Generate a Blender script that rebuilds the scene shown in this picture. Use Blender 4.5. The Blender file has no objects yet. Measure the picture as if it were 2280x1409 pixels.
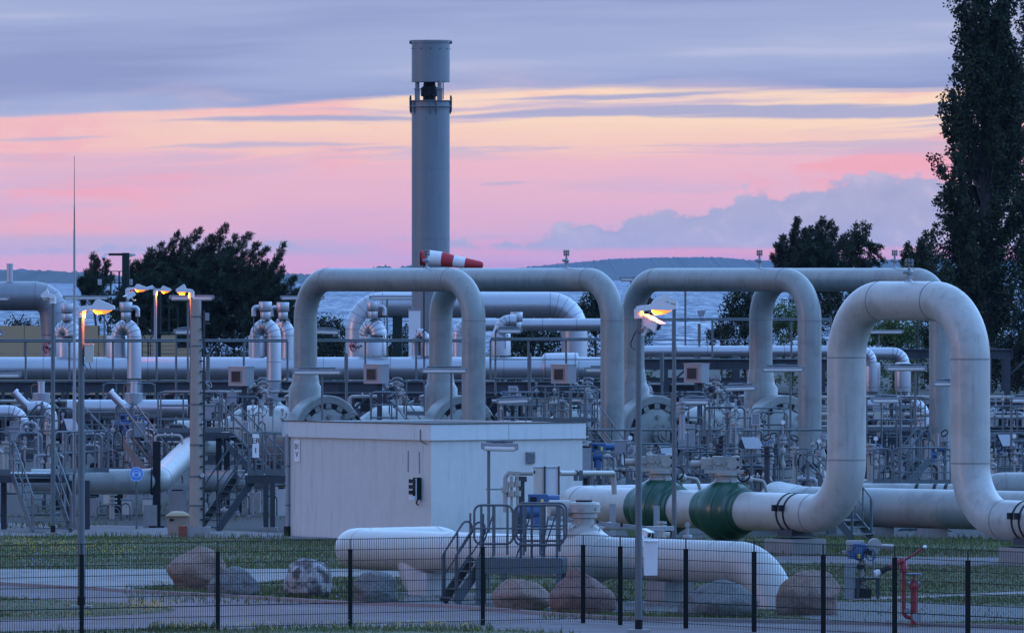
import bpy, math, random
import numpy as np
from math import radians, sin, cos, pi, atan2, sqrt
from mathutils import Vector as V, Matrix
rnd = random.Random(11); npr = np.random.default_rng(5)
sc = bpy.context.scene
COL = sc.collection

# ---------------------------------------------------------------- camera
F, CX, HY, H = 21000.0, 1140.0, 612.0, 6.7      # focal length, optical axis, horizon (photo pixels), eye height in metres
cam_d = bpy.data.cameras.new('camera'); cam = bpy.data.objects.new('camera', cam_d); COL.objects.link(cam)
cam.location = (0, 0, H); cam.rotation_euler = (pi/2, 0, 0)
cam_d.sensor_width = 36; cam_d.sensor_fit = 'HORIZONTAL'; cam_d.lens = 36*F/2280
cam_d.shift_y = -(704.5-HY)/2280; cam_d.clip_start = 1; cam_d.clip_end = 40000
sc.camera = cam
cy = sc.cycles; cy.max_bounces = 5; cy.diffuse_bounces = 3; cy.glossy_bounces = 2; cy.transmission_bounces = 1; cy.volume_bounces = 0; cy.transparent_max_bounces = 4; cy.caustics_reflective = False; cy.caustics_refractive = False

# ---------------------------------------------------------------- sky
def srgb(r, g, b):
    f = lambda c: (c/255/12.92) if c/255 <= .04045 else ((c/255+.055)/1.055)**2.4
    return (f(r), f(g), f(b), 1)
world = bpy.data.worlds.new('World'); sc.world = world; world.use_nodes = True
NT = world.node_tree; NT.nodes.clear()
class NG:
    """tiny node-graph helper"""
    def __init__(s, nt): s.nt = nt
    def n(s, t, **k):
        o = s.nt.nodes.new(t)
        for a, b in k.items(): setattr(o, a, b)
        return o
    def put(s, sock, v):
        if isinstance(v, bpy.types.NodeSocket): s.nt.links.new(v, sock)
        else: sock.default_value = v
    def m(s, op, a, b=0.0, c=0.0):
        o = s.n('ShaderNodeMath', operation=op); s.put(o.inputs[0], a); s.put(o.inputs[1], b); s.put(o.inputs[2], c); return o.outputs[0]
    def sm(s, x, a, b):      # smoothstep from a to b
        o = s.n('ShaderNodeMapRange', interpolation_type='SMOOTHSTEP'); s.put(o.inputs[0], x); s.put(o.inputs[1], a); s.put(o.inputs[2], b); return o.outputs[0]
    def mix(s, f, a, b, t='MIX'):
        o = s.n('ShaderNodeMix', data_type='RGBA', blend_type=t); s.put(o.inputs[0], f); s.put(o.inputs[6], a); s.put(o.inputs[7], b); return o.outputs[2]
    def xyz(s, a, b, c=0.0):
        o = s.n('ShaderNodeCombineXYZ'); s.put(o.inputs[0], a); s.put(o.inputs[1], b); s.put(o.inputs[2], c); return o.outputs[0]
    def noise(s, vec, scale, detail=4.0, rough=.5, dist=0.0):
        o = s.n('ShaderNodeTexNoise'); s.put(o.inputs['Vector'], vec); o.inputs['Scale'].default_value = scale
        o.inputs['Detail'].default_value = detail; o.inputs['Roughness'].default_value = rough; o.inputs['Distortion'].default_value = dist; return o.outputs[0]
    def ramp(s, f, stops, ip='EASE'):
        o = s.n('ShaderNodeValToRGB'); cr = o.color_ramp; cr.interpolation = ip
        cr.elements[0].position, cr.elements[0].color = stops[0]; cr.elements[1].position, cr.elements[1].color = stops[-1]
        for p, c in stops[1:-1]: e = cr.elements.new(p); e.color = c
        s.put(o.inputs[0], f); return o.outputs[0]
g = NG(NT)
SUN_EL, SUN_AZ = radians(6), radians(250)    # added pink sun-lamp fill from the front left; the sunset lies ahead
tc = g.n('ShaderNodeTexCoord'); sx = g.n('ShaderNodeSeparateXYZ'); NT.links.new(tc.outputs['Generated'], sx.inputs[0])
az = g.m('ARCTAN2', sx.outputs[0], sx.outputs[1]); u = g.m('MULTIPLY', az, 21.0)
v = g.m('MULTIPLY', g.m('ARCSINE', sx.outputs[2]), 21.0)
vt = g.m('ADD', v, g.m('MULTIPLY', u, -.022))                          # the streaks climb slightly to the right
wp = g.noise(g.xyz(g.m('MULTIPLY', u, 2.2), g.m('MULTIPLY', v, 9), 11.0), 1.0, 3, .55)
vt = g.m('ADD', vt, g.m('MULTIPLY', g.m('SUBTRACT', wp, .5), .035))
nz1 = g.noise(g.xyz(g.m('MULTIPLY', u, .9), g.m('MULTIPLY', vt, 7)), 1.0, 5, .55, .3)
nz2 = g.noise(g.xyz(g.m('MULTIPLY', u, .8), g.m('MULTIPLY', vt, 17), 3.7), 1.0, 6, .58, .5)
nzd = g.noise(g.xyz(g.m('MULTIPLY', u, 14), g.m('MULTIPLY', v, 17), 6.3), 1.0, 4, .6, .4)
nz3 = g.noise(g.xyz(g.m('MULTIPLY', u, 1.3), g.m('MULTIPLY', vt, 5.0), 8.1), 1.3, 5, .6, .6)
nzc = g.noise(g.xyz(g.m('MULTIPLY', u, 3.2), g.m('MULTIPLY', v, 4.0), 1.3), 2.2, 6, .55)
# glow behind the clouds: pink low down, peach under the deck
gl = g.ramp(g.m('MULTIPLY', g.m('ADD', v, g.m('MULTIPLY', g.m('SUBTRACT', nz1, .5), .16)), 1/.62), [
    (0.0, srgb(205, 160, 202)), (.06, srgb(226, 168, 202)), (.16, srgb(219, 176, 208)), (.30, srgb(229, 182, 206)),
    (.40, srgb(236, 186, 202)), (.47, srgb(247, 205, 192)), (.55, srgb(250, 217, 194)), (.66, srgb(251, 219, 195)), (1.0, srgb(246, 206, 200))])
pink = g.mix(g.m('MULTIPLY', g.sm(nz3, .50, .64), g.m('ADD', .5, g.m('MULTIPLY', g.sm(v, .33, .24), .15))), gl, srgb(246, 165, 181))
pink = g.mix(g.m('MULTIPLY', g.sm(u, .3, -1.1), g.m('MULTIPLY', g.sm(nz1, .40, .55), .55)), pink, srgb(238, 180, 196))
lav = g.m('MULTIPLY', g.sm(nz2, .5, .62), .5)
glow = g.mix(lav, pink, srgb(206, 182, 212))
# warmth fades away from the sunset
side = g.sm(g.m('ABSOLUTE', az), .25, 1.5)
glow = g.mix(side, glow, srgb(150, 165, 205))
# upper cloud deck
edge = g.m('ADD', .346, g.m('MULTIPLY', g.sm(u, -1.25, .25), .064))
deck = g.sm(g.m('ADD', g.m('SUBTRACT', v, edge), g.m('MULTIPLY', g.m('SUBTRACT', nz2, .5), .05)), -.004, .010)
d1 = g.noise(g.xyz(g.m('MULTIPLY', u, .35), g.m('MULTIPLY', vt, 6), 5.0), 1.0, 4, .55)
deckc = g.ramp(d1, [(.34, srgb(142, 155, 202)), (.5, srgb(160, 173, 214)), (.64, srgb(188, 193, 225))])
rim = g.m('MULTIPLY', g.sm(g.m('SUBTRACT', v, edge), .10, .0), g.sm(nz1, .50, .62))
deckc = g.mix(g.m('MULTIPLY', rim, .55), deckc, srgb(212, 188, 210))
hi = g.noise(g.xyz(g.m('MULTIPLY', sx.outputs[0], 1.0), sx.outputs[1], sx.outputs[2]), 2.5, 3, .55)
highc = g.ramp(hi, [(.3, (.43, .84, 1.68, 1)), (.7, (.57, 1.04, 1.98, 1))])
highc = g.mix(g.sm(sx.outputs[0], -1.0, 1.0), g.mix(1.0, highc, (.66, .67, .70, 1), 'MULTIPLY'), g.mix(1.0, highc, (1.75, 1.75, 1.74, 1), 'MULTIPLY'))   # the northern (right-hand) sky stays lighter
highc = g.mix(g.sm(sx.outputs[1], -.9, .7), g.mix(1.0, highc, (.56, .59, .64, 1), 'MULTIPLY'), g.mix(1.0, highc, (1.22, 1.20, 1.16, 1), 'MULTIPLY'))   # and the sky away from the sunset is darker
highc = g.mix(g.sm(sx.outputs[2], .15, 1.0), g.mix(1.0, highc, (1.12, 1.12, 1.12, 1), 'MULTIPLY'), g.mix(1.0, highc, (.72, .73, .76, 1), 'MULTIPLY'))   # dimmer towards the zenith
deckc = g.mix(g.sm(v, .7, 3.6), deckc, highc)
c = g.mix(deck, glow, deckc)
nbar = g.noise(g.xyz(g.m('MULTIPLY', u, 3.0), g.m('MULTIPLY', v, 10.0), 2.0), 1.0, 3, .55)
# thin grey bars in front of the peach band
def bar(c, vc, uc, half_u, thick, seed, col=srgb(166, 170, 208)):
    nn = nbar if int(seed) % 4 < 2 else nz1
    dv = g.m('ADD', g.m('SUBTRACT', vt, vc), g.m('MULTIPLY', g.m('SUBTRACT', nn, .5), thick*1.3))
    du = g.m('DIVIDE', g.m('SUBTRACT', u, uc), half_u)
    w = g.m('MULTIPLY', g.m('SUBTRACT', 1.0, g.m('MULTIPLY', du, du)), thick)
    mk = g.sm(g.m('SUBTRACT', w, g.m('ABSOLUTE', dv)), -.003, .006)
    return g.mix(g.m('MULTIPLY', mk, .92), c, col)
c = bar(c, .357, .33, .55, .014, 2.0); c = bar(c, .344, 1.05, .75, .015, 4.0); c = bar(c, .356, -.45, .34, .008, 6.0)
c = bar(c, .302, -.55, .27, .007, 9.0, srgb(196, 182, 208)); c = bar(c, .388, .95, .32, .006, 12.0, srgb(190, 184, 210))
c = bar(c, .330, -1.03, .14, .005, 14.0, srgb(192, 182, 212)); c = bar(c, .395, .25, .30, .008, 17.0)
stk = g.m('MULTIPLY', g.m('MULTIPLY', g.sm(nz2, .55, .61), g.sm(v, .25, .29)), g.m('SUBTRACT', 1.0, deck)); c = g.mix(g.m('MULTIPLY', stk, g.m('MULTIPLY', g.m('SUBTRACT', 1.0, side), .55)), c, srgb(190, 180, 210))
c = bar(c, .205, -.02, .06, .005, 19.0, srgb(190, 178, 208))
# billowing bank low on the right and a thin bank on the left
top = g.m('ADD', .062, g.m('MULTIPLY', g.sm(u, -.25, .95), .16))
top = g.m('MULTIPLY', top, g.sm(g.m('ABSOLUTE', u), 9.0, 2.0))
bank = g.sm(g.m('ADD', g.m('SUBTRACT', top, v), g.m('ADD', g.m('MULTIPLY', g.m('SUBTRACT', nzc, .5), .12), g.m('MULTIPLY', g.m('SUBTRACT', nzd, .5), .10))), -.006, .012)
bank = g.m('MULTIPLY', bank, g.sm(g.m('ADD', v, g.m('MULTIPLY', g.m('SUBTRACT', nz1, .5), .04)), .048, .066))
bankc = g.ramp(g.m('ADD', g.m('ADD', g.m('MULTIPLY', nzc, .6), g.m('MULTIPLY', nzd, .4)), g.m('MULTIPLY', v, .35)), [(.38, srgb(150, 163, 204)), (.56, srgb(168, 174, 210)), (.70, srgb(192, 186, 216))])
c = g.mix(g.m('MULTIPLY', bank, .93), c, bankc)
lb = g.m('MULTIPLY', g.m('MULTIPLY', g.sm(v, .035, .055), g.sm(v, .10, .080)), g.sm(g.m('ADD', nz1, g.m('MULTIPLY', u, -.03)), .40, .52))
c = g.mix(g.m('MULTIPLY', lb, .55), c, srgb(182, 178, 214))
# below the horizon: dim ground tone
c = g.mix(g.sm(sx.outputs[2], .0, -.02), c, srgb(60, 66, 88))
sky = g.n('ShaderNodeTexSky', sky_type='NISHITA'); sky.sun_disc = False; sky.sun_elevation = SUN_EL; sky.sun_rotation = SUN_AZ
bg1 = g.n('ShaderNodeBackground'); NT.links.new(c, bg1.inputs[0]); bg1.inputs[1].default_value = 1.0
bg2 = g.n('ShaderNodeBackground'); NT.links.new(sky.outputs[0], bg2.inputs[0]); bg2.inputs[1].default_value = .004
ad = g.n('ShaderNodeAddShader'); NT.links.new(bg1.outputs[0], ad.inputs[0]); NT.links.new(bg2.outputs[0], ad.inputs[1])
world.cycles.sampling_method = 'MANUAL'; world.cycles.sample_map_resolution = 512
wo = g.n('ShaderNodeOutputWorld'); NT.links.new(ad.outputs[0], wo.inputs[0])
sun_d = bpy.data.lights.new('sun', 'SUN'); sun = bpy.data.objects.new('sun', sun_d); COL.objects.link(sun)
sun_d.energy = .29; sun_d.angle = radians(4); sun_d.color = (1, .50, .42)
sdir = V((sin(SUN_AZ)*cos(SUN_EL), cos(SUN_AZ)*cos(SUN_EL), sin(SUN_EL)))
sun.rotation_euler = sdir.to_track_quat('Z', 'Y').to_euler(); sun.location = (-40, 60, 40)
vs = sc.view_settings; vs.view_transform = 'Standard'; vs.look = 'None'; vs.exposure = 0; vs.gamma = 1; vs.use_curve_mapping = False

# ---------------------------------------------------------------- measuring
def P(x, y, s): return V(((x-CX)/s, F/s, H+(HY-y)/s))      # point at a photo position, s = pixels per metre at its distance
def G(x, y): s = (y-HY)/H; return V(((x-CX)/s, F/s, 0))     # point on the ground
def GS(x, s, z=0.0): return V(((x-CX)/s, F/s, z))
def zat(y, s): return H+(HY-y)/s
TH = radians(35)
U = V((sin(TH), -cos(TH), 0)); W = V((cos(TH), sin(TH), 0)); Z = V((0, 0, 1)); X = V((1, 0, 0)); Y = V((0, 1, 0))

# ---------------------------------------------------------------- materials
M = {}
def mat(name, col, rough=.5, metal=0.0, var=.12, vscale=3.0, bump=0.0, bscale=40.0, streak=0.0, grime=None, spec=.5, island=0.0, col2=None, c2=(.45, .6)):
    m = bpy.data.materials.new(name); m.use_nodes = True; nt = m.node_tree; b = nt.nodes['Principled BSDF']; k = NG(nt)
    geo = k.n('ShaderNodeNewGeometry'); pos = geo.outputs['Position']
    f = k.noise(pos, vscale, 3, .6)
    c = k.mix(f, tuple(x*(1-var) for x in col)+(1,), tuple(min(1, x*(1+var)) for x in col)+(1,))
    if col2: c = k.mix(k.sm(k.noise(pos, vscale*.7, 4, .65), c2[0], c2[1]), c, tuple(col2)+(1,))
    if streak:
        mp = k.n('ShaderNodeMapping'); nt.links.new(pos, mp.inputs[0]); mp.inputs['Scale'].default_value = (5, 5, .35)
        st = k.sm(k.noise(mp.outputs[0], 1.6, 3, .65), .5, .75)
        c = k.mix(k.m('MULTIPLY', st, streak), c, tuple(grime or (.12, .11, .10))+(1,))
    if island:
        rv = geo.outputs['Random Per Island']
        c = k.mix(rv, c, tuple(x*(1-island) for x in col)+(1,)) if island < 1 else k.mix(rv, c, (col[0]*2.1, col[1]*1.9, col[2]*1.5, 1))
    nt.links.new(c, b.inputs['Base Color'])
    b.inputs['Metallic'].default_value = metal; b.inputs['Specular IOR Level'].default_value = spec
    r = k.m('ADD', rough-.08, k.m('MULTIPLY', f, .16)); nt.links.new(r, b.inputs['Roughness'])
    if bump:
        bp = k.n('ShaderNodeBump'); bp.inputs['Strength'].default_value = bump; bp.inputs['Distance'].default_value = .02
        nt.links.new(k.noise(pos, bscale, 2, .6), bp.inputs['Height']); nt.links.new(bp.outputs[0], b.inputs['Normal'])
    M[name] = m; return m
mat('pipe_paint', (.25, .268, .25), .38, 0, .16, 1.6, .06, 60, .55, (.15, .15, .135), col2=(.205, .215, .20), c2=(.48, .66)); mat('pipe_near', (.405, .40, .372), .36, 0, .12, 1.6, .06, 60, .5, (.24, .235, .215), col2=(.335, .33, .305), c2=(.48, .66)); mat('weld', (.20, .20, .195), .5, 0, .2, 6)
mat('pipe_white', (.46, .46, .43), .38, 0, .06, 1.2, .04, 60, .15, (.3, .28, .26))
mat('pipe_cream', (.31, .30, .275), .45, 0, .1, 4, 0, 0, .2, (.2, .18, .15))
mat('galvanised', (.10, .125, .135), .45, .3, .35, 22)
mat('galv_light', (.27, .285, .305), .48, .35, .25, 18, 0, 0, .25, (.2, .2, .2))
mat('aluminium_dull', (.24, .25, .27), .45, .6, .12, 2.2, .06, 8, .25, (.15, .14, .13)); mat('galv_dark', (.085, .092, .104), .5, .25, .3, 20)
mat('aluminium', (.42, .435, .46), .40, .7, .09, 2.2, .06, 8, .18, (.28, .28, .29))
mat('seam', (.12, .125, .14), .5, .4)
mat('steel_beam', (.055, .062, .072), .55, .2, .2, 5, 0, 0, .2, spec=.15)
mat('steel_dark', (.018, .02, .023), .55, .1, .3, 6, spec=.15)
mat('stack_paint', (.185, .205, .22), .5, .1, .14, 1.0, 0, 0, .4, (.11, .115, .12))
mat('dark_green_steel', (.018, .032, .028), .5, 0, .2, 4, spec=.15)
mat('valve_green', (.013, .066, .040), .32, 0, .15, 5, 0, 0, .15, (.03, .05, .04))
mat('paint_blue', (.035, .095, .23), .38, 0, .12, 8)
mat('paint_red', (.30, .018, .03), .38, 0, .15, 8)
mat('cloth_red', (.46, .035, .045), .8); mat('cloth_white', (.72, .72, .72), .8)
mat('plaster', (.60, .585, .555), .85, 0, .08, 3, .45, 70, .42, (.36, .355, .35))
mat('fascia', (.60, .61, .60), .6, 0, .06, 3, 0, 0, .2, (.25, .25, .25))
mat('roof_felt', (.07, .065, .06), .9, 0, .5, 9)
mat('concrete', (.27, .265, .255), .85, 0, .18, 3, .3, 40, .4, (.14, .13, .12))
mat('concrete_pole', (.34, .275, .235), .85, 0, .15, 2, .2, 60, .35, (.2, .18, .16))  # the pole's warm tint has the lamplight on it put into the colour
mat('concrete_white', (.46, .46, .45), .8, 0, .15, 4, .2, 50, .25, (.2, .2, .18))
mat('yellow_panel', (.40, .28, .155), .8, 0, .08, 2, .1, 50)
mat('white_plastic', (.66, .67, .68), .4, 0, .08, 3); mat('beige_plastic', (.50, .47, .40), .5, 0, .1, 6)
mat('grey_plastic', (.22, .23, .25), .5, 0, .15, 6); mat('black_rubber', (.012, .012, .014), .6, spec=.15)
mat('bin_body', (.30, .235, .18), .6, 0, .15, 5); mat('bin_lid', (.32, .24, .13), .5, 0, .15, 5); mat('red_box', (.22, .05, .03), .6, 0, .15, 5)
mat('sign_white', (.74, .74, .73), .5); mat('sign_blue', (.07, .26, .66), .45); mat('sign_pale', (.5, .62, .8), .5); mat('sign_black', (.015, .015, .018), .5); mat('sign_yellow', (.7, .55, .05), .5)
mat('fence_green', (.008, .012, .011), .5, 0, .2, 5, spec=.15)
mat('asphalt', (.15, .118, .115), .9, 0, .16, .9, .3, 120, 0, None, .3, 0, (.20, .175, .18), (.45, .7))
mat('path', (.26, .235, .22), .9, 0, .14, 1.2, .3, 90, 0, None, .3, 0, (.18, .16, .15), (.45, .65))
mat('yard', (.20, .175, .172), .9, 0, .2, .8, .3, 90, 0, None, .3, 0, (.13, .115, .112), (.45, .65))
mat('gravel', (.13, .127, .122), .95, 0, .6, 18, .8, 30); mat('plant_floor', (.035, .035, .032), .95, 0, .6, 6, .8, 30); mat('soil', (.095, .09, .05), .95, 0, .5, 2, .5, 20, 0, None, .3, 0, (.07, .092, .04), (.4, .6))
mat('kerb', (.28, .24, .235), .85, 0, .2, 4, .2, 60)
mat('grass', (.058, .078, .022), .8, 0, .6, .5, island=1); mat('grass_dry', (.16, .135, .07), .8, 0, .25, 1)
mat('flower_yellow', (.50, .32, .02), .7, 0, .15, 4); mat('flower_violet', (.25, .22, .52), .7)
mat('pine_needles', (.018, .030, .020), .7, 0, .3, .7, island=1, spec=.15); mat('leaf_dark', (.017, .027, .014), .6, 0, .3, .6, island=1, spec=.15)
mat('leaf_green', (.045, .085, .020), .6, 0, .3, .7, island=1); mat('bark', (.06, .05, .045), .9, 0, .3, 5)
mat('rock_pink', (.28, .195, .155), .9, 0, .3, 26, .9, 22, .35, (.03, .03, .03), .3, 0, (.20, .145, .12), (.42, .62))
mat('rock_grey', (.17, .175, .17), .9, 0, .3, 26, .9, 22, .35, (.03, .03, .03), .3, 0, (.115, .118, .115), (.42, .62))
mat('rock_pale', (.36, .365, .36), .9, 0, .35, 7, .9, 20, .45, (.03, .03, .03), .3, 0, (.09, .085, .085), (.40, .60))
mat('rock_purple', (.22, .135, .115), .9, 0, .3, 26, .9, 22, .35, (.03, .03, .03), .3, 0, (.155, .10, .088), (.42, .62))
mat('lens', (.74, .77, .74), .12, 0, .05, 3); mat('glass_dark', (.02, .022, .026), .12)
mat('rust', (.22, .12, .07), .8, 0, .3, 6)
def emit(name, col, strength):
    m = bpy.data.materials.new(name); m.use_nodes = True; b = m.node_tree.nodes['Principled BSDF']
    b.inputs['Base Color'].default_value = (.6, .4, .2, 1); b.inputs['Emission Color'].default_value = tuple(col)+(1,); b.inputs['Emission Strength'].default_value = strength; M[name] = m
emit('sodium', (1, .27, .012), 1.25); emit('led_yellow', (.9, .85, .02), 1.2); emit('led_orange', (1, .22, .03), 1.0)
def hill_mat(name, col):
    mat(name, col, .9, 0, .35, .02)
hill_mat('hill', (.030, .045, .035)); mat('terrain', (.030, .034, .022), .95, 0, .4, .05)
m = bpy.data.materials.new('water'); m.use_nodes = True; k = NG(m.node_tree); b = m.node_tree.nodes['Principled BSDF']; M['water'] = m
b.inputs['Base Color'].default_value = (.05, .085, .14, 1); b.inputs['Roughness'].default_value = .25; b.inputs['IOR'].default_value = 1.33
geo = k.n('ShaderNodeNewGeometry'); mp = k.n('ShaderNodeMapping'); m.node_tree.links.new(geo.outputs['Position'], mp.inputs[0]); mp.inputs['Scale'].default_value = (.36, .030, 1)
mp2 = k.n('ShaderNodeMapping'); m.node_tree.links.new(geo.outputs['Position'], mp2.inputs[0]); mp2.inputs['Scale'].default_value = (.045, .0035, 1)
hh = k.m('ADD', k.m('MULTIPLY', k.noise(mp.outputs[0], 1.0, 5, .7, .6), .75), k.m('MULTIPLY', k.noise(mp2.outputs[0], 1.0, 4, .65, .5), .25))
tilt = k.m('MULTIPLY', k.sm(hh, .30, .68), -.50)                          # wind waves rolling towards the shore
vn = k.n('ShaderNodeVectorMath', operation='NORMALIZE'); m.node_tree.links.new(k.xyz(k.m('MULTIPLY', k.m('SUBTRACT', hh, .5), .25), k.m('SUBTRACT', tilt, .04), 1.0), vn.inputs[0])
m.node_tree.links.new(vn.outputs[0], b.inputs['Normal'])

# ---------------------------------------------------------------- mesh building
ORG = {}
class MB:
    def __init__(s): s.v = []; s.f = []
    def add(s, vs_, fs):
        o = len(s.v); s.v += [V(p) for p in vs_]; s.f += [tuple(i+o for i in f) for f in fs]; return s
    def box(s, c, sz, ax=None):
        ax = ax or (X, Y, Z); c = V(c); h = [d/2 for d in sz]; vs_ = []
        for i in (-1, 1):
            for j in (-1, 1):
                for q in (-1, 1): vs_.append(c+ax[0]*(i*h[0])+ax[1]*(j*h[1])+ax[2]*(q*h[2]))
        return s.add(vs_, [(0, 1, 3, 2), (4, 6, 7, 5), (0, 4, 5, 1), (2, 3, 7, 6), (0, 2, 6, 4), (1, 5, 7, 3)])
    def beam(s, a, b, w, h=None, up=Z):
        a, b = V(a), V(b); d = (b-a); L = d.length; d.normalize()
        if abs(d.dot(up)) > .99: up = Y
        sd = d.cross(up).normalized(); u2 = sd.cross(d)
        return s.box((a+b)/2, (L, w, h or w), (d, sd, u2))
    def ibeam(s, a, b, w, h, t=.02):
        a, b = V(a), V(b); d = (b-a).normalized(); up = Z if abs(d.z) < .9 else Y; sd = d.cross(up).normalized(); u2 = sd.cross(d)
        for k_ in (-1, 1): s.beam(a+u2*(k_*(h/2-t/2)), b+u2*(k_*(h/2-t/2)), w, t, up)
        return s.beam(a, b, t, h-2*t-.002, up)
    def tube(s, path, r, n=12, cap=True):
        path = [V(p) for p in path]; rs = r if isinstance(r, (list, tuple)) else [r]*len(path); k_ = len(path)
        tg = []
        for i in range(k_):
            a = path[max(0, i-1)]; b = path[min(k_-1, i+1)]; tg.append((b-a).normalized())
        up = Z if abs(tg[0].z) < .9 else X
        nr = (up-tg[0]*up.dot(tg[0])).normalized(); vs_ = []; fs = []
        for i in range(k_):
            nr = (nr-tg[i]*nr.dot(tg[i])).normalized(); bi = tg[i].cross(nr)
            sc_ = 1.0
            for j in range(n):
                a = 2*pi*j/n; vs_.append(path[i]+(nr*cos(a)+bi*sin(a))*rs[i])
        for i in range(k_-1):
            for j in range(n):
                q = (j+1) % n; fs.append((i*n+j, i*n+q, (i+1)*n+q, (i+1)*n+j))
        if cap: fs.append(tuple(range(n-1, -1, -1))); fs.append(tuple(range((k_-1)*n, k_*n)))
        return s.add(vs_, fs)
    def cyl(s, a, b, r, r2=None, n=16, cap=True): return s.tube([a, b], [r, r2 if r2 is not None else r], n, cap)
    def lathe(s, prof, o, ax=Z, n=24, close=False):
        o = V(o); ax = V(ax).normalized(); a1 = (X if abs(ax.x) < .9 else Y); a1 = (a1-ax*a1.dot(ax)).normalized(); a2 = ax.cross(a1)
        vs_ = []; fs = []; k_ = len(prof)
        for r, z in prof:
            for j in range(n): a = 2*pi*j/n; vs_.append(o+ax*z+(a1*cos(a)+a2*sin(a))*max(r, 1e-4))
        for i in range(k_-1 + (1 if close else 0)):
            i2 = (i+1) % k_
            for j in range(n): q = (j+1) % n; fs.append((i*n+j, i*n+q, i2*n+q, i2*n+j))
        if not close: fs.append(tuple(range(n-1, -1, -1))); fs.append(tuple(range((k_-1)*n, k_*n)))
        return s.add(vs_, fs)
    def prism(s, pts, ext):
        n = len(pts); pts = [V(p) for p in pts]; e = V(ext)
        return s.add(pts+[p+e for p in pts], [tuple(range(n-1, -1, -1)), tuple(range(n, 2*n))]+[(i, (i+1) % n, n+(i+1) % n, n+i) for i in range(n)])
    def ball(s, c, r, n=14, sq=(1, 1, 1)):
        prof = [(sin(pi*i/(n//2+1)), -cos(pi*i/(n//2+1))) for i in range(n//2+2)]
        o = len(s.v); s.lathe(prof, (0, 0, 0), Z, n)
        for i in range(o, len(s.v)): p = s.v[i]; s.v[i] = V(c)+V((p.x*sq[0], p.y*sq[1], p.z*sq[2]))*r
        return s
    def mesh(s, name, mt, org=V((0, 0, 0)), ang=35):
        me = bpy.data.meshes.new(name); me.from_pydata([tuple(p-org) for p in s.v], [], s.f)
        me.polygons.foreach_set('use_smooth', [True]*len(me.polygons)); me.set_sharp_from_angle(angle=radians(ang))
        me.materials.append(M[mt] if isinstance(mt, str) else mt); return me
    def build(s, name, mt, parent=None, ang=35):
        org = ORG[parent] if parent is not None else (sum(s.v, V((0, 0, 0)))/max(1, len(s.v)))
        if parent is None: org = V((org.x, org.y, min(p.z for p in s.v)))
        o = bpy.data.objects.new(name, s.mesh(name, mt, org, ang)); COL.objects.link(o); ORG[o] = org
        if parent is not None: o.parent = parent
        else: o.location = org
        return o
def tag(o, label=None, cat=None, group=None, kind=None):
    for k_, q in (('label', label), ('category', cat), ('group', group), ('kind', kind)):
        if q: o[k_] = q
    return o
def thing(name, label, cat, loc, group=None):
    o = bpy.data.objects.new(name, None); o.empty_display_size = .2; COL.objects.link(o); o.location = V(loc); ORG[o] = V(loc)
    return tag(o, label, cat, group)
def inst(name, me, parent, loc, rot=None):
    """a part that shares its mesh with its twins; loc in world coordinates"""
    o = bpy.data.objects.new(name, me); COL.objects.link(o); o.parent = parent; o.location = V(loc)-ORG[parent]; ORG[o] = V(loc)
    if rot is not None: o.rotation_euler = rot
    return o
def copy_tree(o, parent=None):
    c_ = o.copy(); COL.objects.link(c_); c_.parent = parent; ORG[c_] = ORG.get(o, V((0, 0, 0)))
    for ch in list(o.children): copy_tree(ch, c_)
    return c_
def dup(o, loc, label, rz=None):
    c_ = copy_tree(o); c_.location = V(loc); c_['label'] = label
    if rz is not None: c_.rotation_euler = (0, 0, rz)
    return c_
def fillet(path, R, seg=8):
    path = [V(p) for p in path]; out = [path[0]]
    for i in range(1, len(path)-1):
        a, b, c_ = path[i-1], path[i], path[i+1]; d1 = (a-b); d2 = (c_-b); l1, l2 = d1.length, d2.length; d1.normalize(); d2.normalize()
        an = math.acos(max(-1, min(1, d1.dot(d2))))
        if an > pi-.02: out.append(b); continue
        r_ = R[i-1] if isinstance(R, (list, tuple)) else R
        t = min(r_/math.tan(an/2), l1*.98, l2*.98); r_ = t*math.tan(an/2)
        ce = b+(d1+d2).normalized()*(r_/sin(an/2)); e1 = (b+d1*t)-ce; e2 = (b+d2*t)-ce; tot = pi-an
        for q in range(seg+1):
            f_ = q/seg; out.append(ce+(e1*sin((1-f_)*tot)+e2*sin(f_*tot))/sin(tot))
    out.append(path[-1]); return out
_c = {}
def cyl_mesh(name, r, h, mt, n=8, axis='z'):
    k_ = (name, round(r, 4), round(h, 3), mt, n, axis)
    if k_ not in _c:
        d = {'z': Z, 'x': X, 'y': Y}[axis]; _c[k_] = MB().cyl(V((0, 0, 0)), d*h, r, n=n).mesh(name, mt)
    return _c[k_]
def ring(parent, name, c, ax, r, w, mt, n=28, thick=.012):
    """a thin raised ring round a pipe"""
    return MB().lathe([(r-.01, -w/2), (r+thick, -w/2), (r+thick, w/2), (r-.01, w/2)], c, ax, n, True).build(name, mt, parent)
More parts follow.
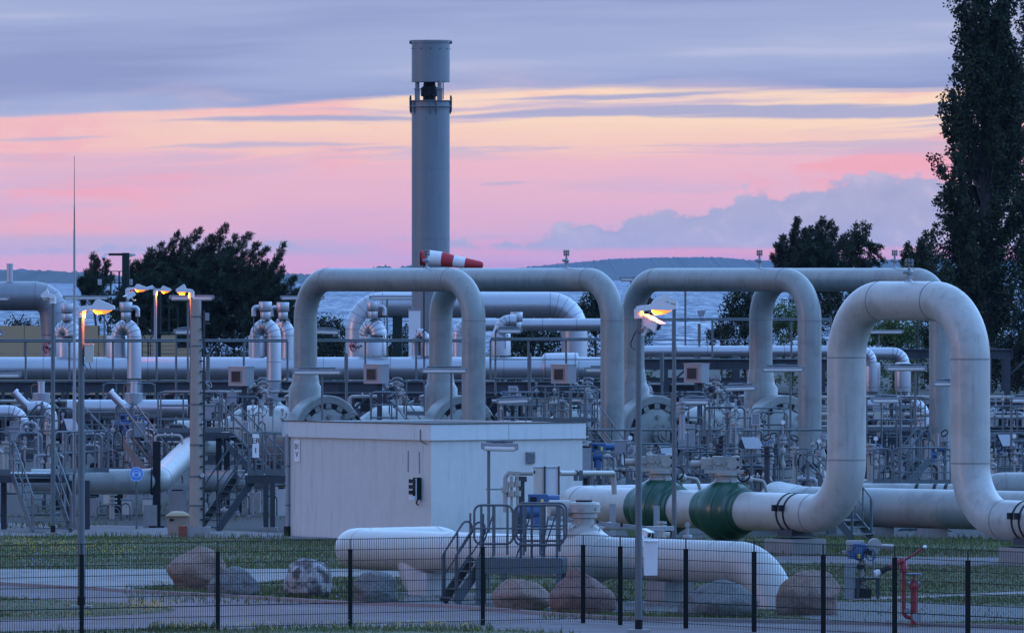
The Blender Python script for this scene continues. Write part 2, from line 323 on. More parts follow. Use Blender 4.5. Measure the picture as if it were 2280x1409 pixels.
def railing(name, label, pts, h=1.1, mids=1, step=1.1, r=.024, mt='galvanised', toe=True, group=None, ends=True, parent=None, cat='railing'):
    pts = [V(p) for p in pts]
    t = thing(name, label, cat, pts[0], group) if parent is None else parent
    up = V((0, 0, h))
    path = [p+up for p in pts]
    if ends: path = [pts[0]+V((0, 0, h*.45))]+path+[pts[-1]+V((0, 0, h*.45))]
    MB().tube(fillet(path, .14, 4), r, 8).build('handrail', mt, t)
    for q in range(mids): MB().tube([p+up*((q+1)/(mids+1)) for p in pts], r*.7, 6).build('mid_rail', mt, t)
    if toe:
        b = MB()
        for a, c_ in zip(pts, pts[1:]): b.beam(a+V((0, 0, .07)), c_+V((0, 0, .07)), .012, .12)
        b.build('toe_board', mt, t)
    me = cyl_mesh('post', r*.95, h-.005, mt)
    for a, c_ in zip(pts, pts[1:]):
        d = c_-a; n = max(1, int(round(d.length/step)))
        for q in range(n): inst('post', me, t, a+d*(q/n))
    inst('post', me, t, pts[-1]); return t
def stairs(name, label, top, d, drop, run, width, mt='galvanised', rails=True, cat='stairs', step=.19, sd=None):
    """top = centre of the upper edge, d = horizontal direction of descent"""
    top = V(top); d = V(d).normalized(); sd = (V(sd).normalized() if sd is not None else d.cross(Z).normalized()); bot = top+d*run-V((0, 0, drop))
    t = thing(name, label, cat, V((bot.x, bot.y, bot.z)))
    for k_ in (-1, 1): MB().beam(top+sd*(k_*width/2), bot+sd*(k_*width/2), .03, .20).build('stringer', mt, t)
    n = max(2, int(round(drop/step))); me = MB().box((0, 0, 0), (.24, width-.05, .03), (d, sd, Z)).mesh('tread', mt)
    for q in range(n): inst('tread', me, t, top+(bot-top)*((q+.5)/n))
    if rails:
        for k_ in (-1, 1):
            o = sd*(k_*width/2); a = top+o; b = bot+o
            MB().tube(fillet([a+V((0, 0, .5)), a+V((0, 0, 1.0)), b+V((0, 0, .95)), b+V((0, 0, .1))], .12, 4), .023, 8).build('handrail', mt, t)
            MB().tube([a+V((0, 0, .5)), b+V((0, 0, .5))], .016, 6).build('mid_rail', mt, t)
            for f_ in (.06, .5, .94): p = a+(b-a)*f_; MB().cyl(p, p+V((0, 0, .96)), .021, n=8).build('post', mt, t)
    return t
def text(name, body, mt, parent, loc, size, rot, sp=1.0):
    cu = bpy.data.curves.new(name, 'FONT'); cu.body = body; cu.size = size; cu.align_x = 'CENTER'; cu.align_y = 'CENTER'; cu.extrude = .002; cu.space_line = sp; cu.offset = size*.012
    to = bpy.data.objects.new(name, cu); dg = bpy.context.evaluated_depsgraph_get(); COL.objects.link(to)
    me = bpy.data.meshes.new_from_object(to.evaluated_get(bpy.context.evaluated_depsgraph_get())); bpy.data.objects.remove(to)
    me.materials.clear(); me.materials.append(M[mt]); o = bpy.data.objects.new(name, me); COL.objects.link(o); o.parent = parent; o.location = V(loc)-ORG[parent]; o.rotation_euler = rot
    return o
# ================================================================ terrain, sea, far shore
def sheet(name, pts, z, mt, label=None, parent=None):
    b = MB(); b.add([V((p.x, p.y, z)) for p in pts], [tuple(range(len(pts)))]); me_area = sum(pts[i].x*pts[(i+1) % len(pts)].y-pts[(i+1) % len(pts)].x*pts[i].y for i in range(len(pts)))
    if me_area < 0: b.f = [tuple(reversed(b.f[0]))]
    o = b.build(name, mt, parent); return tag(o, label, kind='structure') if parent is None else o
b = MB(); rows = [(20, 0), (150, 0), (300, 0), (560, 0), (760, -.4), (950, -1.2), (1150, -3.5), (1400, -8)]; xs = [-600, -150, -40, 0, 40, 150, 600]
for yy, zz in rows: b.v += [V((xx, yy, zz)) for xx in xs]
n = len(xs)
b.f = [(i*n+j, i*n+j+1, (i+1)*n+j+1, (i+1)*n+j) for i in range(len(rows)-1) for j in range(n-1)]
tag(b.build('ground', 'terrain'), 'earth under the whole plant', kind='structure')
b = MB().add([(-8000, 900, -2), (8000, 900, -2), (8000, 19000, -2), (-8000, 19000, -2)], [(0, 1, 2, 3)])
tag(b.build('sea', 'water'), 'rippled grey blue bay behind the plant', kind='structure')
def ridge(name, label, prof, dist, depth, seed, tree, foot=-3):
    r2 = random.Random(seed); s = F/dist; b = MB(); cols = []
    x = prof[0][0]
    while x <= prof[-1][0]:
        for (x0, y0), (x1, y1) in zip(prof, prof[1:]):
            if x0 <= x <= x1: y = y0+(y1-y0)*(x-x0)/(x1-x0); break
        zt = zat(y, s)+r2.uniform(-.3, 1)*tree/s*(1 if r2.random() < .8 else 1.9); cols.append((x, zt)); x += r2.uniform(1.6, 3.6)
    for x, zt in cols:
        for k_, (dy, fz) in enumerate(((0, 0), (.15, .45), (.45, .85), (.55, 1.0), (1, .3))):
            b.v.append(V(((x-CX)/s+(r2.uniform(-1, 1)*.8/s if k_ in (1, 2) else 0), dist+dy*depth, foot+(zt-foot)*fz)))
    for i in range(len(cols)-1):
        for k_ in range(4): b.f.append((i*5+k_, (i+1)*5+k_, (i+1)*5+k_+1, i*5+k_+1))
    return tag(b.build(name, 'hill', ang=180), label, kind='structure')
ridge('hills', 'long wooded hills on the far shore of the bay', [(-9000, 596), (-3000, 590), (-900, 600), (-300, 604), (-60, 600), (40, 606), (110, 611), (170, 615), (420, 617), (700, 616), (880, 612), (1000, 606), (1150, 597), (1230, 588), (1400, 573), (1520, 570), (1640, 570), (1730, 577), (1850, 583), (1980, 577), (2150, 574), (2400, 580), (3200, 590), (9000, 596)], 14000, 2500, 3, 2.0)
ridge('headland', 'low wooded point across the water', [(-900, 612), (-200, 610), (20, 606), (130, 607), (190, 613), (230, 624), (560, 624), (590, 613), (625, 611), (690, 612), (720, 622), (790, 622), (815, 595), (850, 593), (868, 600), (890, 592), (930, 590), (960, 600), (990, 618), (1250, 624)], 9500, 900, 8, 4.0)

# ---------------------------------------------------------------- paved ground, outlines measured on the photograph
road_px = [(-80, 1298), (170, 1312), (300, 1320), (480, 1329), (600, 1336), (780, 1347), (900, 1350), (1000, 1353), (1100, 1361), (1240, 1372), (1380, 1380), (1560, 1384), (1700, 1387), (1900, 1391), (2100, 1396), (2420, 1404), (2420, 1500), (-80, 1500)]
island_px = [(-80, 1327), (0, 1330), (110, 1336), (210, 1341), (300, 1346), (360, 1351), (392, 1358), (378, 1363), (300, 1368), (200, 1374), (80, 1379), (-80, 1383)]
verge_px = [(-80, 1409), (120, 1407), (300, 1403), (480, 1401), (700, 1401), (900, 1400), (1150, 1405), (1300, 1412), (1300, 1500), (-80, 1500)]
path_px = [(-80, 1267), (400, 1267), (620, 1266), (780, 1266), (900, 1270), (1010, 1277), (1010, 1290), (900, 1284), (760, 1284), (640, 1290), (570, 1297), (470, 1303), (360, 1302), (300, 1309), (290, 1318), (170, 1310), (-80, 1296)]
yard_px = [(-80, 1163), (120, 1167), (300, 1171), (480, 1180), (640, 1188), (1000, 1196), (1000, 1208), (840, 1203), (640, 1199), (440, 1197), (200, 1194), (-80, 1194)]
pink_px = [(1700, 1238), (1850, 1237), (2060, 1240), (2420, 1243), (2420, 1262), (2150, 1259), (2000, 1256), (1830, 1254), (1690, 1252)]
gravel_px = [(860, 1318), (960, 1316), (1110, 1322), (1320, 1325), (1320, 1345), (1500, 1330), (1700, 1350), (1500, 1366), (1240, 1358), (1080, 1350), (960, 1344), (880, 1340)]
gravel2_px = [(1830, 1340), (2040, 1340), (2140, 1346), (2420, 1356), (2420, 1378), (2100, 1384), (1830, 1384), (1780, 1370)]
strip_px = [(1880, 1331), (2060, 1326), (2240, 1318), (2420, 1312), (2420, 1318), (2240, 1323), (2060, 1331), (1890, 1337)]
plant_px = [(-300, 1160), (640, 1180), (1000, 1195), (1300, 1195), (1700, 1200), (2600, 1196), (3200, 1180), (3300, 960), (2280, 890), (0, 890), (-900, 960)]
lawn_px = [(-400, 1188), (640, 1186), (1000, 1190), (1700, 1190), (2700, 1188), (2700, 1600), (-400, 1600)]
for nm, px, z_, mt_, lb in (('lawn', lawn_px, .002, 'soil', 'rough lawn between the fence and the plant'), ('road', road_px, .010, 'asphalt', 'pinkish grey asphalt road curving along the fence'), ('path', path_px, .006, 'path', 'pale concrete path between the lawn and the boulders'),
        ('yard', yard_px, .012, 'yard', 'paved service strip in front of the stairs'), ('service_path', pink_px, .006, 'yard', 'reddish paved strip beneath the tall pipe loop'),
        ('gravel_bed', gravel_px, .008, 'gravel', 'gravel under the white front pipe'), ('gravel_strip', gravel2_px, .006, 'gravel', 'gravel beside the red hydrant'), ('slab_path', strip_px, .008, 'path', 'narrow pale slab path on the right lawn'),
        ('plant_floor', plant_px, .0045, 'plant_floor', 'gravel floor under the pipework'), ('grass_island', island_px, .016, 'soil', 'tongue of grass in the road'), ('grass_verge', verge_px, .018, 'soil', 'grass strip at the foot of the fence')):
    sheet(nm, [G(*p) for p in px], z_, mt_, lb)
kb = MB(); kp = [G(*p) for p in road_px[:16]]
for a, c_ in zip(kp, kp[1:]): kb.beam(V((a.x, a.y, .03)), V((c_.x, c_.y, .03)), .10, .10)
tag(kb.build('kerb', 'kerb'), 'low kerb along the far side of the road', kind='structure')

# ---------------------------------------------------------------- grass and flowers
def inpoly(px, py, poly):
    r_ = np.zeros(len(px), bool); n = len(poly)
    for i in range(n):
        x0, y0 = poly[i]; x1, y1 = poly[(i+1) % n]
        c_ = ((y0 > py) != (y1 > py)); xx = (x1-x0)*(py-y0)/((y1-y0) if y1 != y0 else 1e-9)+x0; r_ ^= c_ & (px < xx)
    return r_
def raw(name, verts, faces, mt, parent=None, org=V((0, 0, 0))):
    me = bpy.data.meshes.new(name); nv, nf = len(verts), len(faces); k_ = faces.shape[1]
    me.vertices.add(nv); me.vertices.foreach_set('co', (verts-np.array(org)).astype(np.float32).ravel()); me.loops.add(nf*k_); me.loops.foreach_set('vertex_index', faces.astype(np.int32).ravel())
    me.polygons.add(nf); me.polygons.foreach_set('loop_start', np.arange(0, nf*k_, k_, dtype=np.int32)); me.update(calc_edges=True); me.validate()
    me.materials.append(M[mt]); o = bpy.data.objects.new(name, me); COL.objects.link(o)
    if parent is not None: o.parent = parent
    else: o.location = org
    return o
def smooth_noise(x, y, sc_):
    return (np.sin(x*1.7*sc_+1.3*np.sin(y*1.1*sc_))+np.sin(y*2.3*sc_+1.7*np.sin(x*.9*sc_+2))+np.sin((x+y)*1.3*sc_+.7))/3
def scatter(n, y0, y1, x0=-60, x1=2340):
    """even on the ground between two photo rows"""
    Y0, Y1 = F*H/(y1-HY), F*H/(y0-HY); yy = npr.uniform(Y0, Y1, n); s = F/yy; px = npr.uniform(x0, x1, n); return (px-CX)/s, yy, px, HY+H*s
def blades(x, y, hgt, wid, z0=0.0):
    n = len(x); a = npr.uniform(0, 2*pi, n); l = npr.uniform(-.5, .5, (n, 2))*hgt[:, None]; w = wid
    v0 = np.stack([x+np.cos(a)*w, y+np.sin(a)*w, np.full(n, z0)], 1); v1 = np.stack([x-np.cos(a)*w, y-np.sin(a)*w, np.full(n, z0)], 1)
    v2 = np.stack([x+l[:, 0], y+l[:, 1], z0+hgt], 1); return np.stack([v0, v1, v2], 1).reshape(-1, 3), np.arange(n*3).reshape(-1, 3)
x, y, px, py = scatter(300000, 1196, 1412)
bad = np.zeros(len(x), bool)
for q in (path_px, pink_px, yard_px, strip_px): bad |= inpoly(px, py, q)
rd = inpoly(px, py, road_px) & ~inpoly(px, py, island_px) & ~inpoly(px, py, verge_px); bad |= rd
gr = inpoly(px, py, gravel_px) | inpoly(px, py, gravel2_px); bad |= gr & (npr.random(len(x)) < .93)
nz = smooth_noise(x, y, .55)+.6*smooth_noise(x, y, 2.1); bad |= npr.random(len(x)) > .62+.35*nz
x, y, px, py, nz = x[~bad], y[~bad], px[~bad], py[~bad], nz[~bad]
hg = npr.uniform(.015, .06, len(x))*(1+.5*np.clip(nz, -1, 1)); hg[npr.random(len(x)) < .02] *= 2.4; hg *= np.where(inpoly(px, py, verge_px), 1.5, 1)
dry = (smooth_noise(x+9, y-4, .8) > .05) & (npr.random(len(x)) < .5)
for msk, nm, mt_, lb in ((~dry, 'grass', 'grass', 'short rough grass on the lawns'), (dry, 'dry_grass', 'grass_dry', 'straw coloured dry blades among the grass')):
    vv, ff = blades(x[msk], y[msk], hg[msk], .013); tag(raw(nm, vv, ff, mt_), lb, 'grass', kind='stuff')
fx, fy = [], []
for (x0, x1, y0, y1, n) in ((0, 100, 1208, 1236, 150), (60, 230, 1214, 1240, 330), (200, 330, 1215, 1246, 160), (270, 392, 1352, 1364, 200), (330, 480, 1398, 1409, 120), (460, 640, 1399, 1408, 110), (640, 1130, 1398, 1408, 170), (360, 470, 1218, 1255, 40), (520, 640, 1228, 1262, 60),
        (740, 800, 1250, 1264, 60), (1010, 1060, 1278, 1296, 40), (1130, 1150, 1282, 1296, 20), (280, 420, 1296, 1312, 40), (110, 300, 1372, 1382, 40), (0, 2280, 1205, 1262, 60), (0, 60, 1240, 1260, 30)):
    for _ in range(n):
        p = G(rnd.gauss((x0+x1)/2, (x1-x0)/4), rnd.uniform(y0, y1)); fx.append(p.x); fy.append(p.y)
def flowers(fx, fy, nm, mt_, lb, sz):
    n = len(fx); fx = np.array(fx); fy = np.array(fy); z_ = npr.uniform(.06, .20, n); w = npr.uniform(.5, 1, n)*sz
    vv = np.stack([np.stack([fx-w, fy, z_], 1), np.stack([fx, fy-w*.4, z_-w*.6], 1), np.stack([fx+w, fy, z_], 1), np.stack([fx, fy+w*.6, z_+w*.7], 1)], 1).reshape(-1, 3)
    tag(raw(nm, vv, np.arange(n*4).reshape(-1, 4), mt_), lb, 'flowers', kind='stuff')
fx, fy = fx[::1], fy[::1]
keep = [i for i in range(len(fx)) if rnd.random() < .6]; flowers([fx[i] for i in keep], [fy[i] for i in keep], 'yellow_flowers', 'flower_yellow', 'yellow flowers scattered through the grass', .020)
vx = [G(rnd.choice((80, 300, 760, 520, 2080, 2250, 1200))+rnd.gauss(0, 25), rnd.choice((1225, 1345, 1258, 1250, 1265))+rnd.uniform(-5, 5)) for _ in range(110)]
flowers([p.x for p in vx], [p.y for p in vx], 'violet_flowers', 'flower_violet', 'small violet flowers in the grass', .022)
tx, ty = [], []
for (x0, x1, y0, y1, n) in ((0, 180, 1168, 1178, 260), (0, 640, 1194, 1200, 700), (100, 340, 1194, 1199, 200), (1650, 2280, 1196, 1236, 2600), (280, 900, 1304, 1346, 1300), (60, 260, 1166, 1172, 160), (330, 480, 1396, 1408, 500), (560, 1100, 1398, 1408, 900), (0, 640, 1120, 1160, 900), (1200, 1690, 1366, 1381, 500)):
    for _ in range(n): p = G(rnd.uniform(x0, x1), rnd.uniform(y0, y1)); tx.append(p.x); ty.append(p.y)
vv, ff = blades(np.array(tx), np.array(ty), npr.uniform(.05, .20, len(tx)), .012); tag(raw('weeds', vv, ff, 'grass'), 'taller weeds along the edges of the paving', 'weeds', kind='stuff')

# ================================================================ trees
def leaves(parent, name, cen, rad, per, L, Wd, mt, bias=(0, 0, 1), bs=.0, org=V((0, 0, 0)), dirs=None):
    """cen (N,3), rad (N,) : leaf-sized faces scattered round every twig end"""
    cen = np.array(cen); rad = np.array(rad); n = len(cen)*per; c_ = np.repeat(cen, per, 0); r_ = np.repeat(rad, per)
    o = npr.normal(size=(n, 3)); o /= np.linalg.norm(o, axis=1)[:, None]; o *= (npr.random(n)**.5*r_)[:, None]; p = c_+o
    d = npr.normal(size=(n, 3)); d /= np.linalg.norm(d, axis=1)[:, None]; bv = np.repeat(np.array(dirs), per, 0) if dirs is not None else np.array(bias); d = d*(1-bs)+bv*bs+o/np.maximum(r_, .01)[:, None]*.35*(1-bs); d /= np.linalg.norm(d, axis=1)[:, None]
    q = npr.normal(size=(n, 3)); q -= d*(q*d).sum(1)[:, None]; q /= np.linalg.norm(q, axis=1)[:, None]
    l_ = npr.uniform(.6, 1.3, n)[:, None]*L; w_ = npr.uniform(.6, 1.2, n)[:, None]*Wd
    vv = np.stack([p, p+d*l_*.5+q*w_, p+d*l_, p+d*l_*.5-q*w_], 1).reshape(-1, 3)
    return raw(name, vv, np.arange(n*4).reshape(-1, 4), mt, parent, org)
def limbs(parent, segs, mt='bark', name='trunk'):
    b = MB()
    for a, c_, r0, r1 in segs: b.tube([a, (V(a)+V(c_))/2+V((rnd.gauss(0, .06), 0, rnd.gauss(0, .06))), c_], [r0, (r0+r1)/2, r1], 7)
    return b.build(name, mt, parent)
def plume_tree(name, label, base, s, plumes, mass, per, L, Wd, mt, bias, bs, thick, trunk_r=.16, cl=.11, tufty=1.0):
    """plumes: (x0,y0,x1,y1,half width px) sprays of twigs; mass: (x,y,rx,ry,n) inner twigs"""
    s0 = GS(base, s); t = thing(name, label, 'tree', s0); cen, rad, dirs, segs = [], [], [], []; bv = V(bias)
    def twig(a, d, ln):
        k_ = max(2, int(ln/.10))
        for q in range(k_): cen.append(a+d*(ln*(q+.6)/k_)); rad.append(cl*(1.05-.5*q/k_)); dirs.append((d+bv*.35).normalized())
    for (x0, y0, x1, y1, hw) in plumes:
        dy = rnd.uniform(-thick, thick); a = P(x0, y0, s)+Y*dy*.4; c_ = P(x1, y1, s)+Y*dy; segs.append((a, c_, .05, .010)); ax = (c_-a).normalized(); ln = (c_-a).length; k_ = int(ln/.16)+3
        sd = ax.cross(Y).normalized()
        for i in range(k_):
            f_ = (i+.3)/k_
            for sg in (-1, 1, rnd.choice((-1, 1))):
                if rnd.random() < .16: continue
                w_ = hw/s*(1.25-f_)*rnd.uniform(.35, 1.15)
                d = (ax*rnd.uniform(.55, 1.0)+sd*sg*rnd.uniform(.25, .9)+Y*rnd.uniform(-.8, .8)+bv*.3).normalized(); twig(a.lerp(c_, f_), d, w_*1.25+.10)
        twig(c_-ax*.2, ax, .38)
    for (x0, y0, rx, ry, n) in mass:
        dd = rnd.uniform(-thick, thick)*.5
        for _ in range(n):
            q = V((rnd.gauss(0, .45), rnd.gauss(0, .6), rnd.gauss(0, .45))); p = P(x0+q.x*rx, y0-q.z*ry, s)+Y*(q.y*thick*.8+dd)
            for _k in range(2): twig(p, (V((rnd.gauss(0, .6), rnd.gauss(0, .6), rnd.gauss(.1, .4)))+bv*.8).normalized(), rnd.uniform(.25, .5))
    tp = P(mass[0][0], mass[0][1], s) if mass else P(plumes[0][0], plumes[0][1], s); mid = V((s0.x+(tp.x-s0.x)*.3, s0.y, tp.z*.5))
    main = [(s0, mid, trunk_r, trunk_r*.75), (mid, tp, trunk_r*.75, trunk_r*.4)]
    for a, c_, r0, r1 in segs[::2]: main.append((tp, a, trunk_r*.35, .05))
    limbs(t, main+segs); leaves(t, 'crown', cen, rad, per, L, Wd, mt, bias, bs, ORG[t], dirs); return t
PB = (.55, 0, .83)
plume_tree('pine_tree', 'wide dark pine bent by the wind behind the yellow wall', 420, 42, [(300, 640, 335, 560, 16), (320, 620, 362, 548, 18), (350, 610, 396, 524, 17), (385, 600, 442, 514, 17), (370, 600, 415, 535, 16), (420, 600, 472, 530, 15), (440, 600, 505, 507, 17), (470, 600, 522, 530, 14), (480, 610, 552, 524, 18), (510, 610, 575, 548, 16), (520, 620, 592, 556, 13), (300, 650, 300, 590, 16), (540, 630, 590, 590, 14), (560, 640, 585, 612, 12), (290, 660, 285, 610, 14), (530, 650, 570, 625, 12)],
    [(420, 610, 110, 40, 200), (360, 640, 90, 40, 170), (540, 640, 70, 40, 130), (320, 650, 50, 40, 90), (480, 590, 70, 35, 100), (570, 680, 90, 40, 150), (300, 690, 60, 40, 90), (470, 640, 90, 40, 170), (400, 690, 130, 45, 210), (500, 700, 100, 40, 90), (430, 735, 140, 30, 90)], 13, .20, .018, 'pine_needles', PB, .62, 2.2, .2)
plume_tree('pine_tree', 'slim pine leaning right beside the wide pine', 590, 42.2, [(560, 690, 632, 548, 15), (570, 680, 622, 570, 13), (590, 680, 628, 600, 14), (560, 690, 590, 610, 14), (600, 690, 655, 622, 14), (610, 700, 690, 632, 12), (620, 710, 660, 650, 14)],
    [(590, 670, 50, 40, 130), (600, 715, 70, 30, 110), (650, 720, 40, 25, 60), (570, 640, 40, 35, 70)], 13, .20, .018, 'pine_needles', PB, .62, 1.5, .12)
plume_tree('pine_tree', 'small pine left of the dark camera mast', 225, 42.3, [(200, 640, 205, 572, 11), (210, 640, 218, 582, 10), (195, 650, 190, 610, 11), (220, 640, 238, 587, 10), (215, 650, 246, 618, 10), (190, 660, 180, 625, 10)],
    [(205, 640, 28, 28, 50), (215, 680, 40, 25, 40)], 13, .20, .018, 'pine_needles', PB, .62, 1.2, .1)
plume_tree('pine_tree', 'bushy pine behind the pipe loop on the right', 1810, 40, [(1750, 590, 1728, 548, 13), (1760, 570, 1775, 492, 15), (1770, 580, 1790, 515, 13), (1800, 570, 1832, 490, 17), (1810, 570, 1850, 500, 15), (1830, 570, 1862, 512, 13), (1740, 600, 1745, 530, 12), (1780, 580, 1808, 510, 13), (1850, 580, 1880, 530, 14), (1740, 610, 1722, 572, 11)],
    [(1800, 570, 50, 35, 120), (1770, 600, 45, 30, 80), (1850, 590, 45, 35, 90), (1810, 640, 80, 30, 90)], 13, .19, .024, 'pine_needles', (.3, 0, .95), .55, 1.8, .16)
plume_tree('birch_tree', 'drooping birch with a pale stem beside the bushy pine', 1915, 40.5, [(1900, 560, 1905, 500, 11), (1905, 550, 1922, 498, 12), (1915, 540, 1935, 505, 10), (1925, 540, 1960, 550, 8), (1935, 545, 1968, 580, 6), (1930, 560, 1955, 590, 7), (1885, 570, 1890, 520, 10), (1920, 530, 1950, 560, 7)],
    [(1905, 560, 28, 30, 70), (1920, 600, 35, 30, 50)], 9, .13, .035, 'leaf_dark', (0, 0, -1), .3, 1.2, .10, .14)
plume_tree('shrub_tree', 'leafy young tree between the birch and the poplar', 2040, 41, [(2030, 590, 2022, 545, 10), (2045, 580, 2060, 520, 11), (2060, 580, 2080, 530, 12), (2030, 600, 2010, 565, 9), (2055, 590, 2045, 538, 10)],
    [(2050, 590, 40, 35, 110), (2080, 630, 50, 40, 90), (2040, 660, 50, 40, 60)], 9, .13, .04, 'leaf_dark', (0, 0, 1), .2, 1.6, .1, .16)
# poplar: many steep limbs, small leaves, sky between them
def poplar(name, label, base, s, half, ytop, ybot, nl, per):
    s0 = GS(base, s); t = thing(name, label, 'tree', s0); cen, rad, segs = [], [], []
    top = zat(ytop, s); segs.append((s0, V((s0.x, s0.y, top*.45)), .38, .26)); segs.append((V((s0.x, s0.y, top*.45)), V((s0.x+.2, s0.y, top*.98)), .26, .03))
    for i in range(nl):
        z0 = rnd.uniform(.08, .86)*top; a = rnd.uniform(0, 2*pi); f_ = z0/top
        R_ = half*(.62+.55*sin(pi*min(1, f_*1.25)))*rnd.uniform(.55, 1.12); ln = rnd.uniform(2.2, 5.0)
        tip = V((s0.x+cos(a)*R_, s0.y+sin(a)*R_*.9, min(z0+ln, top*1.02))); st = V((s0.x+cos(a)*.12, s0.y+sin(a)*.12, z0*.93)); segs.append((st, tip, .07, .012))
        k_ = int(ln/.36)
        for j in range(k_):
            g_ = .30+.70*j/k_; p = st.lerp(tip, g_); p.x += cos(a)*.30*sin(pi*g_)
            for _ in range(3): cen.append(p+V((rnd.gauss(0, .20), rnd.gauss(0, .20), rnd.gauss(0, .2)))); rad.append(rnd.uniform(.12, .36))
    limbs(t, segs); leaves(t, 'crown', cen, rad, per, .17, .075, 'leaf_dark', (0, 0, -1), .15, ORG[t]); return t
poplar('poplar_tree', 'tall dark poplar at the right edge, its top out of view', 2192, 40, 2.5, -60, 900, 165, 22)
poplar('poplar_tree', 'second poplar cut off by the right edge of the picture', 2330, 38, 2.4, -30, 900, 90, 20)
def bush(name, label, x, y, rx, ry, s, n, mt, per=26, L=.15, Wd=.055, cl=.24, ground=True):
    s0 = GS(x, s); t = thing(name, label, 'bush', s0); cen, rad, segs = [], [], []
    for i in range(n):
        a = rnd.uniform(0, 2*pi); ph = math.acos(rnd.uniform(-.75, 1)); rr = rnd.random()**.4*rnd.choice((.8, 1, 1.12))
        p = P(x, y, s)+V((cos(a)*sin(ph)*rx/s*rr, sin(a)*sin(ph)*rx/s*rr*.8, cos(ph)*ry/s*rr)); cen.append(p); rad.append(cl*rnd.uniform(.7, 1.5))
        if i % 6 == 0: segs.append((s0+V((0, 0, max(.2, P(x, y, s).z-ry/s))), p, .035, .008))
    zc_ = P(x, y, s).z
    for i in range(int(n*.8)): a = rnd.uniform(0, 2*pi); rr = rnd.random()**.5; cen.append(V((s0.x+cos(a)*rx/s*rr*1.05, s0.y+sin(a)*rx/s*.8*rr, rnd.uniform(.2, max(.5, zc_))))); rad.append(cl*rnd.uniform(.8, 1.6))
    segs.append((s0, s0+V((0, 0, max(.3, P(x, y, s).z-ry/s*.6))), .10, .05))
    limbs(t, segs, name='stems'); leaves(t, 'foliage', cen, rad, per, L, Wd, mt, (0, 0, 1), .1, ORG[t]); return t
for a in (('shrub', 'dark bush left of the big insulated pipe loop', 735, 760, 45, 60, 40, 120, 'leaf_dark'), ('shrub', 'dark bush inside the big insulated pipe loop', 900, 770, 60, 45, 36, 90, 'leaf_dark'),
          ('shrub', 'dark green thicket between the two insulated elbows', 1180, 745, 85, 70, 38, 210, 'leaf_dark'), ('shrub', 'dark tree crown showing under the second pipe arch', 1325, 690, 45, 60, 36, 140, 'leaf_dark'),
          ('shrub', 'dark bush behind the third arch near the water', 1425, 690, 30, 70, 36, 90, 'leaf_dark'), ('shrub', 'dark leafy tree by the water below the third arch', 1660, 690, 55, 65, 37, 190, 'leaf_dark'),
          ('shrub', 'loose bush at the waterline behind the upper railing', 1605, 740, 30, 22, 36, 50, 'leaf_dark'), ('shrub', 'bright green bush behind the fourth arch', 1760, 715, 55, 45, 38.5, 120, 'leaf_green'),
          ('shrub', 'dark trees filling the gap behind the tall pipe loop', 1870, 670, 90, 70, 37.5, 260, 'leaf_dark'), ('shrub', 'light green shrub inside the tall pipe loop', 1990, 740, 60, 38, 40.5, 130, 'leaf_green'),
          ('shrub', 'dense dark thicket at the foot of the poplar', 2110, 720, 110, 120, 38, 340, 'leaf_dark'), ('shrub', 'dark thicket cut off by the right edge', 2265, 760, 70, 110, 39.5, 260, 'leaf_dark'),
          ('shrub', 'low dark bush behind the camera tower', 330, 720, 70, 50, 41.2, 120, 'leaf_dark'), ('shrub', 'low dark bush in front of the pines', 520, 725, 110, 50, 41.6, 240, 'leaf_dark'), ('shrub', 'dark bush under the wide pine', 420, 720, 90, 60, 41.4, 220, 'leaf_dark'), ('shrub', 'dark bush between the small pine and the wide pine', 285, 690, 45, 60, 41.8, 130, 'leaf_dark'), ('shrub', 'dark bush right of the leaning pine', 660, 745, 60, 40, 42, 110, 'leaf_dark'),
          ('shrub', 'thin bush behind the wall at the left edge', 40, 735, 60, 20, 38, 40, 'leaf_dark'), ('shrub', 'thin bush behind the wall by the lamp', 130, 730, 40, 22, 38, 40, 'leaf_dark')):
    bush(*a)
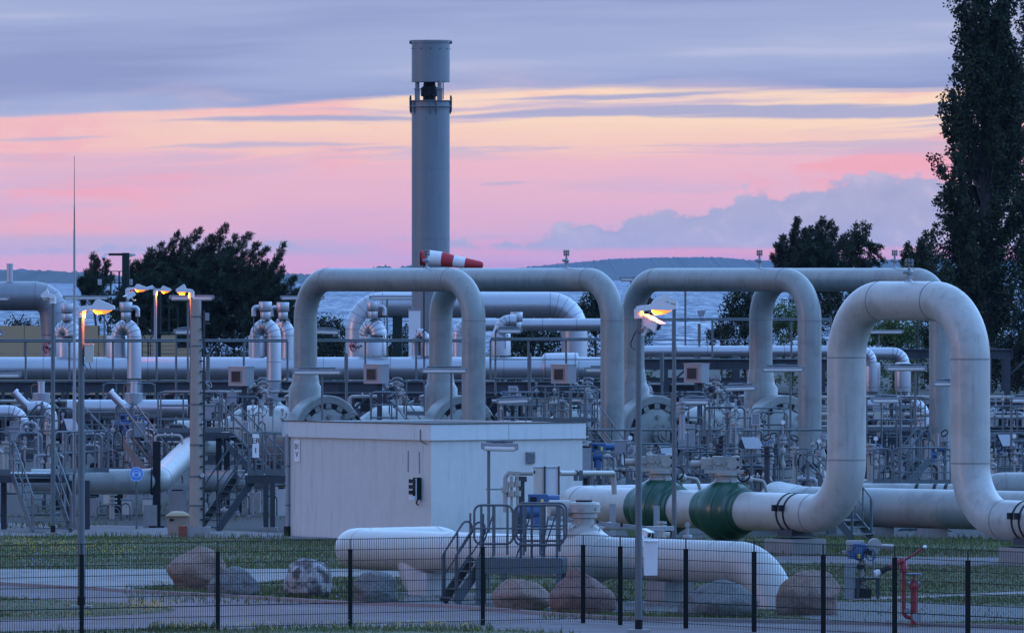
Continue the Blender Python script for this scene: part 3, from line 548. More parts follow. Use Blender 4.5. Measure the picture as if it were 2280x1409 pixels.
def boulder(label, x0, x1, ytop, ybase, mt, seed, lean=0.0, flat=1.0, group='boulders along the road', peak=0.0):
    s = (ybase-5-HY)/H; c_ = GS((x0+x1)/2, s); rx = (x1-x0)/2/s; hz = (ybase-ytop)/s; b = MB(); r2 = random.Random(seed); n, m_ = 44, 30
    ks = [(V((r2.gauss(0, 1), r2.gauss(0, 1), r2.gauss(0, .8))).normalized(), r2.uniform(.80, .96)) for _ in range(12)]; ph = [r2.uniform(0, 6) for _ in range(9)]
    vs_ = []
    for i in range(m_+1):
        th = pi*i/m_
        for j in range(n):
            a = 2*pi*j/n; d = V((sin(th)*cos(a), sin(th)*sin(a), cos(th))); r_ = 1.04
            for q, lim in ks:
                dq = d.dot(q)
                if dq > 0: e = lim/dq; r_ = min(r_, e) if e > r_-.10 or e < r_ else r_
            r_ *= 1+.04*sin(3*d.x+ph[0])*sin(3*d.z+ph[1])+.03*sin(7*d.x+ph[2])*sin(6*d.y+ph[3])*sin(7*d.z+ph[4])+.016*sin(15*d.x+ph[5])*sin(14*d.z+ph[6])+r2.uniform(-.010, .010)
            zz = d.z*r_; xs_ = 1.0-peak*max(0, zz)*.75; hb_ = 1.0 if d.z > 0 else ((1-abs(d.z)**3.2)**(1/3.2))/max(.02, sin(th)); p = V((d.x*hb_*rx*r_*xs_, d.y*hb_*rx*.85*flat*r_*xs_, zz*hz*.56+hz*.44)); p.x += lean*(p.z/hz-.4)*rx; vs_.append(c_+p)
    b.add(vs_, [(i*n+j, (i+1)*n+j, (i+1)*n+(j+1) % n, i*n+(j+1) % n) for i in range(m_) for j in range(n)])
    zmax = max(p.z for p in b.v); xm, xM = min(p.x for p in b.v), max(p.x for p in b.v); xc = (xm+xM)/2
    for p in b.v: p.z *= hz/zmax if p.z > 0 else 1; p.x = c_.x+(p.x-xc)*2*rx/(xM-xm)
    o = b.build('boulder', mt, None, 60); return tag(o, label, 'boulder', group)
boulder('big rounded pinkish boulder, leftmost of the row', 370, 505, 1221, 1316, 'rock_pink', 4, .12, peak=.15)
boulder('low smooth grey boulder lying against the pinkish one', 461, 581, 1264, 1330, 'rock_grey', 9, -.05, peak=.4)
boulder('round boulder with a pale right side and dark foot', 631, 741, 1246, 1336, 'rock_pale', 17)
boulder('dark grey boulder behind a fence post', 784, 887, 1276, 1348, 'rock_grey', 23)
boulder('low brownish boulder with a sloping top by the stairs', 1093, 1230, 1290, 1364, 'rock_pink', 31, -.15, peak=.5)
boulder('tall peaked purple brown boulder beside the platform', 1222, 1372, 1268, 1370, 'rock_purple', 38, -.10, peak=.75)
boulder('speckled grey boulder under the white pipe', 1508, 1690, 1294, 1377, 'rock_grey', 44, .15, peak=.6)
boulder('large speckled boulder beside the bend of the white pipe', 1726, 1872, 1272, 1373, 'rock_pink', 57, .12, peak=.25)
# ================================================================ large pipework
def corners(path, R):
    """where each bend starts and ends"""
    out = []; path = [V(p) for p in path]
    for i in range(1, len(path)-1):
        a, b_, c_ = path[i-1], path[i], path[i+1]; d1 = (a-b_).normalized(); d2 = (c_-b_).normalized(); an = math.acos(max(-1, min(1, d1.dot(d2))))
        r_ = R[i-1] if isinstance(R, (list, tuple)) else R; t = min(r_/math.tan(an/2), (a-b_).length*.98, (c_-b_).length*.98); out.append((b_+d1*t, d1)); out.append((b_+d2*t, d2))
    return out
def pipeline(name, label, path, r, R=.8, mt='pipe_paint', weld=True, cat='pipe', n=32, seg=12, parent=None, part='pipe', group=None):
    t = parent if parent is not None else thing(name, label, cat, V((path[0][0], path[0][1], 0)), group)
    MB().tube(fillet(path, R, seg), r, n).build(part, mt, t)
    if weld:
        for p, d in corners(path, R): ring(t, 'weld_seam', p, d, r, .030, 'weld' if mt != 'pipe_white' else mt, n, .006)
    return t
def clad(name, label, path, r, R=.6, parent=None, part='insulated_pipe', gores=5, pitch=1.3, cat='insulated pipe', n=32, group=None, mt='aluminium'):
    """pipe in sheet-metal cladding: mitred elbows, dark joints"""
    t = parent if parent is not None else thing(name, label, cat, V((path[0][0], path[0][1], min(p[2] for p in path))), group)
    pp = fillet(path, R, gores); MB().tube(pp, r, n).build(part, mt, t, 13)
    for i in range(1, len(pp)-1): ring(t, 'cladding_joint', pp[i], (pp[i+1]-pp[i-1]), r-.001, .022, 'seam', n, .004)
    for a, c_ in zip(pp, pp[1:]):
        L = (c_-a).length
        if L > pitch*1.3:
            for q in range(1, int(L/pitch)): ring(t, 'cladding_joint', a+(c_-a)*(q*pitch/L+rnd.uniform(-.02, .02)), c_-a, r-.001, .018, 'seam', n, .004)
    return t
def flange(t, c, ax, r, w=.07, mt='pipe_cream', bolts=8):
    c = V(c); ax = V(ax).normalized(); o = MB().lathe([(r*.5, -w), (r, -w), (r, -.006), (r, .006), (r, w), (r*.5, w)], c, ax, 20, True).build('flange', mt, t)
    a1 = (X if abs(ax.x) < .9 else Y); a1 = (a1-ax*a1.dot(ax)).normalized(); a2 = ax.cross(a1); b = MB()
    for q in range(bolts): a = 2*pi*q/bolts; p = c+(a1*cos(a)+a2*sin(a))*r*.82; b.cyl(p-ax*w*1.6, p+ax*w*1.6, r*.07, n=6)
    tag(b.build('bolts', 'grey_plastic', o), kind='stuff'); return o
def vent_valve(label, p, h=.55, group='vent valves on the pipe arches', big=1.0):
    p = V(p); t = thing('vent_valve', label, 'valve', p, group)
    MB().lathe([(.10*big, 0), (.035*big, .06), (.035*big, h*.28), (.075*big, h*.36), (.085*big, h*.44), (.06*big, h*.52), (.03*big, h*.56), (.03*big, h*.72)], p, Z, 12).build('stem', 'galv_light', t)
    MB().cyl(p+V((-.13*big, 0, h*.44)), p+V((.06*big, 0, h*.44)), .04*big, n=10).build('ball_housing', 'galv_light', t)
    for q in (.74, .88): MB().cyl(p+Z*(h*q), p+Z*(h*(q+.09)), .095*big, n=14).build('flange', 'galvanised', t)
    for q in (-1, 0, 1): MB().cyl(p+V((q*.062*big, -.03, h*.68)), p+V((q*.062*big, -.03, h*1.04)), .018*big, n=6).build('bolt', 'grey_plastic', t)
    return t
LEG = [(680, 71.0), (981, 71.0), (1409, 71.0), (1694, 71.0)]; AL = 9.25; AZ = zat(623, 72); AR = .365
names = ['leftmost', 'second', 'third', 'rightmost']
for i, (px, s) in enumerate(LEG):
    leg = GS(px, s); r2 = leg+U*AL
    path = [V((leg.x, leg.y, zat(818, s))), V((leg.x, leg.y, AZ)), V((r2.x, r2.y, AZ)), V((r2.x, r2.y, .15)), V((r2.x, r2.y, .15))+U*3.0]
    t = pipeline('pipe_arch', '%s of the four slim grey pipe arches, rising from a round pressure door' % names[i], path, AR, [1.25, 1.25, 1.1], cat='pipe arch', group='four slim pipe arches', n=40, seg=14)
    MB().lathe([(AR, 0), (.43, -.42), (.435, -.50), (.53, -.66), (.53, -1.5)], V((leg.x, leg.y, zat(818, s))), Z, 36).build('flared_base', 'pipe_paint', t)
    ring(t, 'weld_seam', V((leg.x, leg.y, zat(818, s))), Z, AR, .03, 'pipe_paint', 36, .01)
    pv = [960, 1265, 1687, 1982][i]; f_ = (pv-px)/385.0; q = leg+U*(AL*f_)
    vent_valve('vent valve on top of the %s slim pipe arch' % names[i], V((q.x, q.y, AZ+AR-.01)))
    # pressure vessel with quick-opening door
    D = V((leg.x, leg.y, zat(966, 70)))+U*1.25; tr = thing('pig_trap', 'grey pressure vessel with a toothed round door below the %s slim arch' % names[i], 'pressure vessel', V((D.x, D.y, 0)), 'four pipeline pig traps')
    MB().lathe([(.70, .02), (1.02, .02), (1.02, -.06), (1.04, -.062), (1.27, -.05), (1.30, -.02), (1.30, .0)][::-1][:1]+[(1.30, .0), (1.30, -.50), (1.22, -.62), (.98, -.70), (.94, -.80), (.94, -4.3), (.90, -4.5), (.52, -5.6), (.42, -5.75), (.42, -8.5)], D, U, 48).build('barrel', 'pipe_paint', tr)
    MB().lathe([(1.04, .0), (1.30, -.004), (1.30, .02), (1.27, .05), (1.06, .05), (1.04, .03)], D, U, 48, True).build('clamp_ring', 'pipe_paint', tr)
    MB().lathe([(.001, .008), (1.035, .008), (1.035, .012)], D, U, 48).build('ring_groove', 'steel_dark', tr)
    MB().lathe([(.001, .11), (.5, .10), (.84, .05), (.88, .02), (.88, .012)], D, U, 48).build('door', 'pipe_paint', tr)
    a1 = W; me = None
    for q in range(14):
        a = 2*pi*(q+.5)/14; dr = W*cos(a)+Z*sin(a); tg = U.cross(dr)
        if sin(a) > -.5: MB().box(D+dr*.96+U*.035, (.19, .15, .06), (tg, dr, U)).build('locking_tooth', 'pipe_paint', tr)
    MB().beam(D+W*.05+Z*.06+U*.22, D+W*1.45+Z*.06+U*.22, .12, .46).build('hinge_arm', 'pipe_paint', tr)
    hb = MB().lathe([(.001, .18), (.12, .18), (.14, .12), (.22, .12), (.22, .06), (.36, .06), (.36, -.12)], D+W*.08+Z*.06+U*.22, U, 24).build('hinge_boss', 'pipe_paint', tr)
    bb = MB()
    for q in range(8): a = q*pi/4; p = D+W*.08+Z*.06+U*.27+(W*cos(a)+Z*sin(a))*.29; bb.cyl(p, p+U*.06, .035, n=6)
    tag(bb.build('bolts', 'grey_plastic', hb), kind='stuff')
    MB().box(D+W*.72+Z*.66+U*.14, (.40, .14, .16), ((W+Z*.25).normalized(), U, Z)).build('bleed_lock', 'pipe_paint', tr)
    MB().cyl(D+W*.95+Z*.72+U*.05, D+W*1.35+Z*.34+U*.05, .05, n=10).build('lock_handle', 'steel_dark', tr)
    MB().cyl(D-W*.02+Z*.62+U*.05, D-W*.02+Z*.62+U*.16, .07, n=12).build('lug', 'pipe_paint', tr)
    MB().cyl(D+W*1.50-Z*.1+U*.15, D+W*1.50+Z*.42+U*.15, .17, n=16).build('hinge_post', 'pipe_paint', tr)
    MB().cyl(D+W*1.50+Z*.42+U*.15, D+W*1.50+Z*.50+U*.15, .24, n=16).build('hinge_cap', 'pipe_paint', tr)
    for q in (1.4, 3.6): MB().box(V((D.x, D.y, .36))-U*q, (1.1, .3, .75), (W, U, Z)).build('saddle', 'concrete', tr)
    n0 = D-U*2.2+Z*.93; MB().lathe([(.16, -.1), (.09, .05), (.08, .18), (.14, .19), (.14, .25), (.08, .26), (.14, .27), (.14, .33), (.03, .36)], n0, Z, 16).build('nozzle', 'pipe_paint', tr)
    n1 = D-U*3.4-W*.25+Z*.9; dd = (Z+W*.3-U*.3).normalized()
    ip = MB().tube([n1, n1+dd*.9], .085, 12).build('inclined_nozzle', 'pipe_paint', tr)
    for q in (.35, .5, .75, .9): MB().cyl(n1+dd*q, n1+dd*(q+.05), .17, n=14).build('flange', 'grey_plastic', tr)
# pipe with two green ball valves and the tall near loop
pl = V(((1885-CX)/93.5, F/93.5, 0)); PR = .465; NZ = zat(670, 94); zc = 1.0
pr_ = pl+U*4.80; p0 = pl-U*11.7
path = [p0+W*5+Z*zc, p0+Z*zc, pl+Z*zc, V((pl.x, pl.y, NZ)), V((pr_.x, pr_.y, NZ)), pr_+Z*zc, pr_+U*7+Z*zc]
nl_ = pipeline('pipe_loop', 'tall thick grey pipe loop at the right, nearest of the loops, with two green valves', path, PR, [.9, 1.30, 1.35, 1.35, 1.30], 'pipe_near', cat='pipe loop', n=56, seg=20)
def clamp_pair(t, c, ax, r, gap=.27):
    for q in (-gap/2, gap/2):
        k_ = ring(t, 'clamp_band', c+ax*q, ax, r, .055, 'steel_dark', 40, .016)
        MB().box(c+ax*q-W*(r+.05)+Z*.12, (.12, .09, .15), (W, ax, Z)).build('clamp_bolt', 'steel_dark', k_)
for c_, sx_ in ((pl-U*2.05, 0), (pr_+U*2.3, 0)):
    clamp_pair(nl_, c_+Z*zc, U, PR)
    MB().box(c_+Z*.52, (.62, .55, .16), (W, U, Z)).build('saddle', 'steel_beam', nl_); MB().box(c_+Z*.40+U*.0, (.80, .72, .025), (W, U, Z)).build('base_plate', 'steel_dark', nl_)
    MB().box(c_+Z*.19, (1.0, 1.15, .375), (W, U, Z)).build('pedestal', 'concrete', nl_)
vent_valve('bigger vent valve on top of the tall near loop', pl+U*2.45+V((0, 0, NZ+PR-.01)), .52, None, 1.15)
def ball_valve(label, px, s):
    lam = None; best = None
    for q in range(0, 1200):
        p = pl-U*(q*.01); xx = CX+F*p.x/p.y
        if best is None or abs(xx-px) < best[0]: best = (abs(xx-px), p)
    c_ = best[1]+Z*zc; t = thing('ball_valve', label, 'valve', V((c_.x, c_.y, 0)), 'green ball valves'); R_ = .735
    MB().lathe([(PR+.012, -.86), (PR+.05, -.84), (PR+.055, -.70), (PR+.10, -.68), (PR+.10, -.56)]+[(sqrt(.76**2-(q*.1)**2), q*.1) for q in range(-5, 6)]+[(PR+.10, .56), (PR+.10, .68), (PR+.055, .70), (PR+.05, .84), (PR+.012, .86)], c_, U, 48).build('valve_body', 'valve_green', t)
    ring(t, 'body_ring', c_+U*.30, U, .70, .035, 'valve_green', 56, .008)
    MB().lathe([(.34, .60), (.30, .72), (.26, .76), (.26, .84), (.36, .85), (.36, .93), (.24, .94)], c_, Z, 28).build('bonnet', 'pipe_cream', t)
    ac = c_+Z*1.14; gb = MB().box(ac, (.66, .46, .34)).box(ac+V((-.06, 0, -.20)), (.95, .52, .08)).box(ac+V((-.47, 0, -.01)), (.28, .34, .26)).build('gearbox', 'pipe_cream', t)
    for q in (-.30, -.12, .0): MB().box(ac+V((q, -.245, 0)), (.03, .03, .33)).build('rib', 'pipe_cream', gb)
    MB().box(ac+V((-.25, -.245, -.02)), (.5, .03, .03)).build('rib', 'pipe_cream', gb)
    MB().cyl(ac+V((.14, -.235, .0)), ac+V((.14, -.26, .0)), .14, n=24).build('cover_plate', 'pipe_cream', gb)
    for q in (-.09, .10): MB().cyl(ac+V((.27, -.235, q)), ac+V((.27, -.25, q)), .035, n=10).build('bolt', 'steel_dark', gb)
    MB().cyl(ac+V((-.58, 0, -.02)), ac+V((-.86, 0, -.02)), .09, n=14).build('spring_housing', 'pipe_cream', t)
    MB().box(ac+V((.05, 0, .185)), (.16, .14, .03)).build('position_indicator', 'paint_blue', t)
    MB().tube(fillet([ac+V((-.05, -.05, .16)), ac+V((-.05, -.05, .36)), ac+V((.40, -.05, .36)), ac+V((.40, -.05, .10))], .13, 4), .02, 8).build('lifting_hoop', 'galvanised', t)
    w0 = c_+V((.42, -.1, .86)); MB().lathe([(.15, -.02), (.17, 0), (.15, .02), (.13, 0)], w0, Y, 20, True).build('handwheel', 'steel_dark', t)
    e0 = c_+W*.62+Z*.55; MB().tube(fillet([e0, e0+V((.05, 0, .2)), e0+V((.4, 0, .15)), e0+V((.55, 0, -.3))], .1, 4), .045, 10).build('drain_pipe', 'pipe_cream', t)
    MB().ball(e0+V((.05, 0, .18)), .11).build('drain_valve', 'pipe_cream', t)
    for a in (-.5, .6): MB().box(c_+Z*.70+U*a*.5, (.06, .16, .14), (U, W, Z)).build('lifting_eye', 'pipe_cream', t)
    MB().cyl(V((c_.x, c_.y, .02)), c_-Z*.70, .3, n=20).build('support_foot', 'steel_dark', t)
    return t
ball_valve('left green ball valve with a cream gearbox, half behind a lamp post', 1470, 91); ball_valve('right green ball valve with a cream gearbox next to the tall loop', 1617, 92)
# white pipe in front, with its own valve
fa = GS(758, 105.1, .91); fb = GS(1662, 110.5, .91); fd = (fb-fa).normalized(); fw = V((-fd.y, fd.x, 0)); FR = .425
path = [fa+fw*3.4+Z*-1.5, fa+fw*3.4, fa, fb+fd*.9, fb+fd*.9+V((0, 0, -1.7))+fd*.0]
fp = pipeline('white_pipe', 'long white pipe in front of the building, bending into the ground beside a boulder', path, FR, [.8, .75, 1.15], 'pipe_white', n=56, seg=18)
def fpt(px):
    f_ = min(range(0, 1001), key=lambda q: abs(CX+F*(fa.lerp(fb, q/1000)).x/(fa.lerp(fb, q/1000)).y-px)); return fa.lerp(fb, f_/1000)
c_ = fpt(1300); vf = thing('buried_valve', 'white domed valve on the front pipe beside the platform', 'valve', V((c_.x, c_.y, 0)))
MB().lathe([(FR+.01, -.72), (FR+.03, -.68), (.50, -.52), (.58, -.30), (.61, 0), (.58, .30), (.50, .52), (FR+.03, .68), (FR+.01, .72)], c_, fd, 44).build('valve_body', 'pipe_white', vf)
MB().lathe([(.46, .40), (.38, .55), (.27, .64), (.21, .68), (.21, .80), (.27, .81), (.27, .90), (.30, .91), (.33, .92), (.33, 1.08), (.30, 1.12), (.20, 1.13)], c_, Z, 32).build('bonnet', 'pipe_cream', vf)
MB().cyl(c_+Z*1.13, c_+Z*1.17, .17, n=20).build('top_cap', 'steel_dark', vf)
for a in range(6): d = V((cos(a*pi/3+.3), sin(a*pi/3+.3), 0)); MB().cyl(c_+Z*1.0+d*.30, c_+Z*1.0+d*.36, .035, n=8).build('bolt', 'pipe_cream', vf)
for q in (-.22, .24): MB().lathe([(.07, -.02), (.10, -.02), (.10, .02), (.07, .02)], c_+V((q, -.25, .60)), Y, 14, True).build('lifting_eye', 'pipe_cream', vf)
MB().cyl(c_+V((-.30, 0, 1.0)), c_+V((-.72, -.1, 1.0)), .17, n=18).build('gear_housing', 'pipe_cream', vf)
for q, mt_ in (((960, 1325), 'concrete_white'), ((1490, 1352), 'concrete')):
    c2 = fpt(q[0]); MB().box(V((c2.x, c2.y, .24)), (.60, .75, .47), (fd, fw, Z)).build('support_block', mt_, fp)
c2 = fpt(945); MB().tube(fillet([c2-Z*.2-fd*.35, c2-Z*.55-fd*.2, c2-Z*.9+fd*.25], .3, 5), [.36]*8, 24).build('drain_bend', 'pipe_white', fp)
c2 = fpt(1490); MB().cyl(V((c2.x, c2.y, .47)), c2-Z*.40, .09, n=12).build('support_leg', 'galvanised', fp)
for q in (1010, 1600): ring(fp, 'weld_seam', fpt(q), fd, FR, .03, 'pipe_white', 48, .006)
# pipes lying behind the tall loop
pa, pb = GS(1790, 86.3), GS(2420, 88.8)
rp = pipeline('ground_pipe', 'thick grey pipe lying low behind the tall loop', [V((pa.x-.5, pa.y+6, .75)), V((pa.x, pa.y, .75)), V((pb.x, pb.y, .75))], .50, .8, n=44)
for px in (1960, 2080, 2290):
    f_ = (px-1790)/630; p = pa.lerp(pb, f_); MB().box(V((p.x, p.y+.1, .13)), (.75, .9, .26)).build('support_block', 'concrete', rp)
pa, pb = GS(1850, 81), GS(2420, 81.5)
rp2 = pipeline('ground_pipe', 'second low pipe with dark straps behind the thick ground pipe', [V((pa.x, pa.y, zat(1113, 81))), V((pb.x, pb.y, zat(1113, 81)))], .47, .8, weld=False, n=40)
for px in (2045, 2085, 2110, 2270): f_ = (px-1850)/570; p = pa.lerp(pb, f_); ring(rp2, 'strap', V((p.x, p.y, zat(1113, 81))), pb-pa, .47, .09, 'steel_dark', 36, .012)
for px in (1900, 2100): p = pa.lerp(pb, (px-1850)/570); MB().box(V((p.x, p.y, .02)), (.7, .8, .1)).build('support_block', 'concrete', rp2)
eb = GS(2225, 83); pipeline('ground_pipe', 'grey bend rising out of the ground right of the tall loop', [V((eb.x-1.1, eb.y+.8, -.2)), V((eb.x-.3, eb.y+.4, .98)), V((eb.x+3, eb.y+.4, .98))], .42, .9, n=36)
# cream pipe at the left, dipping under the walkway
s = 84; lp = pipeline('cream_pipe', 'pale pipe at the left that climbs towards the pig traps', [P(70, 1072, s), P(350, 1072, s), P(436, 988, 79.5), P(500, 990, 74)], .335, .75, 'pipe_paint', n=40)
for px in (335, 150):
    p = P(px, 1072, s); MB().box(V((p.x, p.y, .30)), (.36, .4, .62)).build('support_block', 'concrete', lp)
ring(lp, 'strap', P(338, 1072, s), X, .335, .05, 'steel_dark', 32, .015)
pipeline('cream_pipe', 'short pale pipe behind the concrete pole', [P(425, 1070, 80), P(545, 1070, 80)], .30, .8, weld=False, n=32)
# insulated runs on the rack
RS = 60.0
main = clad('insulated_main', 'long horizontal insulated pipe running behind the walkway on the left half', [P(-40, 820, RS), P(1372, 820, RS)], .42, pitch=2.1, n=40)
MB().lathe([(.425, -.66), (.53, -.56), (.545, 0), (.545, .56), (.53, .66), (.425, .70)], P(1247, 818, RS), X, 36).build('flange_cover', 'aluminium', main)
for q in (-.56, .56): ring(main, 'cladding_joint', P(1247, 818, RS)+X*q, X, .54, .03, 'seam', 36, .006)
clad('insulated_main', 'insulated pipe behind the upper railing on the right half', [P(1418, 782, 58), P(1880, 782, 58)], .215, pitch=1.4, n=28)
clad('insulated_pipe', 'insulated pipe bending down twice on the right rack', [P(1850, 787, 57.5), P(2012, 787, 57.5), P(2012, 868, 57.5), P(2012, 900, 57.5)], .24, .42, n=28)
clad('insulated_pipe', 'insulated pipe end bending down inside the tall loop', [P(1855, 784, 58.5), P(1940, 784, 58.5), P(1940, 815, 58.5)], .215, .38, n=28)
for px, lb in ((1942, 'left of two fat insulated cylinders inside the tall loop'), (2010, 'right of two fat insulated cylinders inside the tall loop')):
    t = thing('insulated_silencer', lb, 'insulated vessel', P(px, 890, 58)); MB().lathe([(.16, -.30), (.22, -.12), (.30, -.10), (.31, 0), (.31, .92), (.30, 1.0), (.2, 1.02)], P(px, 866, 58), Z, 28).build('shell', 'aluminium', t); ring(t, 'cladding_joint', P(px, 862, 58), Z, .31, .02, 'seam', 28, .004)
bigs = 47
clad('insulated_loop', 'wide insulated pipe loop framing the water behind the arches', [P(798, 880, bigs), P(798, 679, bigs), P(1279, 679, bigs), P(1279, 880, bigs)], .61, 1.15, gores=6, pitch=2.2, n=40, cat='insulated pipe')
tl = clad('insulated_duct', 'fat insulated duct at the upper left edge', [P(-60, 659, 49), P(118, 659, 49), P(124, 745, 49), P(126, 830, 49)], .665, .85, gores=4, pitch=1.6, n=40, mt='aluminium_dull')
MB().cyl(P(22, 629, 49), P(22, 587, 49), .145, n=20).build('vent_stub', 'aluminium', tl); ring(tl, 'rim', P(22, 588, 49), Z, .145, .03, 'aluminium', 20, .01)
clad('insulated_pipe', 'thinner insulated pipe passing below the second arch', [P(1022, 800, 56), P(1022, 723, 56), P(1372, 723, 56)], .25, .42, pitch=1.4, n=28)
def swan(label, xb, xf, ytop, yfoot, yback, s, r=.26, box=None, valve=True, side=True, vx=None):
    """inverted-U riser: back leg at xb (further away), front leg at xf"""
    t = thing('swan_neck', label, 'insulated pipe', P(xf, yfoot, s), 'insulated swan necks')
    a = P(xb, yback, s)+Y*.3; c_ = P(xf, yfoot, s); at = P(xb, ytop+r*s, s)+Y*.3; ct = P(xf, ytop+r*s, s)
    if xb != xf: clad(None, None, [a, at, ct, c_], r, .40, t, gores=4, pitch=.95, n=28)
    if box:
        x0, x1, y0, y1 = box; p = P((x0+x1)/2, y1, s)+Y*.45; hw = (x1-x0)/2/s; hh = (y1-y0)/s
        MB().lathe([(hw*.98, 0), (hw, .01), (hw, hh-.03), (hw*.97, hh), (hw*.6, hh+.01)], p, Z, 28).build('insulated_vessel', 'aluminium', t); ring(t, 'cladding_joint', p+Z*hh*.82, Z, hw, .02, 'seam', 28, .004)
        MB().box(p+V((hw*.7, -hw*.75, hh*.9)), (.05, .04, .05)).build('latch', 'steel_dark', t)
    if valve:
        q = P(vx or (xb*.5+xf*.5), ytop+2, s); b = MB().box(q+Z*.10, (.32, .32, .20)).cyl(q+Z*.18, q+Z*.46, .16, n=18); vb = MB().lathe([(.17, -.02), (.18, 0), (.18, .26), (.17, .28), (.22, .29), (.23, .31), (.23, .60), (.22, .62)], q, Z, 20).build('relief_valve', 'aluminium', t)
        ring(vb, 'strap', q+Z*.28, Z, .19, .03, 'steel_dark', 20, .02)
        if side: MB().tube(fillet([q+Z*.42+X*.2*side, q+Z*.42+X*.42*side, q+Z*.1+X*.42*side], .1, 4), .085, 12).build('outlet_elbow', 'aluminium', t)
        if side: MB().cyl(q+Z*.1+X*.42*side, q-Z*.75+X*.42*side, .018, n=6).build('drain_line', 'galvanised', t)
    return t
swan('insulated swan neck on a round vessel beside the left lamp post', 137, 162, 711, 748, 748, 60, .33, (124, 174, 748, 797), True, 0)
swan('insulated swan neck with a long front leg left of the concrete pole', 262, 299, 709, 842, 797, 62, .255, (236, 284, 748, 797), True, 1)
swan('insulated swan neck right of the pines, nearest the first arch', 572, 610, 708, 890, 797, 62, .265, (553, 602, 747, 795), True, -1)
swan('insulated swan neck half hidden by the first arch', 618, 642, 708, 880, 797, 60, .25, (626, 664, 750, 797), True, -1)
swan('insulated swan neck on a drum under the first arch', 818, 843, 706, 746, 746, 60, .32, (800, 860, 745, 792), True, 1)
swan('small insulated elbow and drum left of the second arch', 925, 952, 732, 792, 792, 60, .14, (930, 962, 745, 792), False)
swan('insulated drum with a relief valve right of the second arch', 1120, 1120, 730, 742, 742, 60, .2, (1092, 1137, 742, 792), True, -1, 1150)
t = thing('insulated_duct_bend', 'insulated bend joining the second arch drum', 'insulated pipe', P(1110, 745, 61)); clad(None, None, [P(1110, 745, 61), P(1122, 715, 61), P(1150, 715, 61)], .24, .3, t, gores=3, n=24)
# collars where the long legs enter the deck
for px, lb in ((299, 'steel collar at the foot of the left long insulated leg'), (610, 'steel collar at the foot of the right long insulated leg')):
    t = thing('pipe_collar', lb, 'pipe collar', P(px, 890, 62)); MB().cyl(P(px, 890, 62), P(px, 846, 62), .285, n=28).build('sleeve', 'galv_light', t); MB().lathe([(.3, 0), (.42, .02), (.42, .30), (.3, .32)], P(px, 893, 62), Z, 24).build('box_cover', 'galv_light', t)
# insulated lines at the left edge
clad('insulated_pipe', 'insulated elbow at the left edge turning down above the stairs', [P(-40, 919, 78), P(48, 919, 78), P(48, 952, 78)], .22, .35, n=28)
clad('insulated_pipe', 'insulated bend between the left lamp posts', [P(62, 912, 77), P(112, 905, 77), P(112, 955, 77)], .22, .34, n=28)
lft = clad('insulated_pipe', 'long insulated pipe behind the mast, left of the concrete pole', [P(150, 908, 76), P(418, 908, 76)], .245, pitch=.9, n=28)
for px, lb in ((30, 'tilted valve cylinder above the left elbow'), (243, 'tilted valve cylinder on the long insulated pipe')):
    a = P(px, 872, 77); t = thing('bonnet_cylinder', lb, 'valve', P(px+30, 905, 77)); MB().cyl(a, P(px+30, 903, 77), .11, n=18).build('cylinder', 'aluminium', t); MB().cyl(a, a+(P(px+30, 903, 77)-a).normalized()*.08, .14, n=18).build('cap', 'aluminium', t); MB().cyl(P(px+26, 899, 77), P(px+31, 904, 77), .14, n=18).build('collar', 'aluminium', t)
for px, lb in ((92, 'box hood with a capped stub beside the left lamp post'), (298, 'box hood with a capped stub under the long insulated leg')):
    t = thing('box_hood', lb, 'insulated vessel', P(px, 898, 76)); MB().lathe([(.20, -.05), (.26, 0), (.26, .30), (.24, .31)], P(px, 898, 76), Z, 24).build('hood', 'galv_light', t); MB().cyl(P(px, 875, 76), P(px, 850, 76), .10, n=16).build('stub', 'aluminium', t); MB().cyl(P(px, 852, 76), P(px, 849, 76), .115, n=16).build('cap', 'aluminium', t)
    MB().tube(fillet([P(px-4, 856, 76), P(px-22, 856, 76), P(px-22, 880, 76)], .08, 3), .014, 6).build('capillary', 'rust', t)
# ================================================================ equipment building
B0 = GS(960, 88.7); BL, BW, BH = 6.6, 4.66, 2.95
bl = thing('equipment_building', 'flat roofed pale plastered building with the plate 01 V', 'building', B0)
ctr = B0-U*(BL/2)+W*(BW/2)
MB().box(ctr+Z*((BH-.3)/2), (BL, BW, BH-.3), (U, W, Z)).build('wall', 'plaster', bl)
MB().box(ctr+Z*.13, (BL+.012, BW+.012, .26), (U, W, Z)).build('plinth', 'plaster', bl)
# fascia boards round the roof edge: two panels per side
fz = BH-.20
for k_, (a, d, ln, nrm) in enumerate(((B0-U*BL, U, BL, -W), (B0, W, BW, U), (B0-U*BL+W*BW, U, BL, W), (B0-U*BL, W, BW, -U))):
    cut = (.995*ln-.62) if k_ == 0 else ln*.5
    for x0, x1 in ((-.06, cut-.006), (cut+.006, ln+.06)):
        MB().box(a+d*((x0+x1)/2)+nrm*.035+Z*fz, (x1-x0, .07, .40), (d, nrm, Z)).build('fascia_panel', 'fascia', bl)
MB().box(ctr+Z*(BH-.06), (BL+.02, BW+.02, .06), (U, W, Z)).build('roof', 'roof_felt', bl)
for k_, (a, d, ln, nrm) in enumerate(((B0-U*BL, U, BL, -W), (B0, W, BW, U))): MB().box(a+d*(ln/2)+nrm*.03+Z*(BH+.012), (ln+.1, .12, .025), (d, nrm, Z)).build('roof_edge', 'roof_felt', bl)
def lw(px): # point on the left wall under photo column px
    f_ = min((q/500 for q in range(501)), key=lambda q: abs(CX+F*(B0-U*(BL*q)).x/(B0-U*(BL*q)).y-px)); return B0-U*(BL*f_)
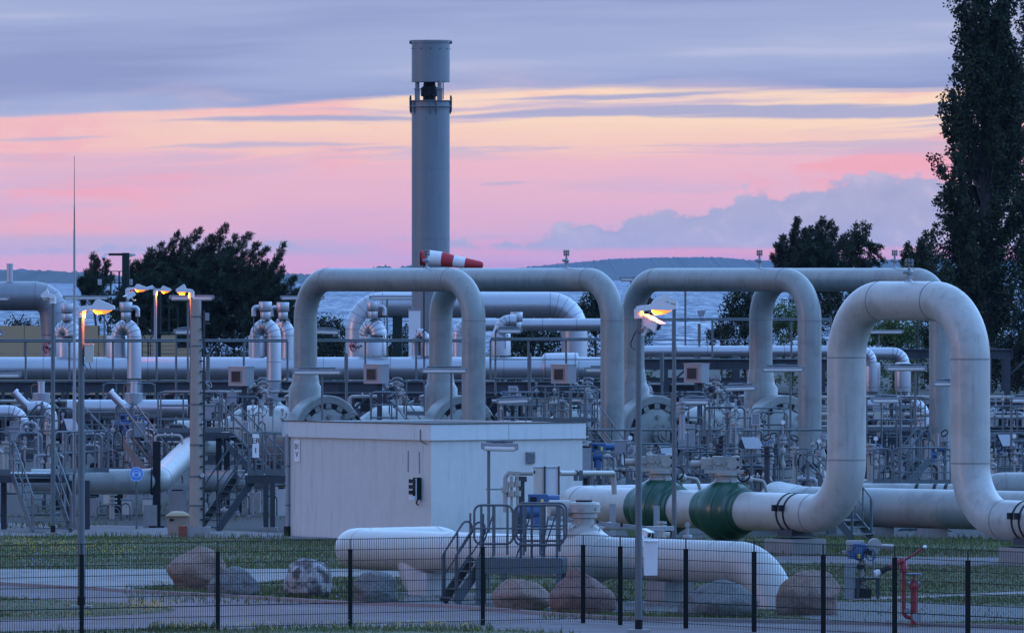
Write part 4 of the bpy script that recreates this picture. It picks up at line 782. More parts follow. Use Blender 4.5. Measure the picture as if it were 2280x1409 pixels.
def rw(px):
    f_ = min((q/500 for q in range(501)), key=lambda q: abs(CX+F*(B0+W*(BW*q)).x/(B0+W*(BW*q)).y-px)); return B0+W*(BW*f_)
a = lw(644)-W*.05; dp = MB().cyl(a+Z*.12, a+Z*2.62, .055, n=12).build('downpipe', 'galv_light', bl); MB().box(a+Z*.12, (.14, .14, .28), (U, W, Z)).build('gully_sleeve', 'steel_dark', bl)
for zz in (.8, 1.8): MB().lathe([(.05, -.02), (.066, -.02), (.066, .02), (.05, .02)], a+Z*zz, Z, 12, True).build('bracket', 'galvanised', dp)
rotL = (pi/2, 0, atan2(U.y, U.x))
def plate(lbl, parent, c, d, nrm, w, h, body, rot, size, sp=.95):
    pp = MB().box(c, (w, .012, h), (d, nrm, Z)).build('sign_plate', 'sign_white', parent); pp['label'] = lbl
    text('lettering', body, 'sign_black', pp, c+nrm*.009, size, rot, sp); return pp
p = lw(663)-W*.02; plate('white plate reading 01 V', bl, p+Z*zat(1003, 86.9), U, -W, .25, .56, '01\nV', rotL, .205, .98)
for px, y0, y1 in ((909, 1003, 1050), (934, 1005, 1053)):
    p = lw(px); MB().box(p+Z*zat((y0+y1)/2, 88.4)-W*.004, (.035, .02, (y1-y0)/88.4), (U, W, Z)).build('wall_slot', 'grey_plastic', bl)
p = lw(936)-W*.10; cb = MB().box(p+Z*zat(1087, 88.5), (.10, .20, .56), (U, W, Z)).build('control_box', 'steel_dark', bl); cb['label'] = 'dark control box with switches on the left wall'
q = p-W*.11
for i, mt_ in enumerate(('glass_dark', 'glass_dark', 'steel_dark', 'white_plastic')): MB().box(q-W*.05+Z*(zat(1070+i*12.5, 88.5)), (.12, .12, .10), (U, W, Z)).build('switch', mt_, cb)
MB().box(q+W*.03+Z*zat(1088, 88.5), (.16, .02, .54), (U, W, Z)).build('back_plate', 'white_plastic', cb)
MB().tube([p+Z*zat(1112, 88.5), p+Z*zat(1120, 88.5)-U*.03, p+Z*zat(1124, 88.5)+U*.05], .02, 6).build('cable', 'black_rubber', cb)
p = lw(942)-W*.01; MB().tube(fillet([p+Z*zat(955, 88.4)-W*.08, p+Z*zat(980, 88.4)-W*.08, p+Z*zat(988, 88.5)-W*.03+U*.2], .05, 3), .01, 6).build('cable', 'black_rubber', bl)
p = rw(1180)+U*.03; lv = MB().box(p+Z*zat(1018, 88), (.26, .05, .29), (W, U, Z)).build('louvre_frame', 'grey_plastic', bl)
for i in range(6): MB().box(p+U*.035+Z*(zat(1018, 88)-.11+.044*i), (.22, .03, .018), (W, (U-Z*.6).normalized(), (Z+U*.6).normalized())).build('louvre_blade', 'galv_light', lv)
# cabinet at the right end of the wall
c0 = GS(1305, 84); t = thing('wall_cabinet', 'grey cabinet standing at the right end of the building', 'cabinet', c0)
MB().box(c0+Z*1.75, (.28, .4, .75)).build('housing', 'galv_light', t); MB().box(c0+V((-.02, -.05, 2.22)), (.36, .5, .03), (V((1, 0, .35)).normalized(), Y, V((-.35, 0, 1)).normalized())).build('rain_hood', 'galv_light', t); MB().box(c0+V((-.02, 0, 2.13)), (.24, .36, .06)).build('shadow_gap', 'steel_dark', t)
for q in (-.1, .1): MB().cyl(c0+X*q, c0+X*q+Z*1.4, .03, n=8).build('leg', 'galvanised', t)

# ================================================================ flare stack and mast
SS = 48.0; s0 = GS(959, SS); st = thing('flare_stack', 'tall grey blue flare stack with a raised hood', 'stack', s0); r0 = 42.3/SS
zs = lambda y: zat(y, SS)
MB().cyl(s0, s0+Z*zs(246), r0, n=64).build('column', 'stack_paint', st)
for y in (375, 531): ring(st, 'weld_seam', s0+Z*zs(y), Z, r0, .04, 'stack_paint', 64, .008)
for y in (224.5, 237.5): ring(st, 'flange', s0+Z*zs(y), Z, r0-.01, .03, 'stack_paint', 64, .13)
MB().lathe([(r0-.05, 0), (r0+.01, 0), (r0+.01, .46), (r0-.05, .46)], s0+Z*zs(246), Z, 64, True).build('collar', 'stack_paint', st)
for a in (-90, -72, 20, 75, 160, 215): d = V((cos(radians(a)), sin(radians(a)), 0)); MB().prism([s0+d*r0+Z*zs(226), s0+d*(r0+.12)+Z*zs(226), s0+d*(r0+.12)+Z*zs(245), s0+d*r0+Z*zs(256)], d.cross(Z)*.03).build('gusset', 'stack_paint', st)
for sg in (-1, 1):
    MB().prism([s0+V((sg*(r0+.02), -.1, zs(256))), s0+V((sg*(r0+.10), -.1, zs(248))), s0+V((sg*(r0+.11), -.1, zs(218))), s0+V((sg*(r0+.07), -.1, zs(212))), s0+V((sg*(r0+.01), -.1, zs(214))), s0+V((sg*(r0+.0), -.1, zs(250)))], V((0, .06, 0))).build('lifting_lug', 'steel_beam', st)
for q in ((-.62, -.35), (.42, -.72), (.1, .78)):
    c_ = s0+V((q[0], q[1], 0)); MB().box(c_+Z*((zs(224)+zs(200))/2), (.24, .24, zs(200)-zs(224))).build('leg', 'stack_paint', st); MB().box(c_+Z*zs(199), (.33, .33, .04)).build('leg_plate', 'stack_paint', st); MB().cyl(c_+Z*zs(199), c_+Z*zs(180), .10, n=14).build('leg', 'stack_paint', st)
MB().lathe([(.30, 0), (.30, .15), (.40, .18), (.40, .55), (.34, .60), (.30, .62), (.25, .9)], s0+V((-.06, 0, zs(223))), Z, 20).build('burner', 'steel_dark', st)
for q in (-.28, .58): MB().cyl(s0+V((q, -.5, zs(222))), s0+V((q, -.5, zs(180))), .025, n=6).build('ignition_line', 'steel_dark', st)
hd = MB().lathe([(r0-.04, 0), (r0+.0, 0), (r0, zs(95)-zs(183)), (r0-.04, zs(95)-zs(183))], s0+Z*zs(183), Z, 64, True).build('hood', 'stack_paint', st)
ring(hd, 'rim', s0+Z*zs(92), Z, r0-.02, .07, 'stack_paint', 64, .10); ring(hd, 'rim', s0+Z*zs(182.5), Z, r0-.01, .03, 'stack_paint', 64, .025)
for q in range(12): a = 2*pi*q/12; d = V((cos(a), sin(a), 0)); MB().box(s0+d*(r0+.012)+Z*zs(109), (.05, .03, .04), (d.cross(Z), d, Z)).build('bolt', 'steel_dark', hd)
for sg in (-1, 1): MB().prism([s0+V((sg*r0, 0, zs(92))), s0+V((sg*(r0+.11), 0, zs(91))), s0+V((sg*(r0+.11), 0, zs(98))), s0+V((sg*r0, 0, zs(99)))], V((0, .06, 0))).build('lug', 'steel_beam', hd)
ld = thing('ladder', 'steel ladder left of the flare stack foot', 'ladder', GS(905, 47)); l0 = GS(905, 47)
for q in (-.22, .22): MB().cyl(l0+X*q, l0+X*q+Z*zat(700, 47), .03, n=8).build('rail', 'galvanised', ld)
me = cyl_mesh('rung', .018, .44, 'galvanised', 6, 'x')
for i in range(16): inst('rung', me, ld, l0+V((-.22, 0, .3+.28*i)))
c0 = GS(884, 47); t = thing('steel_column', 'dark steel column left of the flare stack', 'column', c0); MB().ibeam(c0, c0+Z*zat(688, 47), .42, .42, .04).build('shaft', 'dark_green_steel', t); MB().box(c0+Z*zat(687, 47), (.55, .55, .05)).build('head_plate', 'dark_green_steel', t)
t = thing('equipment_cubicle', 'pale cubicle at the foot of the flare stack', 'cabinet', GS(923, 52)); c0 = GS(923, 52); MB().box(c0+Z*(zat(690, 52)/2), (.5, .5, zat(690, 52))).build('housing', 'white_plastic', t); MB().box(c0+Z*(zat(689, 52)), (.56, .56, .06)).build('lid', 'grey_plastic', t)

ms = 84.5; m0 = GS(165.5, ms); t = thing('lightning_mast', 'very slender lightning rod mast rising above the pines', 'mast', m0)
MB().tube([m0, m0+Z*zat(860, ms)], .045, 10).build('lower_tube', 'galv_light', t); MB().tube([m0+Z*zat(860, ms), m0+Z*zat(512, ms)], [.038, .026], 10).build('middle_tube', 'galv_light', t)
MB().tube([m0+Z*zat(512, ms), m0+Z*zat(460, ms)], [.018, .015], 8).build('upper_tube', 'galvanised', t); MB().tube([m0+Z*zat(460, ms), m0+Z*zat(347, ms)], [.011, .006], 8).build('tip', 'galvanised', t)
for y in (866, 1005): MB().box(m0+Z*zat(y, ms)+X*.05, (.24, .06, .05)).build('bracket', 'galvanised', t)
MB().box(m0+Z*.1, (.4, .4, .2)).build('foot', 'concrete', t)

ws = 66; w0 = GS(944, ws); t = thing('windsock', 'red and white striped windsock blown to the right', 'windsock', w0)
MB().cyl(w0, w0+Z*zat(560, ws), .022, n=8).build('mast', 'steel_dark', t)
prof = [(936, 575, 16), (950, 574, 17.5), (985, 577, 16.5), (1010, 582, 13.5), (1038, 586, 11.5), (1070, 590, 8)]; cuts = [(0, 953), (953, 984), (984, 1010), (1010, 1036), (1036, 2000)]
def sockp(x):
    for (a, b_, c_), (d, e, f_) in zip(prof, prof[1:]):
        if a <= x <= d: k_ = (x-a)/(d-a); return P(x, b_+(e-b_)*k_, ws)+Y*(-.25*(x-944)/130), (c_+(f_-c_)*k_)/ws
    return P(prof[-1][0], prof[-1][1], ws), prof[-1][2]/ws
for i, (x0, x1) in enumerate(((936, 953), (953, 984), (984, 1010), (1010, 1036), (1036, 1069))):
    k_ = [sockp(x0+(x1-x0)*q/6) for q in range(7)]
    if i == 0: k_ = [(k_[0][0]-X*.03, k_[0][1]*.78)]+k_
    if i == 4: k_ += [(k_[-1][0]+X*.08, k_[-1][1]*.75), (k_[-1][0]+X*.11, k_[-1][1]*.35)]
    MB().tube([q[0] for q in k_], [q[1] for q in k_], 24, True).build('stripe', 'cloth_red' if i % 2 == 0 else 'cloth_white', t)
ring(t, 'hoop', sockp(937)[0], X, .25, .03, 'steel_dark', 24, .01)

# ================================================================ lamps, cameras, masts
def head_geo(t, p, sg, L=.66, lit=True, deep=.26, power=0.0):
    """cobra-head street lamp: p = top of the pole, sg = +1 pointing right"""
    k_ = lambda x, z: p+V((sg*x, -deep/2, z))
    hs = MB().prism([k_(-.05, -.05), k_(-.05, .06), k_(.04, .085), k_(L*.34, .10), k_(L*.45, .21), k_(L*.52, .215), k_(L*.97, .09), k_(L*1.02, .07), k_(L*1.02, .015), k_(L*.88, -.01), k_(L*.42, .005), k_(.08, -.02)], V((0, deep, 0))).build('lamp_housing', 'white_plastic', t)
    MB().tube([k_(L*.38, .01)+Y*deep/2, k_(L*.48, -.012)+Y*deep/2, k_(L*.74, -.008)+Y*deep/2, k_(L*.93, .015)+Y*deep/2], [.03, .075, .068, .03], 14).build('lamp_lens', 'sodium' if lit else 'lens', hs)
    MB().cyl(p-Z*.16, p+Z*.02, .085, n=14).build('collar', 'white_plastic', t)
    if power:
        ld_ = bpy.data.lights.new('lamp_light', 'POINT'); ld_.energy = power; ld_.color = (1, .125, .002); ld_.shadow_soft_size = .03; lo = bpy.data.objects.new('lamp_light', ld_); COL.objects.link(lo); lo.parent = t; lo.location = k_(.26, -.12)+Y*(deep/2-.03)-ORG[t]
def street_lamp(label, px, s, ytop, w, sg, lit, power=0.0, box=False, L=.66, base=True, deep=.26):
    b0 = GS(px, s); t = thing('street_lamp', label, 'street lamp', b0, 'street lamps'); zt = zat(ytop, s)
    MB().tube([b0, b0+Z*.9, b0+Z*zt*.5, b0+Z*zt], [w*.55, w*.53, w*.48, w*.40], 16).build('pole', 'galvanised', t)
    MB().box(b0+Z*.02, (.42, .42, .12)).build('footing', 'concrete', t)
    MB().cyl(b0+Z*.06, b0+Z*.26, w*.57, n=16).build('foot_sleeve', 'black_rubber', t)
    head_geo(t, b0+Z*zt, sg, L, lit, deep, power)
    if box:
        q = b0+V((w*.5+.09, -.02, zat(788, s))); bx = MB().box(q, (.17, .16, .36)).build('junction_box', 'beige_plastic', t); MB().box(q+Z*.19, (.19, .18, .02)).build('lid', 'beige_plastic', bx); MB().tube([q-Z*.18, q+V((.04, 0, -.30)), q+V((-.03, 0, -.33)), q+V((-.1, 0, -.2))], .008, 6).build('cable', 'black_rubber', bx)
    return t
l1 = street_lamp('lit street lamp with a beige junction box at the far left', 181, 111, 690, .14, 1, True, 190, True)
street_lamp('unlit thin street lamp left of the mast', 118, 86.5, 662, .115, -1, False, 0, False, .30)
l3 = street_lamp('lit street lamp on the tall pole in front of the third arch, carrying a camera', 1422, 119.0, 690, .125, 1, True, 190, False)
street_lamp('unlit thin street lamp right of the camera pole', 1501, 96, 672, .105, -1, False, 0, False, .36)
l5 = street_lamp('lit street lamp behind the concrete pole', 426, 80, 650, .10, -1, True, 120, False, .42)
def cctv(label, p, d, L=.42, r=.075, post=None, mt='white_plastic', group='bullet cameras'):
    p = V(p); d = V(d).normalized(); t = thing('security_camera', label, 'camera', p, group); up = (Z-d*Z.dot(d)).normalized(); sd = d.cross(up)
    hs = MB().box(p, (L, r*2, r*1.7), (d, sd, up)).build('housing', mt, t); MB().box(p+up*r*1.0+d*.04, (L*1.1, r*2.3, .015), (d, sd, up)).build('sun_shield', mt, hs)
    MB().cyl(p+d*(L/2), p+d*(L/2+.012), r*.6, n=14).build('lens_window', 'glass_dark', hs)
    if post is not None: MB().tube([p-up*r*.85, V(post)+(p-V(post))*.3-Z*.08, V(post)], .03, 8).build('bracket', mt, t)
    return t
q = P(1448, 719, 119.0); cctv('security camera on the tall pole in front of the third arch', q, V((.75, -.5, -.40)), .40, .095, P(1425, 745, 119.0))
t = thing('camera_bracket', 'metal strap with a floodlight and loose cable on the camera pole', 'bracket', P(1422, 735, 119.0)); MB().lathe([(.07, -.03), (.09, -.03), (.09, .03), (.07, .03)], P(1422, 735, 119), Z, 14, True).build('strap', 'galvanised', t)
MB().box(P(1434, 735, 118.6), (.14, .16, .10)).build('joint_box', 'galv_light', t); MB().tube([P(1428, 722, 118.4), P(1412, 745, 118.4), P(1404, 765, 118.4), P(1407, 774, 118.4), P(1417, 779, 118.6)], .010, 6).build('cable', 'black_rubber', t)
t = thing('pole_box', 'white junction box low on the camera pole', 'box', P(1448, 1280, 118.6)); MB().box(P(1449, 1242, 118.4), (.25, .2, .64)).build('housing', 'white_plastic', t); MB().box(P(1449, 1204, 118.4), (.28, .23, .03)).build('lid', 'white_plastic', t)
cctv('boxy camera at the height of the fence on the camera pole', P(1437, 1187, 118.6), V((.7, -.6, -.3)), .20, .07, P(1425, 1190, 118.8))
# concrete pole
cs = 87.0; c0 = GS(437, cs); t = thing('concrete_pole', 'thick concrete pole with cable rungs left of the building', 'pole', c0)
MB().tube([c0, c0+Z*zat(668, cs)], [.185, .125], 28).build('shaft', 'concrete_pole', t); MB().box(c0+V((.05, 0, .13)), (.62, .62, .26)).build('footing', 'concrete', t); MB().box(c0+V((-.33, -.2, .15)), (.22, .3, .29)).build('red_block', 'red_box', t)
for y in (705, 770, 900, 990, 1060, 1125): ring(t, 'band', c0+Z*zat(y, cs), Z, .125+.06*(y-668)/510, .04, 'galvanised', 28, .01)
MB().box(c0+V((.20, -.06, (zat(690, cs)+zat(1178, cs))/2)), (.05, .04, zat(690, cs)-zat(1178, cs))).build('cable_channel', 'steel_beam', t)
for i in range(19): MB().box(c0+V((.14, -.13, .45+i*.27)), (.07, .07, .03)).build('clip', 'steel_dark', t)
for i in range(9): MB().cyl(c0+V((.22, -.06, .5+i*.62)), c0+V((.36, -.06, .5+i*.62)), .012, n=6).build('step_peg', 'galvanised', t)
MB().box(c0+V((.28, -.05, zat(705, cs))), (.10, .12, .20)).build('junction_box', 'grey_plastic', t)
d0 = c0+V((.16, -.2, zat(1057, cs))); MB().cyl(d0, d0+Y*.012, .065, n=20).build('round_sticker', 'sign_white', t); MB().lathe([(.05, 0), (.062, 0), (.062, -.006), (.05, -.006)], d0, Y, 20, True).build('sticker_rim', 'sign_black', t); MB().box(d0-Y*.005, (.06, .006, .02), ((X-Z*.8).normalized(), Y, (Z+X*.8).normalized())).build('sticker_mark', 'sign_black', t)
b0 = GS(395, 86.4); t = thing('wheelie_bin', 'beige bin with a domed yellowish lid beside the concrete pole', 'bin', b0)
MB().prism([b0+V((-.24, -.22, .02)), b0+V((.24, -.22, .02)), b0+V((.24, .22, .02)), b0+V((-.24, .22, .02))], V((0, 0, .46))).build('body', 'bin_body', t); [setattr(q, 'co', V((q.co.x*1.13, q.co.y*1.1, q.co.z))) for q in t.children[0].data.vertices if q.co.z > .3]
MB().lathe([(.42, .48), (.43, .51), (.34, .56), (.2, .61), (.05, .62)], b0, Z, 4).build('lid', 'bin_lid', t); t.children[1].rotation_euler = (0, 0, pi/4)
MB().box(b0+V((-.14, -.262, .40)), (.11, .01, .06)).build('label_mark', 'steel_dark', t)
# fluorescent fittings
def tube_light(label, x0, x1, yc, s, post=None, hh=.12, tilt=0.0, side=1, ybase=None, group='linear lamp fittings', curve=False):
    a = P(x0, yc, s); b_ = P(x1, yc+tilt, s); t = thing('linear_lamp', label, 'lamp fitting', (a+b_)/2, group); d = (b_-a).normalized()
    MB().beam(a+Z*hh*.3, b_+Z*hh*.3, .17, hh*.45).build('housing', 'galv_light', t); MB().tube([a+d*.03-Z*hh*.1, a+d*.06-Z*hh*.16, b_-d*.06-Z*hh*.16, b_-d*.03-Z*hh*.1], [.05, .075, .075, .05], 12).build('diffuser', 'lens', t)
    for q in (a, b_): MB().box(q+Z*hh*.05, (.04, .18, hh*.9), (d, d.cross(Z), Z)).build('end_cap', 'grey_plastic', t)
    if post:
        px, yb = post; pb = P(px, yb, s)
        if curve:
            f_ = .35 if side > 0 else .65; tp = a.lerp(b_, f_)+Z*hh*.75; MB().tube(fillet([pb+Y*.05, V((pb.x, pb.y+.05, tp.z)), tp], .22, 6), .035, 10).build('post', 'galvanised', t)
            MB().tube([a.lerp(b_, .12)+Z*hh*.72, a.lerp(b_, .88)+Z*hh*.72], .024, 8).build('carrier_tube', 'galvanised', t)
        else: MB().cyl(pb+Y*.1, V((pb.x, pb.y+.1, a.z+hh*.3)), .03, n=8).build('post', 'galvanised', t)
    return t
for a in (('linear lamp cut off by the left edge above the duct', -40, 20, 664, 60, (-30, 900)), ('long linear lamp above the left swan neck', 141, 241, 662, 60, (232, 790)), ('long linear lamp on top of the concrete pole', 378, 475, 662, 78, (418, 850)), ('long linear lamp left of the first arch', 625, 722, 662, 60, (700, 850)),
          ('long linear lamp inside the first arch', 823, 921, 662, 60, (862, 850)), ('linear lamp peeking between the second and third arches', 1380, 1412, 621, 62, (1405, 860)), ('long linear lamp inside the tall near loop', 1925, 2011, 738, 57, (1957, 800))): tube_light(*a)
for a in (('weathered lamp on a bent post across the foot of the first arch', 652, 760, 827, 76, (717, 960), .14, 0, 1), ('weathered lamp on a bent post across the foot of the second arch', 938, 1040, 824, 76, (1005, 960), .14, 0, 1), ('weathered lamp on a bent post right of the second arch', 1108, 1162, 736, 66, (1103, 880), .14, 0, -1),
          ('weathered low lamp right of the second arch', 1106, 1178, 893, 77, (1110, 960), .14, -3, -1), ('weathered lamp between the second and third arches', 1302, 1410, 822, 70, (1404, 960), .13, 0, 1), ('weathered lamp across the foot of the fourth arch', 1696, 1790, 821, 74, (1760, 960), .14, 0, 1),
          ('lamp on a bent post right of the third door', 1612, 1684, 864, 79, (1617, 1010), .13, -2, -1), ('bright capped lamp beside the third door', 1514, 1580, 893, 82, (1580, 1000), .15, 0, 1), ('weathered lamp inside the right leg of the tall loop', 1972, 2062, 819, 74, (2038, 1000), .14, 0, 1),
          ('bright capped lamp inside the tall loop', 1940, 2004, 890, 82, (2005, 1075), .15, 0, 1), ('lamp half hidden behind the right leg of the tall loop', 2076, 2160, 853, 76, (2140, 960), .14, 0, 1), ('bright lamp at the right edge', 2250, 2330, 889, 84, (2252, 1000), .15, 0, -1),
          ('lamp on a bent post beside the concrete pole', 388, 440, 738, 72, (392, 960), .14, 0, -1), ('weathered lamp at the left edge above the pipes', -30, 46, 834, 72, (-20, 960), .16, 0, -1), ('small lamp at the left edge by the yellow wall', -40, 8, 742, 70, (-30, 900), .14, 0, -1), ('weathered lamp right of the first arch leg', 702, 755, 737, 66, (700, 880), .14, 2, -1)): tube_light(*a, curve=True)
ps = 105; t = tube_light('grey lamp on a tall bent post in front of the building', 1073, 1152, 993, ps, (1088, 1350), .15, 2, -1, curve=True)
# dark camera masts
def cam_tower(label, px, s, ytop, arm, plat, w=16, cams=True):
    b0 = GS(px, s); t = thing('camera_mast', label, 'mast', b0); zt = zat(ytop, s); MB().box(b0+Z*zt/2, (w/s, w/s, zt)).build('column', 'dark_green_steel', t)
    if arm: MB().beam(b0+Z*(zt-.08), b0+V((arm/s, 0, zt-.08)), .10, .12).build('arm', 'dark_green_steel', t)
    x0, x1, y0, y1 = plat; zf = zat(y1, s); MB().box(V((P((x0+x1)/2, y1, s).x, b0.y, zf)), ((x1-x0)/s, 1.0, .08)).build('platform', 'dark_green_steel', t)
    for yo in (-.5, .5):
        for yy in (y0, (y0+y1)/2): MB().beam(P(x0, yy, s)+Y*yo, P(x1, yy, s)+Y*yo, .04).build('rail', 'dark_green_steel', t)
        for k_ in range(4): xx = x0+(x1-x0)*k_/3; MB().beam(P(xx, y1, s)+Y*yo, P(xx, y0, s)+Y*yo, .04).build('post', 'dark_green_steel', t)
    for q in range(12): MB().box(b0+V((-.55, -.2, .4+.32*q)), (.4, .03, .03)).build('rung', 'dark_green_steel', t)
    for q in (-.75, -.35): MB().beam(b0+V((q, -.2, .1)), b0+V((q, -.2, zf)), .03).build('ladder_rail', 'dark_green_steel', t)
    return t
cam_tower('tall dark green camera mast with a platform among the pines', 280, 45, 563, -38, (228, 284, 604, 656)); cam_tower('shorter dark green mast with a platform behind the pole', 352, 46, 640, 0, (338, 396, 682, 742), 13)
t = thing('dome_camera', 'white dome camera hanging from the tall mast arm', 'camera', P(231, 566, 45)); MB().lathe([(.02, .14), (.06, .12), (.11, .06), (.12, 0), (.08, -.02)], P(231, 574, 45), Z, 18).build('housing', 'white_plastic', t); MB().ball(P(231, 577, 45), .085).build('dome', 'glass_dark', t); MB().tube([P(231, 570, 45), P(233, 566, 45), P(242, 566, 45)], .03, 8).build('bracket', 'white_plastic', t)
cctv('small white camera at the top right of the tall mast', P(294, 568, 45), V((1, -.2, -.05)), .28, .06, P(286, 567, 45))
cctv('white camera on the shorter mast', P(334, 641, 46), V((-.9, -.3, -.35)), .34, .07, P(345, 640, 46))
for px, y, lb in ((222, 628, 'left floodlight on the tall mast'), (291, 628, 'right floodlight on the tall mast')):
    t = thing('floodlight', lb, 'floodlight', P(px, y+6, 45)); MB().box(P(px, y, 45), (.18, .12, .28)).build('housing', 'white_plastic', t); [MB().box(P(px, y-4+q*2.6, 45)-Y*.07, (.12, .02, .02)).build('fin', 'grey_plastic', t) for q in range(4)]
hs_ = 60; b0 = GS(284, hs_); t = thing('street_lamp', 'lit lamp above a glowing camera over the left swan neck', 'street lamp', b0, 'street lamps'); MB().cyl(b0, b0+Z*zat(645, hs_), .05, n=10).build('pole', 'galv_light', t); head_geo(t, b0+Z*zat(645, hs_), 1, .75, True, .26, 140)
cctv('camera glowing orange under the lamp over the left swan neck', P(290, 658, hs_)-Y*.12, V((-.8, -.4, -.5)), .38, .09, P(302, 668, hs_))
b0 = GS(346, 56); t = thing('street_lamp', 'lit lamp with a glowing pole beside the shorter mast', 'street lamp', b0, 'street lamps'); MB().cyl(b0, b0+Z*zat(642, 56), .06, n=10).build('pole', 'galv_light', t); head_geo(t, b0+Z*zat(648, 56), 1, .62, True, .24, 170)
# yellow screen wall and barbed fence
yw = thing('screen_wall', 'yellow ochre panel wall at the left behind the plant', 'wall', GS(0, 43)); s = 43
for i, (x0, x1, yt) in enumerate(((-150, -55, 725), (-55, 54, 725), (54, 140, 725), (140, 219, 725), (219, 310, 746), (310, 392, 746), (392, 440, 775))):
    a, b_ = GS(x0, s), GS(x1, s); zt = zat(yt, s); zm = zat(787, s) if yt < 770 else zt*.6
    for z0, z1 in ((0, zm-.01), (zm+.01, zt)): MB().box(V(((a.x+b_.x)/2, a.y, (z0+z1)/2)), (b_.x-a.x-.025, .12, z1-z0)).build('panel', 'yellow_panel', yw)
    MB().box(V((b_.x, a.y+.08, zt/2)), (.12, .14, zt-.02)).build('post', 'steel_dark', yw)
def barbed(label, x0, x1, ytop, s, ymesh):
    t = thing('barbed_fence', label, 'fence', GS(x0, s)); a, b_ = GS(x0, s), GS(x1, s); n = max(2, int((b_.x-a.x)/2.2)); zt = zat(ymesh, s); b = MB()
    for i in range(n+1):
        p = a.lerp(b_, i/n); MB().cyl(p, p+Z*zt, .04, n=6).build('post', 'dark_green_steel', t); MB().cyl(p+Z*zt, p+V((-.3, -.3, zt+.55)), .035, n=6).build('outrigger', 'dark_green_steel', t); MB().cyl(p+Z*zt, p+V((.3, .3, zt+.55)), .035, n=6).build('outrigger', 'dark_green_steel', t)
    for k_ in range(int(zt/.2)): b.tube([a+Z*(.2*k_+.1), b_+Z*(.2*k_+.1)], .008, 4, False)
    for k_ in range(int((b_.x-a.x)/.1)): p = a+X*(.1*k_); b.tube([p, p+Z*zt], .005, 3, False)
    for k_ in range(1, 4):
        for sg in (-1, 1): o = V((sg*.1*k_, sg*.1*k_, zt+.18*k_)); b.tube([a+o, b_+o], .006, 3, False)
    tag(b.build('wire_mesh', 'dark_green_steel', t), kind='stuff')
barbed('barbed wire fence behind the yellow wall at the left', -60, 240, 700, 41, 722); barbed('barbed wire fence before the low bushes', 330, 770, 745, 44, 765)
# blue ear-protection sign
sg0 = GS(304, 84.5); t = thing('round_sign', 'round blue ear protection sign on a thin post', 'sign', sg0); MB().cyl(sg0, sg0+Z*zat(1040, 84.5), .028, n=10).build('post', 'galvanised', t)
d0 = sg0+V((0, -.05, zat(1055, 84.5))); dk = MB().cyl(d0+Y*.012, d0, .19, n=36).build('disc', 'sign_blue', t); MB().lathe([(.17, 0), (.188, 0), (.188, -.004), (.17, -.004)], d0, Y, 36, True).build('rim', 'sign_pale', dk)
MB().lathe([(.001, -.004), (.075, -.004), (.08, 0)], d0-Z*.02, Y, 24).build('head_symbol', 'sign_pale', dk)
for q in (-1, 1): MB().box(d0+V((q*.095, -.004, -.01)), (.05, .006, .11)).build('ear_cup', 'sign_pale', dk)
MB().tube([d0+V((cos(a)*.105, -.004, sin(a)*.115)) for a in [pi*i/10 for i in range(11)]], .009, 6).build('head_band', 'sign_pale', dk)
MB().lathe([(.001, -.008), (.055, -.008), (.06, -.003)], d0-Z*.02, Y, 24).build('face_symbol', 'sign_blue', dk)
# ================================================================ mesh fence along the road
def fence(label, line, posts, drop=.2):
    """line: two (px, scale) ends; posts: photo columns"""
    (xa, sa), (xb, sb) = line; a, b_ = GS(xa, sa), GS(xb, sb); d = b_-a; L = d.length; t = thing('mesh_fence', label, 'fence', a, 'front fence'); zt = 1.70
    def at(px):
        lo, hi = 0.0, 1.0
        for _ in range(40):
            m_ = (lo+hi)/2; p = a+d*m_
            if CX+F*p.x/p.y < px: lo = m_
            else: hi = m_
        return a+d*lo, lo
    me = MB().box((0, 0, (zt-drop)/2), (.085, .06, zt-drop)).box((0, 0, zt-drop+.008), (.10, .075, .016)).mesh('post', 'fence_green')
    clip = MB().box((0, 0, 0), (.03, .04, .05)).mesh('clip', 'fence_green')
    ps_ = [at(px) for px in posts]; ends = [0.0]+[f_ for _, f_ in ps_]+[1.0]
    for p, f_ in ps_:
        po = inst('post', me, t, p-Y*.03); MB().cyl(p+Z*(zt-drop), p+Z*zt, .008, n=6).build('rod', 'fence_green', po)
    dn = d.normalized()
    for f0, f1 in zip(ends, ends[1:]):
        if f1-f0 < .004: continue
        b = MB(); n = int((f1-f0)*L/.05); p0_, p1_ = a+d*f0, a+d*f1
        for i in range(n):
            p = p0_.lerp(p1_, (i+.5)/n); b.tube([p+Z*.03, p+Z*(zt+.02)], .0045, 4, False)
        for k_ in range(9): zz = zt-.0-.2*k_; [b.tube([p0_+Z*zz+Y*o, p1_+Z*zz+Y*o], 0.0055 if k_ != 6 else .009, 4, False) for o in (-.006, .006)]
        tag(b.build('wire_panel', 'fence_green', t), kind='stuff')
    return t
fence('dark mesh fence along the bottom, left part with widely spaced posts', ((-60, 120.6), (1297, 115.7)), [182, 485, 780, 1075])
fence('dark mesh fence at the lower right with closely spaced posts', ((1297, 115.7), (2420, 124.4)), [1298, 1381, 1527, 1679, 1833, 1992, 2155, 2322])

